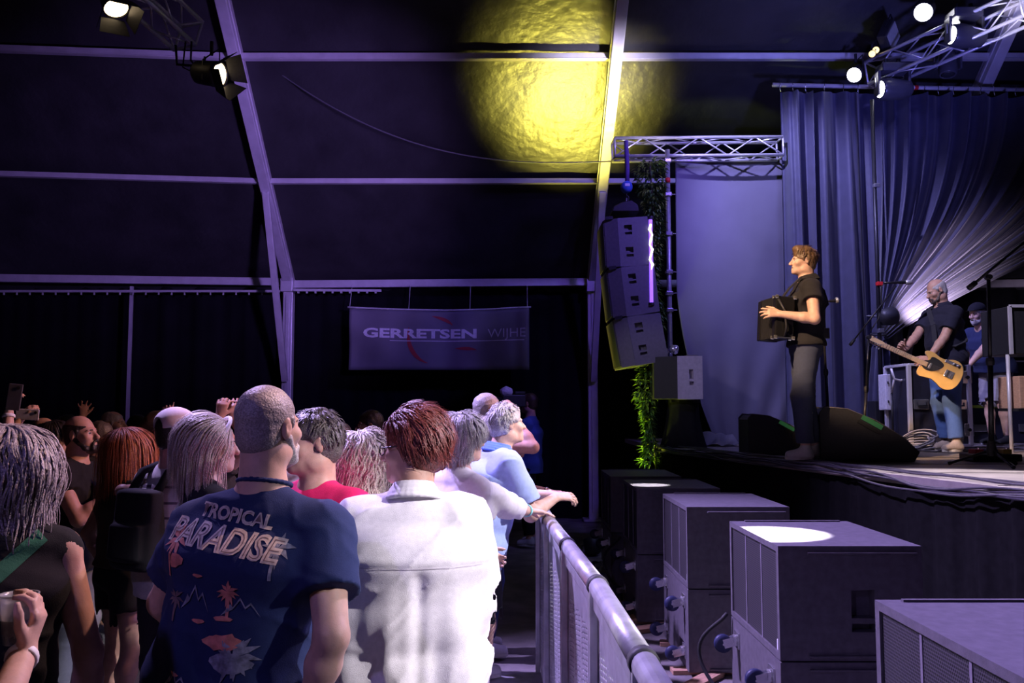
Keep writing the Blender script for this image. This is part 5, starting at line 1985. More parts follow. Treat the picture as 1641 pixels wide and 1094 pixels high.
        for sd in 'LR':
            hip, kn, ank = Lg[sd]
            r0, r1, r2 = 0.080 * s * hips + ez, 0.056 * s + ez + tr['flare'] * 0.5, 0.040 * s + ez + tr['flare']
            if tr['skirt']:
                tf.seg(hip, hip + (kn - hip) * tr['leg'] * 2, ex, (r0 * 1.2, r0 * 1.1), (r0 * 1.45, r0 * 1.25), 0.08)
                continue
            if tr['leg'] <= 0.5:
                tf.cone(hip, hip + (kn - hip) * tr['leg'] * 2, r0, r1 + 0.012 + (r0 - r1) * (1 - tr['leg'] * 2), 0.035)
                cutp, dv = hip + (kn - hip) * tr['leg'] * 2, (kn - hip)
            else:
                tf.cone(hip, kn, r0, r1, 0.035)
                endp = kn + (ank - kn) * (tr['leg'] - 0.5) * 2
                tf.cone(kn, endp, r1, r2, 0.03)
                cutp, dv = endp, ank - kn
            dv = dv / np.linalg.norm(dv)
            tf.seg(cutp + dv * 0.005, cutp + dv * 0.14, npv((1, 0, 0)), (0.10, 0.10), (0.10, 0.10), 0.004, 'cut', sq=6.0)
        nz2 = noise3(seed + 9, (18, 40), tr['wr'])
        rg2 = ridges(seed + 33, 34, tr.get('ra', 0.005))
        tf.warp(lambda x, y, z: nz2(x * 0.6, y * 0.6, z) + rg2(x * 0.5, y * 0.5, z))
        g.trousers = link(tr['name'], tf.mesh('trousers'), tr['col'], root)
    # ---- shoes
    if shoes:
        M_SH = cloth('shoe_%d_%d_%d' % tuple(int(c * 100) for c in shoes), shoes, 0.7)
        M_SOLE = mat('shoe_sole', (0.55, 0.53, 0.52), 0.7)
        for sd in 'LR':
            ank = Lg[sd][2]
            az = ank[2] - 0.085
            f = Field(ank - npv((0.12, 0.15, 0.14)), ank + npv((0.12, 0.26, 0.08)), 0.008)
            base = npv((ank[0], ank[1], az))
            f.seg(base + npv((0, -0.045, 0.045)), base + npv((0, 0.15, 0.032)), npv((1, 0, 0)), (0.040, 0.042), (0.046, 0.030), 0.02)
            f.cone(base + npv((0, -0.01, 0.05)), base + npv((0, 0.0, 0.11)), 0.045, 0.043, 0.03)
            f.cone(base + npv((0, 0.02, 0.07)), base + npv((0, 0.13, 0.045)), 0.035, 0.028, 0.03)
            f.keep_above(base + npv((0, 0, 0.022)), npv((0, 0, 1)))
            so = link('shoe', f.mesh('shoe'), M_SH, root)
            sm = MB()
            pr = [(0.041 * math.cos(a) * (1.08 if math.sin(a) > 0 else 0.95), 0.055 + 0.118 * math.sin(a)) for a in np.linspace(0, 2 * PI, 20, endpoint=False)]
            sm.prism(pr, base.tolist(), (base + npv((0, 0, 0.026))).tolist(), (1, 0, 0), (0, 1, 0)).build('sole', M_SOLE, so)
            lm = MB()
            for j in range(4):
                yy, zz = 0.045 + 0.022 * j, 0.096 - 0.012 * j
                lm.tube([(base + npv((-0.024, yy, zz - 0.01))).tolist(), (base + npv((0, yy, zz + 0.003))).tolist(), (base + npv((0.024, yy, zz - 0.01))).tolist()], 0.004, 5)
            lm.build('laces', M_SOLE, so, smooth=True)
    # ---- hair
    if hair:
        make_hair(g, hair, seed)
    if beard:
        bf = Field(headc - 0.2, headc + npv((0.2, 0.2, 0.1)), 0.006)
        eb = lambda c, r, k=0.02, op='add': bf.ell(hp(*c), tuple(q_ * hs for q_ in r), Rh, k, op)
        lg = beard.get('len', 0.01)
        eb((0, 0.046, -0.088), (0.046 + lg * 0.4, 0.048 + lg, 0.032 + lg))
        eb((0, 0.084, -0.104), (0.028, 0.022 + lg, 0.018 + lg))
        for sx in (-1, 1):
            bf.cone(hp(sx * 0.066, 0.005, -0.03), hp(sx * 0.046, 0.052, -0.092), 0.014 * hs, 0.017 * hs, 0.02)
            bf.cone(hp(sx * 0.026, 0.096, -0.068), hp(sx * 0.024, 0.090, -0.10), 0.010 * hs, 0.011 * hs, 0.01)
            bf.cone(hp(0, 0.109, -0.050), hp(sx * 0.024, 0.098, -0.062), 0.0075 * hs, 0.006 * hs, 0.008)
        eb((0, 0.115, -0.067), (0.017, 0.03, 0.005), 0.005, 'cut')
        nb = noise3(seed + 3, (120, 260), 0.0025)
        bf.warp(nb)
        link('beard', bf.mesh('beard'), hair_mat(*beard['mat']), root)
    if glasses:
        M_GL = mat('spectacle_frame', glasses if isinstance(glasses, tuple) else (0.02, 0.02, 0.022), 0.3, 0.3)
        M_LENS = mat('spectacle_lens', (0.9, 0.9, 0.95), 0.03, spec=0.8, trans=0.95)
        m_ = MB()
        for sx in (-1, 1):
            ring = []
            for i in range(16):
                a = 2 * PI * i / 16
                ring.append(hp(sx * 0.033 + 0.024 * math.cos(a), 0.107 - 0.05 * abs(math.cos(a) * 0.024 * (1 if sx * math.cos(a) > 0 else 0)) * 4, -0.004 + 0.018 * math.sin(a)).tolist())
            m_.tube(ring, 0.0022, 6, closed=True)
            m_.tube([hp(sx * 0.057, 0.103, 0.002).tolist(), hp(sx * 0.076, 0.09, 0.004).tolist(), hp(sx * 0.083, -0.008, 0.012).tolist(), hp(sx * 0.08, -0.022, -0.005).tolist()], 0.0022, 6)
        m_.tube([hp(-0.010, 0.110, 0.0).tolist(), hp(0, 0.114, 0.003).tolist(), hp(0.010, 0.110, 0.0).tolist()], 0.002, 6)
        m_.build('glasses', M_GL, root, smooth=True)
    return g


# ------------------------------------------------------------------ hair
def make_hair(g, hair, seed):
    hp, hs, Rh, headc = g.hp, g.hs, g.Rh, g.headc
    st = hair['style']
    hm = hair_mat(*hair['mat'])
    rr = np.random.default_rng(seed + 100)
    if st in ('short', 'crop', 'balding', 'horseshoe', 'cap_under'):
        thick = hair.get('thick', 0.012)
        lo_, hi_ = headc - 0.2, headc + 0.2
        f = Field(lo_, hi_, hair.get('h', 0.006))
        el = lambda c, r, k=0.02, op='add', R=None: f.ell(hp(*c), tuple(q * hs for q in r), Rh if R is None else Rh @ R, k, op)
        el((0, -0.014, 0.038), (0.075 + thick * 0.7, 0.094 + thick * 0.8, 0.083 + thick))
        el((0, -0.045, -0.02), (0.064 + thick * 0.5, 0.058 + thick * 0.6, 0.070), 0.02)
        for sx in (-1, 1):
            f.cone(hp(sx * 0.071, 0.022, 0.02), hp(sx * 0.070, 0.016, -0.022), 0.010, 0.008, 0.012)
        if hair.get('quiff'):
            el((0, 0.055, 0.105), (0.055, 0.045, 0.03 + 0.02 * hair['quiff']), 0.03)
        # face opening, ears and nape
        el((0, 0.135, -0.045), (0.082, 0.105, 0.108 + hair.get('hairline', 0.0)), 0.008, 'cut')
        for sx in (-1, 1):
            el((sx * 0.085, -0.006, -0.012), (0.022, 0.024, 0.036), 0.006, 'cut')
            el((sx * 0.09, 0.06, -0.05), (0.045, 0.058, 0.07), 0.008, 'cut')
        el((0, 0.02, -0.16), (0.11, 0.12, 0.085), 0.01, 'cut')
        if st == 'balding':
            el((0, 0.045, 0.135), (0.058, 0.085, 0.055), 0.02, 'cut')
        if st == 'horseshoe':
            el((0, 0.02, 0.15), (0.10, 0.15, 0.115), 0.012, 'cut')
        nz = noise3(seed + 2, hair.get('freq', (70, 150)), hair.get('amp', 0.003))
        f.warp(nz)
        o = link('hair', f.mesh('hair'), hm, g.root)
        if hair.get('tufts', 0):
            strands(g, hair, rr, hm, o)
        g.hair = o
        return
    strands(g, hair, rr, hm, None)


def strands(g, hair, rr, hm, parent):
    """locks growing from the scalp: each a tapering curved strip following the skull, then hanging"""
    hs, Rh = g.hs, g.Rh
    hp = g.hp
    n = hair.get('n', 700) if parent is None else hair.get('tufts')
    L0 = hair.get('len', 0.3)
    thick = hair.get('lock', 0.003)
    curl, cf = hair.get('curl', 0.0), hair.get('cfreq', 40)
    lift = hair.get('lift', 0.012)
    part = hair.get('part', 0.0)
    back = hair.get('back', 0.0)
    crown = np.array(hair.get('crown', (0.0, -0.03, 0.118)))
    vol = hair.get('vol', 0.0)
    seg = hair.get('seg', 14)
    C = np.array((0, -0.012, 0.034))
    R3 = np.array((0.078, 0.097, 0.088))
    down = (Rh.T @ npv((0, 0, -1))).astype(float)
    unit = lambda a_: a_ / (np.linalg.norm(a_, axis=-1, keepdims=True) + 1e-9)
    v = unit(rr.normal(size=(n * 8, 3)))
    ok = (v[:, 2] > -0.35) & ~((v[:, 1] > 0.30) & (v[:, 2] < hair.get('front', 0.62))) & ~((v[:, 1] > 0.05) & (v[:, 2] < 0.05))
    v = v[ok][:n]
    n = len(v)
    # neighbouring hairs gather into locks: share wave phase and direction with a guide
    ng = max(12, n // hair.get('clump', 9))
    gd = v[:ng]
    own = np.argmax(v @ gd.T, axis=1)
    q = C + v * R3
    L = L0 * rr.uniform(0.78, 1.12, ng)[own] * rr.uniform(0.93, 1.05, n)
    if hair.get('frontlen') is not None:
        L = np.where(v[:, 1] > 0.1, hair['frontlen'] * rr.uniform(0.8, 1.1, n), L)
    step = (L / seg)[:, None]
    lf = (lift * rr.uniform(0.3, 1.4, n))[:, None]
    ph = (rr.uniform(0, 6.28, ng)[own] + rr.normal(size=n) * (0.45 + 0.5 * hair.get('loose', 0)))[:, None]
    amp = (curl * rr.uniform(0.5, 1.4, ng)[own])[:, None]
    cfv = (cf * rr.uniform(0.8, 1.2, ng)[own])[:, None]
    sj = np.clip(rr.normal(size=(ng, 3)), -1.4, 1.4)[own] * hair.get('jit', 0.15) + np.clip(rr.normal(size=(n, 3)), -1.6, 1.6) * hair.get('jit', 0.15) * 0.35 * (1 + 1.5 * hair.get('loose', 0))
    sgn = np.sign(v[:, :1])
    if hair.get('wave'):
        ph = (hair['wave'] * (v[:, 0] * 2.1 + v[:, 1] * 2.7 + np.sin(v[:, 0] * 9 + v[:, 2] * 5)) + rr.normal(size=n) * 0.55)[:, None]
    d = None
    path, frames = [], []
    for j in range(seg + 1):
        t = j / seg
        rel = (q - C) / R3
        rad = np.linalg.norm(rel, axis=1, keepdims=True)
        nrm = unit(rel / R3)
        fl = (q - crown) + np.concatenate([part * sgn, -back * np.ones((n, 1)), np.zeros((n, 1))], 1) + sj * 0.05
        fl = unit(fl - nrm * (fl * nrm).sum(1, keepdims=True))
        dn = down - nrm * (nrm @ down)[:, None]
        w_ = np.clip(1.0 - nrm[:, 2:], 0, 1)
        d_on = fl * (1 - 0.6 * w_) + dn * (0.75 * w_) + sj * 0.35
        d_off = down + sj * 0.25 + np.concatenate([np.sign(q[:, :1]) * vol, -vol * np.ones((n, 1)), np.zeros((n, 1))], 1) * (1 - t)
        on = (q[:, 2:] > -0.04) & (rad < 1.6)
        dirv = unit(np.where(on, d_on, d_off))
        if d is not None:
            dirv = unit(d * 0.45 + dirv * 0.55)
        d = dirv
        s1 = np.cross(dirv, nrm)
        off = (s1 * np.sin(ph + cfv * t * L[:, None]) + nrm * np.cos(ph * 1.3 + cfv * t * L[:, None])) * amp * min(1, t * 3)
        path.append(q + off + nrm * lf * math.sin(PI * min(1, t * 1.4) * 0.5 + 0.2))
        q = q + dirv * step
        rel = (q - C) / R3
        rad = np.linalg.norm(rel, axis=1, keepdims=True)
        q = np.where((rad < 1.02) & (q[:, 2:] > -0.06), C + rel / rad * 1.02 * R3, q)
        hx = np.hypot(q[:, 0], q[:, 1] + 0.02)
        f_ = np.where((q[:, 2] <= -0.05) & (hx < 0.066), 0.066 / (hx + 1e-6), 1.0)
        q = np.stack([q[:, 0] * f_, (q[:, 1] + 0.02) * f_ - 0.02, q[:, 2]], 1)
    Pp = np.stack(path)                       # seg+1, n, 3
    th = (thick * rr.uniform(0.7, 1.25, n))[:, None]
    sides = 3
    V_ = np.zeros((n, seg + 1, sides, 3))
    for j in range(seg + 1):
        t = j / seg
        tg = unit(Pp[min(j + 1, seg)] - Pp[max(j - 1, 0)])
        nn = Pp[j] - C
        nn = unit(nn - tg * (nn * tg).sum(1, keepdims=True))
        bb = np.cross(tg, nn)
        r_ = th * max(0.12, 0.6 + 0.9 * t - 1.4 * t * t)
        for k_ in range(sides):
            V_[:, j, k_] = Pp[j] + bb * (k_ - 1) * r_ * 1.6 + nn * (0.5 if k_ == 1 else -0.2) * r_
    VV = V_.reshape(-1, 3) * hs @ Rh.T.astype(float) + g.headc
    verts = [tuple(x) for x in VV.tolist()]
    bi = (np.arange(n) * (seg + 1) * sides)[:, None, None] + (np.arange(seg) * sides)[None, :, None]
    k1 = np.arange(sides - 1)[None, None, :]
    k2 = k1 + 1
    fa = np.stack([bi + k1, bi + sides + k1, bi + sides + k2, bi + k2], -1).reshape(-1, 4)
    faces = [tuple(x) for x in fa.tolist()]
    # scalp cap below the locks
    if parent is None:
        f = Field(g.headc - 0.2, g.headc + 0.2, 0.008)
        f.ell(hp(0, -0.014, 0.038), tuple(q_ * hs for q_ in (0.0785, 0.098, 0.0885)), Rh)
        f.ell(hp(0, -0.045, -0.02), tuple(q_ * hs for q_ in (0.066, 0.060, 0.072)), Rh, 0.02)
        f.ell(hp(0, 0.135, -0.045), tuple(q_ * hs for q_ in (0.085, 0.105, 0.115)), Rh, 0.008, 'cut')
        f.ell(hp(0, 0.02, -0.17), tuple(q_ * hs for q_ in (0.11, 0.12, 0.085)), Rh, 0.01, 'cut')
        for sx in (-1, 1):
            f.ell(hp(sx * 0.09, 0.05, -0.05), tuple(q_ * hs for q_ in (0.04, 0.06, 0.07)), Rh, 0.008, 'cut')
        cme = f.mesh('scalp')
        nb = len(verts)
        co = np.empty(len(cme.vertices) * 3, dtype=np.float32)
        cme.vertices.foreach_get('co', co)
        co = co.reshape(-1, 3)
        fi = np.empty(len(cme.loops), dtype=np.int32)
        cme.loops.foreach_get('vertex_index', fi)
        verts += [tuple(c) for c in co.tolist()]
        faces += [tuple(int(x) + nb for x in q_) for q_ in fi.reshape(-1, 4)]
        bpy.data.meshes.remove(cme)
    me = bpy.data.meshes.new('hair')
    me.from_pydata(verts, [], faces)
    me.update()
    g.hair = link('hair' if parent is None else 'hair_locks', me, hm, g.root if parent is None else parent, smooth=True)


def lay_on(g, me, name, material, o2w, ray_dir, target, off=0.0035, parent=None):
    """press a flat mesh (in plane coordinates) onto the target mesh: o2w maps (x, y) to a start point, ray_dir is the pressing direction, all in the person's own space"""
    bm = bmesh.new()
    bm.from_mesh(target)
    bvh = BVHTree.FromBMesh(bm)
    bm.free()
    rd = Vector(ray_dir).normalized()
    bad = set()
    for v in me.vertices:
        st = o2w(v.co.x, v.co.y)
        hit, nrm, _, _ = bvh.ray_cast(st, rd)
        if hit is None:
            bad.add(v.index)
            v.co = st
        else:
            v.co = hit - rd * off
    if bad:
        bm = bmesh.new()
        bm.from_mesh(me)
        bm.verts.ensure_lookup_table()
        bmesh.ops.delete(bm, geom=[bm.verts[i] for i in bad], context='VERTS')
        bm.to_mesh(me)
        bm.free()
    return link(name, me, material, parent)

# ------------------------------------------------------------------ the audience
R_ = math.radians
C_NAVY = cloth('navy', (0.022, 0.034, 0.105))
C_WHITE = cloth('white_linen', (0.80, 0.77, 0.80), bump=0.25, bscale=500)
C_CREAM = cloth('cream', (0.66, 0.62, 0.60))
C_PINK = cloth('hot_pink', (0.75, 0.02, 0.13))
C_LBLUE = cloth('pale_blue', (0.36, 0.46, 0.78))
C_BLACK = cloth('black', (0.014, 0.014, 0.016))
C_OLIVE = cloth('olive', (0.06, 0.055, 0.04))
C_JEANS = cloth('dark_denim', (0.025, 0.04, 0.11))
C_GREYJ = cloth('grey_denim', (0.13, 0.14, 0.17))
C_DARK = cloth('charcoal', (0.03, 0.03, 0.035))
C_RED = cloth('brick_red', (0.42, 0.06, 0.03))
C_BEIGE = cloth('beige', (0.42, 0.36, 0.28))
H_GREY = ('grey', (0.34, 0.32, 0.33), (0.62, 0.59, 0.60))
H_WHITE = ('silver', (0.34, 0.31, 0.31), (0.62, 0.58, 0.58))
H_CROP = ('cropped_grey', (0.30, 0.25, 0.25), (0.48, 0.42, 0.42))
H_RED = ('dark_red', (0.085, 0.014, 0.012), (0.26, 0.055, 0.045))
H_BLOND = ('blonde', (0.50, 0.38, 0.30), (0.78, 0.68, 0.60))
H_CURLB = ('ash_blonde', (0.44, 0.36, 0.29), (0.80, 0.74, 0.66))
H_BROWN = ('brown', (0.05, 0.03, 0.02))
H_DARK = ('black_brown', (0.022, 0.016, 0.014))
H_GINGER = ('ginger', (0.30, 0.075, 0.025), (0.50, 0.16, 0.06))
H_GBROWN = ('grey_brown', (0.055, 0.042, 0.038), (0.15, 0.12, 0.11))
M_BELT = mat('red_leather', (0.33, 0.045, 0.03), 0.5)
M_GOLD = mat('gold', (0.75, 0.52, 0.2), 0.25, 0.9)
M_SILVER = mat('silver_metal', (0.8, 0.8, 0.82), 0.2, 0.9)
M_BANDW = mat('wristband_white', (0.75, 0.75, 0.78), 0.6)
M_BANDT = mat('wristband_teal', (0.25, 0.62, 0.62), 0.6)
M_CUP = mat('plastic_cup', (0.80, 0.80, 0.84), 0.15, spec=0.5, trans=0.75)
M_FOAM = mat('beer_foam', (0.75, 0.70, 0.62), 0.8)
M_PHONE = mat('phone_shell', (0.10, 0.10, 0.12), 0.3)
M_PHONEW = mat('phone_shell_white', (0.62, 0.62, 0.68), 0.35)


def cup(p, axis=(0, 0, 1), label='', r=0.04):
    ax = Vector(axis).normalized()
    t = thing('plastic_cup', label, 'cup', p)
    MB().lathe([(r * 0.72, 0.0), (r, 0.105), (r + 0.003, 0.107), (r + 0.003, 0.11), (r - 0.002, 0.11), (r - 0.003, 0.10), (r * 0.69, 0.004)], (0, 0, 0), ax, 24).build('cup_wall', M_CUP, t, smooth=True)
    MB().lathe([(r * 0.68, 0.006), (r * 0.86, 0.055), (0.0, 0.056)], (0, 0, 0), ax, 20).build('drink', M_FOAM, t, smooth=True)
    return t


# --- man in the navy shirt, back to us
def tee_warp(x, y, z, g):
    # long oblique folds falling from the shoulder blades to the hem
    a = np.clip((g.shl[2] - 0.16 - z) / 0.25, 0, 1) * (y < 0.02)
    u = x + 0.22 * (z - g.waist[2])
    return a * (0.011 * np.sin(u * 42 + 0.8) + 0.006 * np.sin(u * 83 + z * 8)) * np.clip(1.15 - np.abs(x) / 0.22, 0, 1)


pd = 2.6
g1 = person('large man with cropped grey hair and navy printed tee, back to the camera', (-0.805, pd, 0), R_(13), H=1.87, build=1.22, hips=1.08, drop=0.062, side_lean=0.13, belly=0.07, h=0.008, lean=0.02,
            head=(R_(12), R_(3), 0), skin=2, head_fwd=0.0, head_up=0.012,
            arms={'R': dict(ww=at(488, 1165, 2.45), wpole=(0.6, -1, 0), curl=0.4), 'L': dict(w=(-0.25, 0.28, 1.0), pole=(-1, -0.6, 0))},
            shirt=dict(col=C_NAVY, ease=0.030, hem=0.558, sleeve=0.84, loose=0.020, wr=0.004, wf=(9, 19), ra=0.006, rf=20, warp=tee_warp, neck_r=0.074, collar=('crew', C_NAVY), h=0.008),
            trousers=dict(col=C_JEANS, top=0.60), hair=dict(style='crop', mat=H_CROP, thick=0.005, amp=0.0010, freq=(110, 240), hairline=-0.012, h=0.005),
            beard=dict(mat=H_WHITE, len=0.006), seed=1)
zb = 0.548 * 1.87
ring_pts = [(0.212 * math.cos(a), 0.03 + 0.180 * math.sin(a), zb + 0.006 * math.sin(a)) for a in np.linspace(0, 2 * PI, 36, endpoint=False)]
mb = MB()
for i, (x, y, z) in enumerate(ring_pts):
    mb.v += [(x, y, z - 0.019), (x, y, z + 0.019), (x * .97, y * .97, z + 0.019), (x * .97, y * .97, z - 0.019)]
N = len(ring_pts)
for i in range(N):
    j = (i + 1) % N
    for k in range(4):
        mb.f.append((i * 4 + k, j * 4 + k, j * 4 + (k + 1) % 4, i * 4 + (k + 1) % 4))
mb.build('belt', M_BELT, g1.root, smooth=False)

# the print on his back
M_PRINT = mat('print_cream', (0.60, 0.52, 0.47), 0.8, 0, 0.30, 60)
M_PRINT_P = mat('print_salmon', (0.58, 0.20, 0.16), 0.8, 0, 0.35, 40)
M_PRINT_G = mat('print_grey', (0.22, 0.23, 0.30), 0.8, 0, 0.5, 50)
M_PRINT_D = mat('print_shade', (0.18, 0.12, 0.13), 0.8, 0, 0.3, 50)


def back_map(cx, cz, tilt=0.0, arc=0.0):
    ct, st = math.cos(tilt), math.sin(tilt)

    def f(x, y):
        y = y - arc * x * x
        return Vector((cx + x * ct - y * st, -0.6, cz + x * st + y * ct))
    return f


zs = g1.shl[2]
sm = g1.shirt.data
for (txt, size, wt, cx, cz, tl, ar, spc) in (('TROPICAL', 0.050, 0.0020, 0.046, zs - 0.014, -0.14, 0.25, 1.02), ('PARADISE', 0.082, 0.0034, 0.032, zs - 0.074, -0.15, 0.25, 1.0)):
    lay_on(g1, refine(text_mesh(txt, size, wt, 0, spc), 0.014), 'lettering', M_PRINT, back_map(cx, cz, tl, ar), (0, 1, 0), sm, 0.004, g1.root)
    lay_on(g1, refine(text_mesh(txt, size, -0.0022 if size < 0.06 else -0.0026, 0, spc), 0.014), 'lettering_inline', M_PRINT_D, back_map(cx, cz, tl, ar), (0, 1, 0), sm, 0.0052, g1.root)
lay_on(g1, refine(text_mesh('BAND', 0.018, 0.0008), 0.01), 'lettering', M_PRINT_P, back_map(0.085, zs - 0.49, -0.03), (0, 1, 0), sm, 0.004, g1.root)


def flat(polys):
    b_ = MB()
    for pl in polys:
        n0 = len(b_.v)
        b_.v += [(x, y, 0) for x, y in pl]
        b_.f.append(tuple(range(n0, n0 + len(pl))))
    return refine(b_.mesh('print'), 0.012)


def palm(r=0.04, n=9, trunk=0.09, seed=0):
    q = random.Random(seed)
    out = []
    for i in range(n):
        a = 2 * PI * i / n + q.uniform(-.2, .2)
        L_ = r * q.uniform(0.75, 1.15)
        d_ = (math.cos(a), math.sin(a))
        pe = (-d_[1], d_[0])
        out.append([(0, 0), (d_[0] * L_ * .5 + pe[0] * r * .16, d_[1] * L_ * .5 + pe[1] * r * .16), (d_[0] * L_, d_[1] * L_ - r * .15), (d_[0] * L_ * .5 - pe[0] * r * .12, d_[1] * L_ * .5 - pe[1] * r * .12)])
    out.append([(-0.004, 0), (0.004, 0), (0.010, -trunk), (0.002, -trunk)])
    return out


def blob(rx, ry, n=14, seed=0):
    q = random.Random(seed)
    return [[(rx * math.cos(2 * PI * i / n) * q.uniform(.7, 1.1), ry * math.sin(2 * PI * i / n) * q.uniform(.6, 1.1)) for i in range(n)]]


def peaks(w_, h_, seed=0):
    return [[(-w_, 0), (-w_ * .6, h_ * .6), (-w_ * .45, h_ * .45), (-w_ * .1, h_), (w_ * .2, h_ * .5), (w_ * .45, h_ * .75), (w_, 0), (w_ * .45, h_ * .62), (w_ * .2, h_ * .38), (-w_ * .1, h_ * .85), (-w_ * .45, h_ * .33)]]


for (polys, mt, cx, cz) in ((palm(0.046, 9, 0.10, 1), M_PRINT_P, -0.155, zs - 0.145), (palm(0.042, 9, 0.08, 2), M_PRINT_G, 0.185, zs - 0.165), (palm(0.034, 11, 0.07, 3), M_PRINT_P, 0.062, zs - 0.275),
                            (blob(0.058, 0.026, 16, 4), M_PRINT_P, 0.055, zs - 0.405), (palm(0.062, 13, 0.05, 5), M_PRINT_G, 0.09, zs - 0.445), (blob(0.06, 0.03, 14, 6), M_PRINT_G, 0.075, zs - 0.46),
                            (peaks(0.045, 0.07), M_PRINT_G, -0.05, zs - 0.33), (peaks(0.05, 0.05), M_PRINT_G, 0.10, zs - 0.34), (peaks(0.045, 0.05), M_PRINT_G, -0.085, zs - 0.53), (blob(0.022, 0.006, 8, 7), M_PRINT_P, -0.04, zs - 0.235),
                            (blob(0.024, 0.007, 8, 8), M_PRINT_P, -0.03, zs - 0.355), (blob(0.022, 0.006, 8, 9), M_PRINT_P, -0.09, zs - 0.49), (blob(0.03, 0.008, 8, 10), M_PRINT_P, 0.05, zs - 0.345),
                            (blob(0.02, 0.006, 8, 13), M_PRINT_P, -0.06, zs - 0.56), (blob(0.03, 0.022, 12, 11), M_PRINT_P, -0.125, zs - 0.20), (palm(0.05, 9, 0.05, 12), M_PRINT_G, 0.085, zs - 0.57), (palm(0.03, 9, 0.06, 14), M_PRINT_D, -0.125, zs - 0.30)):
    lay_on(g1, flat(polys), 'print_motif', mt, back_map(cx * 0.9 + 0.03, cz + 0.070, -0.08), (0, 1, 0), sm, 0.0035, g1.root)
sig = [[(-0.06 + 0.012 * i + 0.006 * math.sin(i * 2.3), 0.010 * math.sin(i * 1.9)) for i in range(11)] + [(-0.06 + 0.012 * i + 0.006 * math.sin(i * 2.3) + 0.003, 0.010 * math.sin(i * 1.9) - 0.005) for i in range(10, -1, -1)]]
lay_on(g1, flat(sig), 'print_signature', M_PRINT_P, back_map(-0.045, zs - 0.50, -0.05), (0, 1, 0), sm, 0.0035, g1.root)


# --- woman in the white shirt
def linen_warp(x, y, z, g):
    d = 0
    bk = (y < 0.03)
    yoke = g.shl[2] - 0.155
    below = np.clip((yoke - z) / 0.03, 0, 1)
    # box pleat under the yoke and soft falls to the sides
    d = d + bk * below * 0.012 * np.exp(-((x - 0.02) / 0.022) ** 2) * np.clip(1 - (yoke - z) / 0.65, 0.2, 1)
    d = d + bk * below * np.clip((yoke - z) / 0.4, 0, 1) * 0.010 * np.sin((x + 0.10 * (z - yoke)) * 34 + 0.6)
    d = d + bk * 0.003 * np.exp(-((z - yoke) / 0.005) ** 2)
    return d


g2 = person('woman with short dark red hair and loose white linen shirt', (-0.325, 2.92, 0.019), R_(-6), H=1.785, build=1.22, hips=1.12, h=0.008, female=True,
            head=(R_(-66), R_(-2), 0), skin=1, head_fwd=0.01, head_up=-0.005,
            arms={'R': dict(w=(0.10, 0.24, 1.06), pole=(0.5, -1, -0.6), curl=0.5), 'L': dict(w=(-0.14, 0.24, 1.04), pole=(-0.5, -0.8, -0.5), curl=0.5)},
            shirt=dict(col=C_WHITE, ease=0.045, hem=0.42, sleeve=0.88, loose=0.026, wr=0.0045, wf=(10, 24), ra=0.008, rf=24, warp=linen_warp, drape=0.004, neck_r=0.07, collar=('shirt', C_WHITE), h=0.008, bust=False, box=True),
            trousers=dict(col=C_JEANS), hair=dict(style='short', mat=H_RED, thick=0.030, amp=0.004, freq=(60, 130), tufts=3800, len=0.075, lock=0.0019, lift=0.022, jit=0.40, seg=8, front=0.55, back=0.10, hairline=-0.01, crown=(0.0, 0.04, 0.122)),
            glasses=(0.03, 0.03, 0.03), seed=2)
pts = []
for i in range(40):
    x = -0.20 + 0.42 * i / 39
    pts.append((x, 0))
seam = MB()
for i in range(39):
    seam.v += [(pts[i][0], -0.0016, 0), (pts[i + 1][0], -0.0016, 0), (pts[i + 1][0], 0.0016, 0), (pts[i][0], 0.0016, 0)]
    seam.f.append((4 * i, 4 * i + 1, 4 * i + 2, 4 * i + 3))
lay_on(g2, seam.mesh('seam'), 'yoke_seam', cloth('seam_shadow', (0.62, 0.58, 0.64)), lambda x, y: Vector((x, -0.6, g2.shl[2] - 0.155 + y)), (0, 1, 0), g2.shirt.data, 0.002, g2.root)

# --- man in the pink tee facing us
g3 = person('man in a hot pink tee with brown hair, facing the navy man', (-0.755, 3.40, 0), R_(-150), H=1.80, build=1.15, belly=0.05, h=0.009, head=(R_(35), 0, 0), skin=1,
            arms={'R': dict(w=(0.27, 0.12, 0.95)), 'L': dict(w=(-0.27, 0.10, 0.92))},
            shirt=dict(col=C_PINK, ease=0.025, hem=0.55, sleeve=0.8, loose=0.025, drape=0.003),
            trousers=dict(col=C_JEANS), hair=dict(style='short', mat=H_GBROWN, thick=0.016, amp=0.005, freq=(60, 130), tufts=600, len=0.05, lock=0.003, jit=0.6, seg=6, lift=0.012), seed=3)
MP = mat('print_dark_red', (0.20, 0.01, 0.03), 0.8)
front3 = lambda cx, cz: (lambda x, y: Vector((cx - x, 0.6, cz + y)))
fr = MB()
for (x0, y0, x1, y1) in ((-0.10, 0.10, 0.10, 0.104), (-0.10, -0.16, -0.096, 0.10), (0.096, -0.16, 0.10, 0.10)):
    n0 = len(fr.v)
    fr.v += [(x0, y0, 0), (x1, y0, 0), (x1, y1, 0), (x0, y1, 0)]
    fr.f.append((n0, n0 + 1, n0 + 2, n0 + 3))
lay_on(g3, refine(fr.mesh('print'), 0.02), 'print_frame', MP, front3(0, g3.chest[2]), (0, -1, 0), g3.shirt.data, 0.004, g3.root)
lay_on(g3, refine(text_mesh('WINNERS', 0.042, 0.0004), 0.012), 'lettering', MP, front3(0.0, g3.chest[2] + 0.06), (0, -1, 0), g3.shirt.data, 0.004, g3.root)
ch = [(0.075 * math.cos(a), 0.05 + 0.02 * math.cos(2 * a), 0) for a in ()]
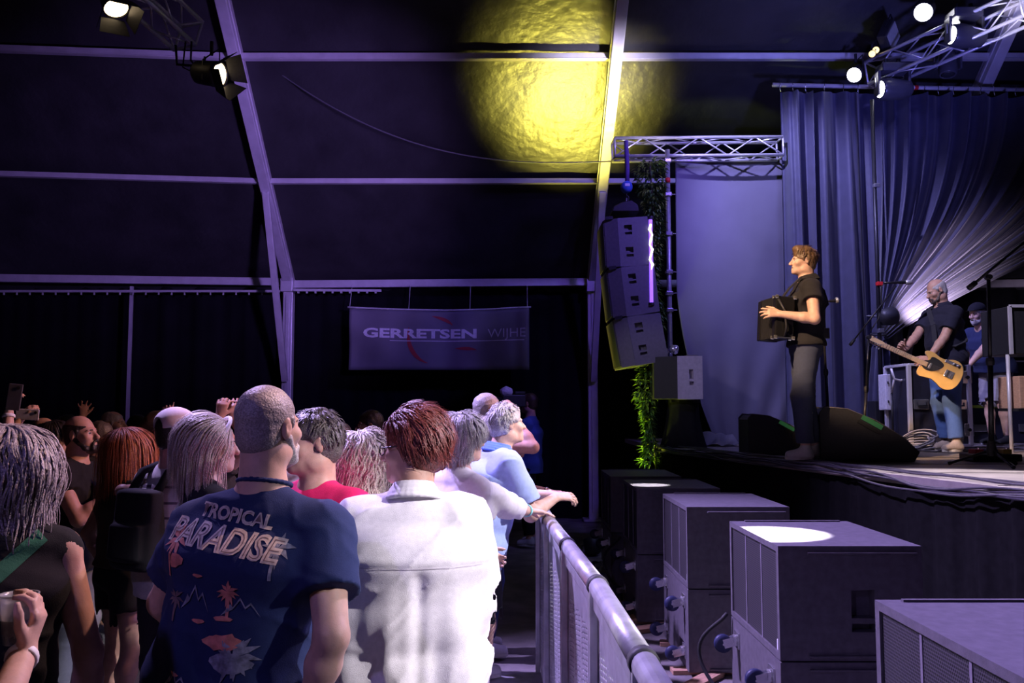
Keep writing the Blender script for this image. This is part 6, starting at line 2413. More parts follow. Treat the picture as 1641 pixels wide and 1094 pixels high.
pts = [(g3.neck + npv((0.062 * math.sin(a), 0.02 + 0.075 * math.cos(a), 0.005 - 0.085 * (1 + math.cos(a)) / 2))).tolist() for a in np.linspace(-2.2, 2.2, 26)]
MB().tube(pts, 0.0022, 6).build('necklace', M_GOLD, g3.root, smooth=True)

# --- woman with ash-blonde curls
g4 = person('woman with shoulder-length ash-blonde curls and a cream top', (-0.66, 3.85, 0), R_(25), H=1.70, h=0.010, female=True, head=(R_(30), 0, 0), skin=2,
            arms={'R': dict(w=(0.20, 0.25, 1.0), pole=(0.8, -1, 0))}, shirt=dict(col=C_CREAM, ease=0.02, sleeve=0.6), trousers=dict(col=C_DARK),
            hair=dict(style='long', mat=H_CURLB, n=3200, len=0.30, lock=0.0024, curl=0.013, cfreq=66, lift=0.036, vol=0.12, seg=20, jit=0.12, clump=4, wave=2.6), eyes=False, seed=4)

# --- woman in a white long-sleeved top, hand on the rail
g5 = person('grey-haired woman in a white long-sleeved top reaching for the rail', (-0.30, 4.42, 0.019), R_(48), H=1.76, build=1.08, h=0.009, female=True, head=(R_(10), 0, 0), skin=2, lean=0.10,
            arms={'R': dict(ww=(0.125, 4.86, 1.225), wpole=(0.2, -1, -0.9), wfwd=(0.9, 0.35, -0.12), wup=(0, 0, 1), curl=0.18, side=-1), 'L': dict(w=(-0.12, 0.30, 1.02), pole=(-1, -0.5, 0), curl=0.6)},
            shirt=dict(col=C_WHITE, ease=0.022, hem=0.50, sleeve=1.72, loose=0.018, wr=0.005, wf=(14, 30), ra=0.007, rf=26), trousers=dict(col=C_DARK, leg=0.42, name='shorts'), shoes=(0.5, 0.5, 0.52),
            hair=dict(style='long', mat=H_GREY, n=2400, len=0.15, lock=0.0022, curl=0.004, cfreq=40, lift=0.022, vol=0.02, seg=12, jit=0.3), eyes=False, seed=5)
E, W5 = g5.A['R'][0], g5.A['R'][1]
ring_part('wristband', M_BANDT, g5.root, (E + (W5 - E) * 0.93).tolist(), (W5 - E).tolist(), 0.031, 0.004, wide=2.5)

# --- woman with short silver hair, forearms on the rail
g6 = person('woman with short silver layered hair leaning on the barrier beside the pale blue man', (-0.25, 6.02, 0.019), R_(72), H=1.73, h=0.010, female=True, head=(R_(-5), 0, 0), skin=2, lean=0.20,
            arms={'R': dict(ww=(0.27, 5.86, 1.235), wpole=(-0.4, -1, -0.6), wfwd=(0.95, 0.15, 0.05), wup=(0.1, 0.1, 1), curl=0.25, side=-1),
                  'L': dict(ww=(0.25, 6.00, 1.235), wpole=(-0.4, 1, -0.6), wfwd=(0.95, -0.1, -0.02), wup=(0, 0, 1), curl=0.35, side=1)},
            shirt=dict(col=C_DARK, ease=0.018, sleeve=0.5), trousers=dict(col=C_DARK),
            hair=dict(style='long', mat=H_WHITE, n=2200, len=0.12, lock=0.0022, curl=0.005, cfreq=60, lift=0.020, seg=10, jit=0.45), eyes=False, seed=6)
for sd, mm in (('R', M_BANDW), ('L', M_SILVER)):
    E, Wq = g6.A[sd][0], g6.A[sd][1]
    ring_part('wristband', mm, g6.root, (E + (Wq - E) * 0.92).tolist(), (Wq - E).tolist(), 0.030, 0.004, wide=2.0)

# --- tall man with glasses filming
g7 = person('tall grey man with glasses holding a small camera to his face', (-0.20, 6.55, 0), R_(80), H=1.93, build=1.05, h=0.009, head=(R_(-8), R_(-2), 0), skin=2,
            arms={'R': dict(ww=at(822, 668, 6.45), wpole=(0.7, -0.6, -1.0), wfwd=(-0.1, 0.1, 1), wup=(0.9, -0.3, 0), curl=0.9, side=-1), 'L': dict(ww=at(826, 672, 6.75), wpole=(0.5, 0.6, -1), wfwd=(-0.1, 0, 1), wup=(0.9, 0.3, 0), curl=0.9)},
            shirt=dict(col=C_DARK, ease=0.022, sleeve=0.6), trousers=dict(col=C_JEANS), hair=dict(style='crop', mat=H_GREY, thick=0.008, amp=0.002, freq=(110, 220)), glasses=(0.02, 0.02, 0.02), seed=7)
pc = at(816, 652, 6.55)
t = thing('compact_camera', 'small white compact camera held up by the man with glasses', 'camera', pc, R_(8))
MB().quadbox((0, 0, 0), (0.03, 0.10, 0.062)).build('camera_body', M_PHONEW, t, bevel=0.006)
MB().lathe([(0.026, 0), (0.026, 0.02), (0.022, 0.034), (0.0, 0.03)], (0.014, 0, 0), (1, 0, 0), 18).build('lens', M_BLACK, t, smooth=True)
MB().lathe([(0.006, 0), (0.006, 0.005)], (0, -0.03, 0.031), (0, 0, 1), 10).build('shutter_button', M_SILVER, t)

# --- man in the pale blue shirt leaning on the rail
g8 = person('grey-haired man in a pale blue shirt leaning on the barrier with clasped hands', (-0.225, 5.24, 0.019), R_(66), H=1.86, build=1.12, belly=0.03, h=0.0075, lean=0.36, head=(R_(-2), R_(6), 0), skin=2, head_up=-0.01,
            arms={'R': dict(ww=(0.265, 5.36, 1.265), wpole=(-0.5, -1, -0.9), wfwd=(0.90, 0.30, 0.02), wup=(0.1, -0.5, 0.9), curl=(0.35, 0.45, 0.55, 0.6), side=-1, spread=0.3),
                  'L': dict(ww=(0.26, 5.52, 1.262), wpole=(-0.5, 1, -0.9), wfwd=(0.88, -0.28, -0.03), wup=(0, 0.3, 1), curl=(0.3, 0.35, 0.5, 0.6), side=1, spread=0.3)},
            shirt=dict(col=C_LBLUE, ease=0.028, hem=0.46, sleeve=0.98, loose=0.026, wr=0.0055, wf=(12, 28), ra=0.008, rf=26, collar=('shirt', cloth('collar_blue', (0.12, 0.22, 0.62))), h=0.008),
            trousers=dict(col=C_DARK, leg=0.45, name='shorts', ease=0.03), hair=dict(style='short', mat=H_GREY, thick=0.012, amp=0.005, freq=(80, 160), tufts=700, len=0.045, lock=0.003, curl=0.004, cfreq=120, jit=0.6, seg=6, lift=0.010), eyebrow=(0.3, 0.28, 0.27), seed=8)

# --- camera operator by the far column
pcm = at(850, 655, 11.6)
g9 = person('camera operator in blue light standing by the far tent column', (pcm.x, 11.6, 0), R_(-75), H=2.02, h=0.014, head=(R_(10), 0, 0), skin=0,
            arms={'L': dict(w=(0.06, 0.30, 1.40), pole=(-0.6, -0.6, -1), curl=0.7), 'R': dict(w=(0.16, 0.30, 1.46), pole=(0.6, -0.6, -1), curl=0.7)},
            shirt=dict(col=cloth('blue_tee', (0.06, 0.10, 0.38)), ease=0.02, sleeve=0.6), trousers=dict(col=C_BLACK), hair=dict(style='short', mat=H_BROWN, thick=0.014, h=0.01), eyes=False, glasses=(0.02, 0.02, 0.02), seed=9)
t = thing('video_camera', 'video camera with round fluffy microphone held up by the operator', 'video camera', at(822, 642, 11.5), R_(20))
MB().quadbox((0, 0, 0), (0.32, 0.12, 0.16)).build('camera_body', M_BLACK, t, bevel=0.015)
MB().lathe([(0.05, 0), (0.055, 0.10), (0.065, 0.14), (0.05, 0.14)], (-0.16, 0, 0), (-1, 0, 0), 16).build('lens', M_BLACKM, t, smooth=True)
f = Field((-0.2, -0.1, -0.02), (0.05, 0.1, 0.22), 0.008)
f.ell((-0.09, 0, 0.12), (0.085, 0.065, 0.065))
f.warp(noise3(5, (90, 170), 0.006))
link('wind_muff', f.mesh('wind_muff'), mat('fluffy_grey', (0.62, 0.60, 0.66), 0.95, bump=0.6, bscale=200), t)
MB().tube([(0.02, 0, 0.05), (-0.08, 0, 0.12)], 0.012, 8).build('mic_arm', M_BLACKM, t)
MB().quadbox((0.10, 0, 0.11), (0.14, 0.03, 0.03)).build('top_handle', M_BLACK, t)

# --- woman with long wavy grey hair, dark sleeveless top
g10 = person('woman with long wavy grey hair, sleeveless black top and green shoulder strap', (-1.405, 2.40, 0), R_(-22), H=1.79, build=1.10, h=0.008, female=True, head=(R_(-50), R_(-6), 0), skin=1, head_fwd=0.03, head_up=-0.035,
             arms={'R': dict(w=(0.245, 0.06, 0.88), pole=(0.6, -1, 0), curl=0.5), 'L': dict(w=(-0.25, 0.2, 0.95))},
             shirt=dict(col=C_BLACK, ease=0.012, hem=0.47, sleeve=0, neck_r=0.088, bust=True), trousers=dict(col=C_BLACK),
             hair=dict(style='long', mat=('wavy_grey', (0.20, 0.17, 0.18), (0.52, 0.46, 0.50)), n=4800, len=0.38, lock=0.0024, curl=0.010, cfreq=46, lift=0.040, vol=0.16, clump=3, loose=0.0, wave=2.2, seg=22, jit=0.09), glasses=(0.25, 0.2, 0.22), seed=10)
strap = []
for i in range(30):
    a = i / 29
    strap.append((0.125 - 0.34 * a, 0))
sb = MB()
for i in range(29):
    sb.v += [(strap[i][0], -0.022, 0), (strap[i + 1][0], -0.022, 0), (strap[i + 1][0], 0.022, 0), (strap[i][0], 0.022, 0)]
    sb.f.append((4 * i, 4 * i + 1, 4 * i + 2, 4 * i + 3))
lay_on(g10, refine(sb.mesh('strap'), 0.02), 'shoulder_strap', cloth('green_strap', (0.03, 0.13, 0.075)), lambda x, y: Vector((x - y * 0.6, -0.6, g10.shl[2] + 0.012 - (0.125 - x) * 0.95 + y * 0.7)), (0, 1, 0), g10.shirt.data, 0.004, g10.root)
ring_part('earring', M_SILVER, g10.root, g10.hp(0.082, -0.008, -0.055).tolist(), (0, 1, 0), 0.010, 0.0018)

# --- person at the picture edge holding a cup
g11 = person('bare-armed person in the corner holding a plastic cup', (-1.30, 1.80, 0), R_(8), H=1.80, build=1.05, h=0.008, female=True, head=(R_(-30), 0, 0), skin=2,
             arms={'R': dict(ww=at(38, 1046, 1.98), wpole=(0.5, -0.6, -1), wfwd=(0.25, 0.25, 0.95), wup=(0.9, 0.2, -0.2), curl=0.75, side=-1)},
             shirt=dict(col=C_BLACK, ease=0.015, sleeve=0, hem=0.5), trousers=dict(col=C_DARK), hair=dict(style='long', mat=H_BROWN, n=300, len=0.25, seg=10, lock=0.006), eyes=False, seed=11)
E, Wq = g11.A['R'][0], g11.A['R'][1]
ring_part('wristband', M_BANDW, g11.root, (E + (Wq - E) * 0.94).tolist(), (Wq - E).tolist(), 0.031, 0.004, wide=2.6)
cup(at(27, 1030, 2.02), (0, 0, 1), 'clear plastic cup of beer in the corner person\'s hand')

# --- the crowd beyond
g12 = person('bald man with dark goatee in a black tee, hands raised to his chest', (-2.67, 5.4, 0), R_(96), H=1.77, build=1.18, belly=0.03, h=0.008, head=(R_(2), R_(8), 0), skin=1,
             arms={'R': dict(w=(0.06, 0.30, 1.32), pole=(0.8, -0.6, -1), fwd=(-0.2, 0.5, 0.8), up=(0.9, 0.3, 0), curl=0.6, side=-1), 'L': dict(w=(-0.04, 0.33, 1.22), pole=(-0.8, -0.6, -1), fwd=(0.2, 0.5, 0.8), up=(-0.9, 0.3, 0), curl=0.7, side=1)},
             shirt=dict(col=C_BLACK, ease=0.022, sleeve=0.62), trousers=dict(col=C_GREYJ), hair=dict(style='horseshoe', mat=H_DARK, thick=0.004, amp=0.001), beard=dict(mat=H_DARK, len=0.005), eyebrow=(0.02, 0.015, 0.012), seed=12)
E, Wq = g12.A['L'][0], g12.A['L'][1]
ring_part('bracelet', M_GOLD, g12.root, (E + (Wq - E) * 0.9).tolist(), (Wq - E).tolist(), 0.034, 0.003)
g13 = person('woman with long ginger hair, olive top and black shorts', (-2.18, 4.95, 0), R_(42), H=1.70, h=0.010, female=True, head=(R_(8), 0, 0), skin=3,
             arms={'R': dict(ww=at(228, 826, 4.78), wpole=(0.5, -1, -0.6), wfwd=(0.5, 0.4, 0.6), wup=(0.6, -0.5, -0.2), curl=0.75, side=-1)}, shirt=dict(col=C_OLIVE, ease=0.015, sleeve=0.5, hem=0.55), trousers=dict(col=C_BLACK, leg=0.3, name='shorts'), shoes=(0.6, 0.6, 0.62),
             hair=dict(style='long', mat=H_GINGER, n=1800, len=0.52, lock=0.0025, curl=0.002, lift=0.014, seg=14, jit=0.1), eyes=False, seed=13)
g14 = person('man in a white baseball cap and striped white tee with a backpack', (-1.75, 4.55, 0), R_(28), H=1.80, h=0.010, head=(R_(12), 0, 0), skin=2,
             arms={'R': dict(w=(0.20, 0.28, 1.1), pole=(0.8, -1, 0), curl=0.7), 'L': dict(w=(-0.20, 0.28, 1.1), pole=(-0.8, -1, 0), curl=0.7)}, shirt=dict(col=C_CREAM, ease=0.02, sleeve=0.6), trousers=dict(col=C_DARK),
             hair=dict(style='short', mat=H_DARK, thick=0.010), eyes=False, seed=14)
cf = Field(g14.headc - 0.2, g14.headc + 0.25, 0.006)
cf.ell(g14.hp(0, -0.012, 0.05), (0.092, 0.112, 0.092), g14.Rh)
cf.ell(g14.hp(0, 0.12, 0.055), (0.075, 0.085, 0.010), g14.Rh, 0.01)
cf.keep_above(g14.hp(0, 0, 0.045), g14.Rh @ npv((0, -0.12, 1)))
cf.ell(g14.hp(0, -0.13, 0.045), (0.045, 0.07, 0.040), g14.Rh, 0.004, 'cut')
link('baseball_cap', cf.mesh('baseball_cap'), cloth('cap_white', (0.62, 0.56, 0.55)), g14.root)
for i in range(4):
    z = g14.shl[2] - 0.05 - 0.075 * i
    sb = MB()
    for j in range(30):
        x0, x1 = -0.19 + 0.38 * j / 30, -0.19 + 0.38 * (j + 1) / 30
        sb.v += [(x0, -0.006, 0), (x1, -0.006, 0), (x1, 0.006, 0), (x0, 0.006, 0)]
        sb.f.append((4 * j, 4 * j + 1, 4 * j + 2, 4 * j + 3))
    lay_on(g14, sb.mesh('stripe'), 'stripe', cloth('stripe_grey', (0.16, 0.13, 0.16)), lambda x, y, z=z: Vector((x, -0.6, z + y)), (0, 1, 0), g14.shirt.data, 0.002, g14.root)
bp = thing('backpack', 'black backpack on the capped man\'s back', 'backpack', g14.root.location, 0)
bp.rotation_euler = g14.root.rotation_euler
cz = g14.chest[2]
bf = Field((-0.25, -0.45, cz - 0.4), (0.25, 0.0, cz + 0.25), 0.010)
bf.seg((0, -0.20, cz - 0.27), (0, -0.20, cz + 0.05), (1, 0, 0), (0.155, 0.075), (0.135, 0.055), 0.03, sq=3.5)
bf.seg((0, -0.27, cz - 0.24), (0, -0.265, cz - 0.10), (1, 0, 0), (0.115, 0.04), (0.11, 0.035), 0.02, sq=3.5)
link('bag', bf.mesh('bag'), C_BLACK, bp)
for sx in (-1, 1):
    MB().tube([(sx * 0.09, -0.17, cz + 0.07), (sx * 0.095, -0.11, cz + 0.16), (sx * 0.10, -0.02, cz + 0.185), (sx * 0.105, 0.09, cz + 0.13), (sx * 0.12, 0.15, cz - 0.02), (sx * 0.15, 0.06, cz - 0.2), (sx * 0.14, -0.14, cz - 0.26)], 0.022, 8).build('strap', C_BLACK, bp, smooth=True)
cup(at(236, 822, 4.80), (0, 0, 1), 'clear plastic cup held low by the ginger-haired woman')
g15 = person('young man with tousled brown hair beside the white cap', (-2.37, 5.85, 0), R_(72), H=1.78, h=0.011, head=(R_(5), 0, 0), skin=2, shirt=dict(col=C_DARK, ease=0.02), trousers=dict(col=C_JEANS),
             hair=dict(style='short', mat=H_BROWN, thick=0.022, amp=0.006, freq=(50, 110)), seed=15)
g16 = person('blonde woman with half-up hair and white headband', (-1.30, 3.75, 0), R_(58), H=1.775, h=0.009, female=True, head=(R_(-4), R_(-2), 0), skin=2, shirt=dict(col=C_DARK, ease=0.018), trousers=dict(col=C_JEANS),
             hair=dict(style='long', mat=H_BLOND, n=3600, len=0.36, lock=0.0017, curl=0.003, lift=0.006, seg=14, jit=0.08, back=0.12, crown=(0.0, 0.04, 0.115), front=0.45), seed=16)
hb = []
for i in range(24):
    a = 2 * PI * i / 24
    hb.append(g16.hp(0.086 * math.cos(a), 0.020 + 0.088 * math.sin(a) * 0.55, 0.045 + 0.075 * math.sin(a)).tolist())
MB().tube(hb, 0.009, 8, closed=True).build('headband', C_WHITE, g16.root, smooth=True)
MB().tube([g16.hp(x, -0.105 - 0.012 * math.cos(x * 40), 0.055).tolist() for x in (-0.035, -0.015, 0.0, 0.015, 0.035)], 0.011, 8).build('hair_tie', C_BLACK, g16.root, smooth=True)

g17 = person('woman with dark hair, glasses and brick-red top', (-3.25, 6.2, 0), R_(88), H=1.72, h=0.011, female=True, skin=2, shirt=dict(col=C_RED), trousers=dict(col=C_DARK), glasses=(0.02, 0.02, 0.02),
             hair=dict(style='long', mat=H_DARK, n=500, len=0.16, seg=10, lock=0.004, lift=0.018), seed=17)
g18 = person('bald man half hidden behind the woman in red', (-3.72, 6.95, 0), R_(90), H=1.74, h=0.012, skin=1, shirt=dict(col=C_DARK), trousers=dict(col=C_DARK), hair=dict(style='horseshoe', mat=H_DARK, thick=0.004), seed=18)
g19 = person('older white-haired man in grey jeans looking to the stage', (-3.58, 7.85, 0), R_(94), H=1.79, h=0.011, skin=2, shirt=dict(col=C_DARK), trousers=dict(col=C_GREYJ), shoes=(0.45, 0.43, 0.42), hair=dict(style='balding', mat=H_GREY, thick=0.008), seed=19, head=(0, R_(5), 0))
wp = at(14, 662, 5.0)
g20 = person('person with white wristband filming over the crowd', (-3.05, 5.05, 0), R_(85), H=1.70, h=0.010, skin=2, shirt=dict(col=C_DARK), trousers=dict(col=C_DARK), hair=dict(style='short', mat=H_BROWN), eyes=False, seed=20,
             arms={'R': dict(ww=wp, wpole=(0.3, -0.3, -1), wfwd=(0.15, 0, 1), wup=(-0.9, -0.4, 0), curl=0.75, side=-1)})
E, Wq = g20.A['R'][0], g20.A['R'][1]
ring_part('wristband', M_BANDW, g20.root, (E + (Wq - E) * 0.93).tolist(), (Wq - E).tolist(), 0.031, 0.004, wide=2.6)


def phone(p, rz, tilt, mt, label, land=False):
    t = thing('smartphone', label, 'phone', p)
    t.rotation_euler = (0, tilt, rz)
    w_, h_ = (0.15, 0.075) if land else (0.075, 0.15)
    MB().quadbox((0, 0, 0), (w_, 0.009, h_)).build('phone_case', mt, t, bevel=0.004)
    MB().quadbox((0, 0.005, 0), (w_ - 0.008, 0.001, h_ - 0.008)).build('screen', mat('phone_screen', (0.02, 0.02, 0.03), 0.1, emit=(0.5, 0.5, 0.8), estr=0.25), t)
    MB().lathe([(0.010, 0), (0.010, 0.003)], (w_ / 2 - 0.022, -0.0045, h_ / 2 - 0.022), (0, -1, 0), 14).build('lens_bump', M_BLACK, t)


phone(at(23, 636, 4.96), R_(15), 0.1, M_PHONE, 'dark phone held high by the hand with a white wristband')
wp2 = at(36, 667, 6.0)
g21 = person('person holding a white phone sideways above the grey curls', (-3.62, 6.0, 0), R_(85), H=1.66, h=0.012, skin=2, shirt=dict(col=C_DARK), trousers=dict(col=C_DARK), hair=dict(style='short', mat=H_DARK), eyes=False, seed=21,
             arms={'R': dict(ww=wp2, wpole=(0.3, -0.3, -1), wfwd=(0.6, 0, 0.7), wup=(-0.5, -0.8, 0.3), curl=0.7, side=-1)})
phone(at(44, 664, 5.98), R_(8), 0.05, M_PHONEW, 'white phone held sideways over the crowd', True)
wp3 = at(132, 668, 7.6)
g22 = person('person raising an open hand above the bald man', (-3.95, 7.7, 0), R_(80), H=1.66, h=0.012, skin=1, shirt=dict(col=C_DARK), trousers=dict(col=C_DARK), hair=dict(style='short', mat=H_DARK), eyes=False, seed=22,
             arms={'R': dict(ww=wp3, wpole=(0.3, -0.3, -1), wfwd=(0.1, 0, 1), wup=(-0.4, 0.9, 0.2), curl=0.12, side=-1, spread=0.5, thumb=-0.4)})
wp4 = at(264, 672, 6.4)
g23 = person('person pointing one finger up behind the brown-haired man', (-2.72, 6.5, 0), R_(70), H=1.68, h=0.012, skin=2, shirt=dict(col=C_DARK), trousers=dict(col=C_DARK), hair=dict(style='short', mat=H_BROWN), eyes=False, seed=23,
             arms={'R': dict(ww=wp4, wpole=(0.3, -0.3, -1), wfwd=(0.2, 0, 1), wup=(-0.4, 0.9, 0.2), curl=(0.1, 0.9, 1.1, 1.2), side=-1)})
wa, wb = at(352, 668, 5.7), at(372, 672, 5.75)
g24 = person('dark-haired person holding both hands up behind the blonde woman', (-1.98, 5.85, 0), R_(60), H=1.76, h=0.010, skin=1, shirt=dict(col=C_DARK), trousers=dict(col=C_DARK), hair=dict(style='short', mat=H_DARK), eyes=False, seed=24,
             arms={'L': dict(ww=wa, wpole=(-0.3, -0.2, -1), wfwd=(0.2, 0, 1), wup=(0.2, -0.9, 0.2), curl=0.7, side=1), 'R': dict(ww=wb, wpole=(0.3, -0.3, -1), wfwd=(0.1, 0, 1), wup=(0.2, -0.9, 0.2), curl=0.5, side=1)})
g25 = person('dark-haired man in a beige tee behind the curly-haired woman', (-1.17, 5.35, 0), R_(20), H=1.75, h=0.011, skin=1, shirt=dict(col=C_BEIGE), trousers=dict(col=C_DARK), hair=dict(style='short', mat=H_DARK, thick=0.018), eyes=False, seed=25)
g26 = person('person with glasses far back between the curls and the red hair', (-1.18, 7.4, 0), R_(-100), H=1.79, h=0.012, skin=1, shirt=dict(col=C_DARK), trousers=dict(col=C_DARK), hair=dict(style='short', mat=H_DARK, thick=0.016), glasses=(0.02, 0.02, 0.02), seed=26)
FAR = [(600, 8.5, 1.70, H_BROWN, 60, 'dark-haired man at the back behind the red-haired woman'), (455, 7.2, 1.74, H_DARK, 40, 'man far back hidden by the navy man'), (222, 8.9, 1.74, H_DARK, 85, 'dark head far back beside the thin wall pole'),
       (110, 8.6, 1.74, H_GBROWN, 85, 'grey-brown head far back over the bald man\'s shoulder'), (162, 6.95, 1.70, H_GBROWN, 88, 'person directly behind the bald goateed man'), (-20, 7.6, 1.75, H_DARK, 88, 'dark head at the far edge of the crowd'),
       (545, 6.5, 1.70, H_DARK, 30, 'dark head between the pink tee and the curls'), (400, 6.8, 1.72, H_DARK, 45, 'dark head deep behind the blonde woman'), (690, 7.8, 1.68, H_BROWN, 70, 'brown head deep behind the red-haired woman'), (310, 7.6, 1.72, H_BROWN, 65, 'dark brown head behind the white cap')]
for i, (px, d, hh, hm, hd, lab) in enumerate(FAR):
    person(lab, ((px - 820.5) / FPX * d, d, 0), R_(hd), H=hh, h=0.014, skin=i, shirt=dict(col=C_DARK if i % 2 else C_BLACK), trousers=dict(col=C_DARK), hair=dict(style='short', mat=hm, thick=0.015, h=0.01), eyes=False, seed=40 + i, group='people at the back of the crowd')

# ------------------------------------------------------------------ people on the stage
C_POLO = cloth('black_polo', (0.020, 0.019, 0.022))
C_VEST = cloth('navy_vest', (0.016, 0.017, 0.032))
C_SLATE = cloth('slate_denim', (0.055, 0.065, 0.11))
C_BLUEJ = cloth('blue_denim', (0.07, 0.13, 0.34))
H_SANDY = ('sandy', (0.10, 0.055, 0.028), (0.22, 0.13, 0.065))
sx_, sy_ = (1293 - 820.5) / FPX * 7.52, 7.52
gs = person('singer in black polo with a small accordion, smiling towards the crowd', (sx_, sy_, DECK), R_(-84), H=1.865, build=1.10, h=0.0065, head=(R_(-4), R_(3), 0), skin=2, mouth=0.8, lean=-0.03, head_fwd=0.0,
            arms={'L': dict(ww=at(1250, 503, 7.30), wpole=(0.8, -0.5, -0.6), wfwd=(-1, 0.1, 0.12), wup=(0, -0.9, 0.3), curl=(0.25, 0.35, 0.45, 0.5), side=1, spread=0.2),
                  'R': dict(ww=at(1246, 508, 7.82), wpole=(0.8, 0.5, -0.6), wfwd=(-1, -0.2, 0.1), wup=(0, 0.9, 0.3), curl=0.5)},
            legs={'L': (-0.10, 0.05, 0.085), 'R': (0.11, -0.08, 0.085)},
            shirt=dict(col=C_POLO, ease=0.020, hem=0.53, sleeve=0.62, loose=0.018, wr=0.004, wf=(14, 30), collar=('shirt', C_POLO), h=0.0075),
            trousers=dict(col=C_SLATE, wr=0.006), shoes=(0.62, 0.60, 0.60), hair=dict(style='short', mat=H_SANDY, thick=0.012, quiff=0.25, amp=0.003, freq=(70, 150), hairline=-0.02, tufts=500, len=0.045, lock=0.0022, lift=0.016, seg=6, jit=0.5, front=0.45), eyebrow=(0.16, 0.10, 0.06), seed=31)
# vest back panel and belt pack
vf = Field((-0.3, -0.35, 0.85), (0.3, 0.3, 1.55), 0.009)
vf.seg(gs.waist + npv((0, 0, -0.06)), gs.chest + npv((0, -0.005, 0.06)), (1, 0, 0), (0.180, 0.150), (0.165, 0.150), 0.03, sq=2.4)
vf.ell(gs.chest + npv((0, 0.16, 0.1)), (0.12, 0.09, 0.30), None, 0.01, 'cut')
vf.warp(noise3(77, (14, 34), 0.004))
link('vest', vf.mesh('vest'), C_VEST, gs.root)
MB().quadbox((-0.13, -0.13, gs.pel[2] + 0.09), (0.03, 0.07, 0.09)).build('belt_pack', M_BLACK, gs.root, bevel=0.006)
# accordion, held before the chest
ac = at(1243, 512, 7.52)
t = thing('accordion', 'small black accordion with chrome corners held by the singer', 'accordion', ac)
t.rotation_euler = (0, R_(4), R_(6))
MB().quadbox((0, -0.165, 0), (0.17, 0.07, 0.36)).build('bass_box', mat('accordion_gloss', (0.012, 0.012, 0.014), 0.18, spec=0.7), t, bevel=0.012)
MB().quadbox((0, 0.165, 0), (0.17, 0.08, 0.36)).build('treble_box', MATS['accordion_gloss'], t, bevel=0.012)
for i in range(9):
    y = -0.125 + 0.25 * (i + 0.5) / 9
    for q in (0, 1):
        MB().quadbox((0, y + (q - 0.5) * 0.010, 0), (0.165 - 0.018 * q, 0.011, 0.35 - 0.02 * q)).build('bellows_fold', M_BLACK, t)
for y in (-0.202, -0.13):
    for sz in (-1, 1):
        for sx in (-1, 1):
            MB().quadbox((sx * 0.078, y, sz * 0.172), (0.03, 0.012, 0.03)).build('chrome_corner', M_CHROME, t, bevel=0.004)
for i in range(6):
    for j in range(3):
        MB().lathe([(0.008, 0), (0.008, 0.008), (0.004, 0.010)], (-0.05 + 0.025 * j, 0.206, -0.12 + 0.045 * i), (0, 1, 0), 8).build('button', M_CHROME, t, smooth=True)
MB().tube([(-0.07, -0.205, 0.15), (-0.02, -0.235, 0.05), (0.0, -0.235, -0.08), (0.0, -0.205, -0.16)], 0.010, 8).build('hand_strap', M_BLACK, t, smooth=True)
# shoulder strap
stp = []
for (x, y, z) in ((-0.11, 0.22, gs.chest[2] + 0.02), (-0.105, 0.15, gs.shl[2] - 0.03), (-0.095, 0.06, gs.shl[2] + 0.055), (-0.09, -0.04, gs.shl[2] + 0.06), (-0.10, -0.135, gs.shl[2] - 0.05), (-0.12, -0.16, gs.chest[2] - 0.03), (-0.165, -0.05, gs.waist[2] + 0.05)):
    stp.append((x, y, z))
m_ = MB()
for i in range(len(stp) - 1):
    a_, b_ = Vector(stp[i]), Vector(stp[i + 1])
    m_.bar(a_, b_ + (b_ - a_) * 0.1, 0.012, 0.042, up=(1, 0, 0.2))
m_.build('shoulder_strap', cloth('strap_black', (0.03, 0.03, 0.04)), gs.root)

# guitarist
gx = (1518 - 820.5) / FPX * 9.05
gg = person('bald guitarist in dark navy shirt and blue jeans looking down at his guitar', (gx, 9.05, DECK), R_(-104), H=1.81, build=1.12, belly=0.03, h=0.007, lean=0.10, head=(R_(14), R_(-22), 0), skin=1, head_fwd=0.02,
            arms={'L': dict(ww=at(1486, 578, 8.80), wpole=(0.9, -0.3, -0.5), wfwd=(-0.85, -0.2, -0.25), wup=(0.1, -0.8, 0.6), curl=0.55, side=1),
                  'R': dict(ww=at(1446, 566, 8.98), wpole=(0.2, 0.6, -0.9), wfwd=(-0.75, -0.3, 0.5), wup=(-0.4, 0.7, 0.3), curl=0.9, side=-1)},
            legs={'L': (-0.12, 0.02, 0.085), 'R': (0.12, -0.06, 0.085)},
            shirt=dict(col=cloth('ink_shirt', (0.020, 0.020, 0.038)), ease=0.018, hem=0.50, sleeve=0.88, loose=0.010, wr=0.005, wf=(13, 28), collar=('shirt', cloth('ink_shirt', (0.02, 0.02, 0.04)))),
            trousers=dict(col=C_BLUEJ, wr=0.006), shoes=(0.34, 0.28, 0.25), hair=dict(style='horseshoe', mat=H_GREY, thick=0.004, amp=0.001), beard=dict(mat=H_GBROWN, len=0.001), eyebrow=(0.25, 0.22, 0.2), seed=32)
gc = at(1502, 592, 8.74)
nk = at(1410, 551, 8.95)
t = thing('electric_guitar', 'butterscotch electric guitar with black scratch plate and maple neck', 'guitar', gc)
xa = (nk - gc).normalized()
za = Vector((0.12, 0.99, 0.05)) * -1
za = (za - xa * za.dot(xa)).normalized()
ya = za.cross(xa)
t.rotation_euler = Matrix((xa, ya, za)).transposed().to_euler()
M_BUTT = mat('butterscotch', (0.62, 0.36, 0.10), 0.25, 0, 0.12, 10, coat=0.4)
M_MAPLE = mat('maple', (0.62, 0.42, 0.22), 0.35, 0, 0.1, 12)
M_PICK = mat('black_scratchplate', (0.02, 0.02, 0.02), 0.3)
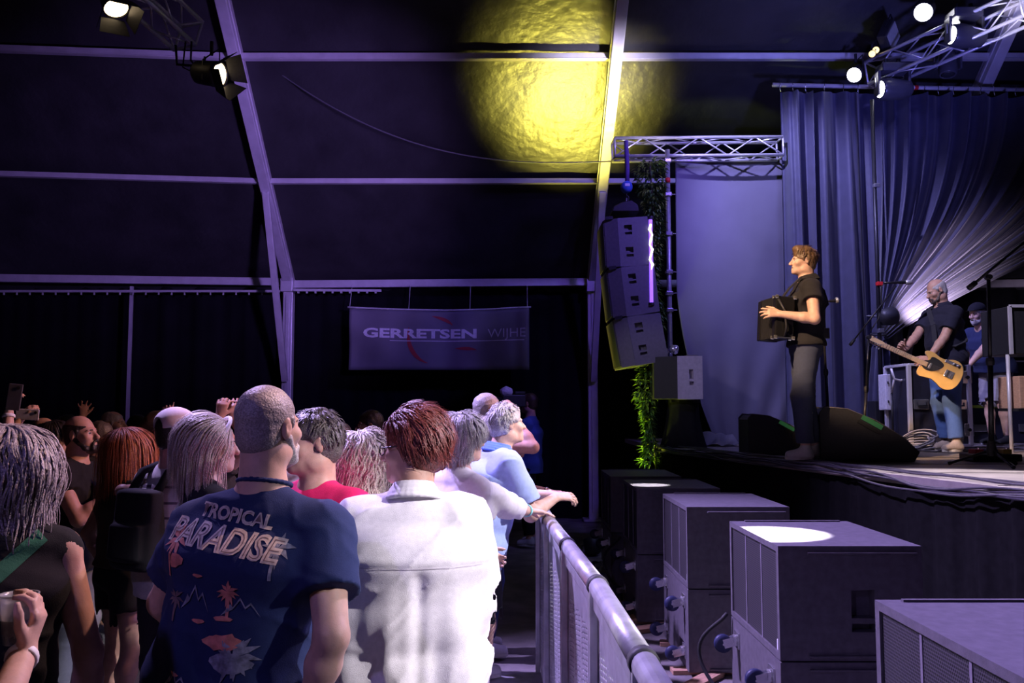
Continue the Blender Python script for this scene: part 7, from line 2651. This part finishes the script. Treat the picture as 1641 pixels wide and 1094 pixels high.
outl = [(-0.235, 0.0), (-0.225, 0.085), (-0.18, 0.145), (-0.11, 0.160), (-0.04, 0.125), (0.02, 0.108), (0.08, 0.125), (0.135, 0.135), (0.165, 0.105), (0.165, 0.045), (0.16, -0.028), (0.115, -0.036), (0.125, -0.075), (0.185, -0.105), (0.165, -0.135), (0.10, -0.145), (0.03, -0.118), (-0.03, -0.122), (-0.10, -0.158), (-0.17, -0.150), (-0.22, -0.09)]
# smooth the outline
def chaikin(pl, it=2):
    for _ in range(it):
        out = []
        for i in range(len(pl)):
            (x0, y0), (x1, y1) = pl[i], pl[(i + 1) % len(pl)]
            out += [(x0 * .75 + x1 * .25, y0 * .75 + y1 * .25), (x0 * .25 + x1 * .75, y0 * .25 + y1 * .75)]
        pl = out
    return pl


MB().prism(chaikin(outl), (0, 0, -0.022), (0, 0, 0.022), (1, 0, 0), (0, 1, 0)).build('guitar_body', M_BUTT, t, bevel=0.006)
pg = chaikin([(0.155, 0.03), (0.15, -0.03), (0.10, -0.05), (0.10, -0.10), (0.03, -0.095), (-0.04, -0.07), (-0.035, -0.03), (0.02, 0.035), (0.09, 0.055)])
MB().prism(pg, (0, 0, 0.022), (0, 0, 0.026), (1, 0, 0), (0, 1, 0)).build('scratch_plate', M_PICK, t)
MB().quadbox((-0.115, 0, 0.026), (0.085, 0.075, 0.008)).build('bridge_plate', M_CHROME, t, bevel=0.003)
for i in range(3):
    MB().lathe([(0.008, 0), (0.008, 0.008)], (-0.135, -0.018 + 0.018 * i, 0.03), (1, 0, 0), 8).build('saddle', M_CHROME, t)
MB().quadbox((-0.10, -0.112, 0.025), (0.15, 0.032, 0.006)).build('control_plate', M_CHROME, t, bevel=0.004)
for x in (-0.15, -0.11):
    MB().lathe([(0.011, 0), (0.011, 0.018)], (x, -0.112, 0.028), (0, 0, 1), 14).build('knob', M_CHROME, t, smooth=True)
MB().quadbox((0.075, 0, 0.03), (0.022, 0.06, 0.012)).build('neck_pickup', M_CHROME, t, bevel=0.003)
MB().quadbox((-0.10, 0, 0.032), (0.02, 0.07, 0.008)).build('bridge_pickup', M_BLACK, t, bevel=0.002)
nkb = MB().bar((0.10, 0, 0.020), (0.545, 0, 0.024), 0.050, 0.024, up=(0, 0, 1)).build('neck', M_MAPLE, t, bevel=0.006)
for i in range(14):
    x = 0.545 - 0.40 * (1 - 2 ** (-(i + 1) / 12)) * 1.25
    MB().quadbox((x, 0, 0.0365), (0.003, 0.048, 0.002)).build('fret', M_CHROME, nkb)
hd_ = chaikin([(0.54, -0.024), (0.54, 0.024), (0.57, 0.03), (0.70, 0.036), (0.72, 0.015), (0.715, -0.03), (0.69, -0.045), (0.66, -0.035), (0.58, -0.034)], 2)
MB().prism(hd_, (0, 0, 0.012), (0, 0, 0.026), (1, 0, 0), (0, 1, 0)).build('headstock', M_MAPLE, t, bevel=0.002)
for i in range(6):
    MB().lathe([(0.007, 0), (0.007, 0.02), (0.004, 0.022)], (0.575 + 0.023 * i, 0.02, 0.026), (0, 0, 1), 8).build('tuning_post', M_CHROME, t)
    MB().quadbox((0.575 + 0.023 * i, 0.05, 0.018), (0.012, 0.02, 0.01)).build('tuner_button', M_CHROME, t, bevel=0.003)
    yv = -0.018 + 0.0072 * i
    MB().tube([(-0.14, yv * 1.35, 0.042), (0.54, yv, 0.041), (0.575 + 0.023 * i, 0.012, 0.038)], 0.0009, 4).build('string', M_CHROME, t)
stp = [gg.chest + npv((-0.10, 0.19, -0.20)), gg.chest + npv((-0.06, 0.17, -0.02)), gg.shl + npv((0.06, 0.11, 0.02)), gg.shl + npv((0.10, 0.0, 0.065)), gg.shl + npv((0.06, -0.11, 0.0)), gg.chest + npv((-0.06, -0.17, -0.06)), gg.waist + npv((-0.19, -0.08, 0.02)), gg.waist + npv((-0.21, 0.08, -0.04))]
m_ = MB()
for i in range(len(stp) - 1):
    m_.bar(Vector(stp[i].tolist()), Vector(stp[i + 1].tolist()), 0.010, 0.05, up=(1, 0.3, 0.2))
m_.build('guitar_strap', cloth('strap_black', (0.03, 0.03, 0.04)), gg.root)

# technician
tx_ = (1596 - 820.5) / FPX * 10.55
gt = person('bearded technician in dark cap, blue tee and grey shorts bending over the flight case', (tx_, 10.55, DECK), R_(-108), H=1.76, build=1.22, belly=0.06, h=0.009, lean=0.46, head=(R_(-4), R_(-14), 0), skin=2,
            arms={'L': dict(ww=at(1550, 588, 10.25), wpole=(0.4, -0.3, 0.4), wfwd=(-0.8, 0, -0.5), wup=(0, -0.5, 0.8), curl=0.4), 'R': dict(ww=at(1548, 600, 10.75), wpole=(0.2, 0.5, -0.5), curl=0.4)},
            shirt=dict(col=cloth('tech_blue', (0.035, 0.045, 0.12)), ease=0.03, hem=0.50, sleeve=0.85, loose=0.03), trousers=dict(col=cloth('grey_shorts', (0.30, 0.28, 0.34)), leg=0.48, name='shorts', ease=0.035), shoes=(0.03, 0.03, 0.03),
            hair=dict(style='short', mat=H_GREY, thick=0.008), beard=dict(mat=H_WHITE, len=0.014), seed=33)
cf = Field(gt.headc - 0.2, gt.headc + 0.25, 0.007)
cf.ell(gt.hp(0, -0.012, 0.05), (0.092, 0.112, 0.090), gt.Rh)
cf.ell(gt.hp(0, 0.12, 0.055), (0.075, 0.085, 0.010), gt.Rh, 0.01)
cf.keep_above(gt.hp(0, 0, 0.045), gt.Rh @ npv((0, -0.12, 1)))
link('cap', cf.mesh('cap'), cloth('cap_dark', (0.02, 0.02, 0.028)), gt.root)
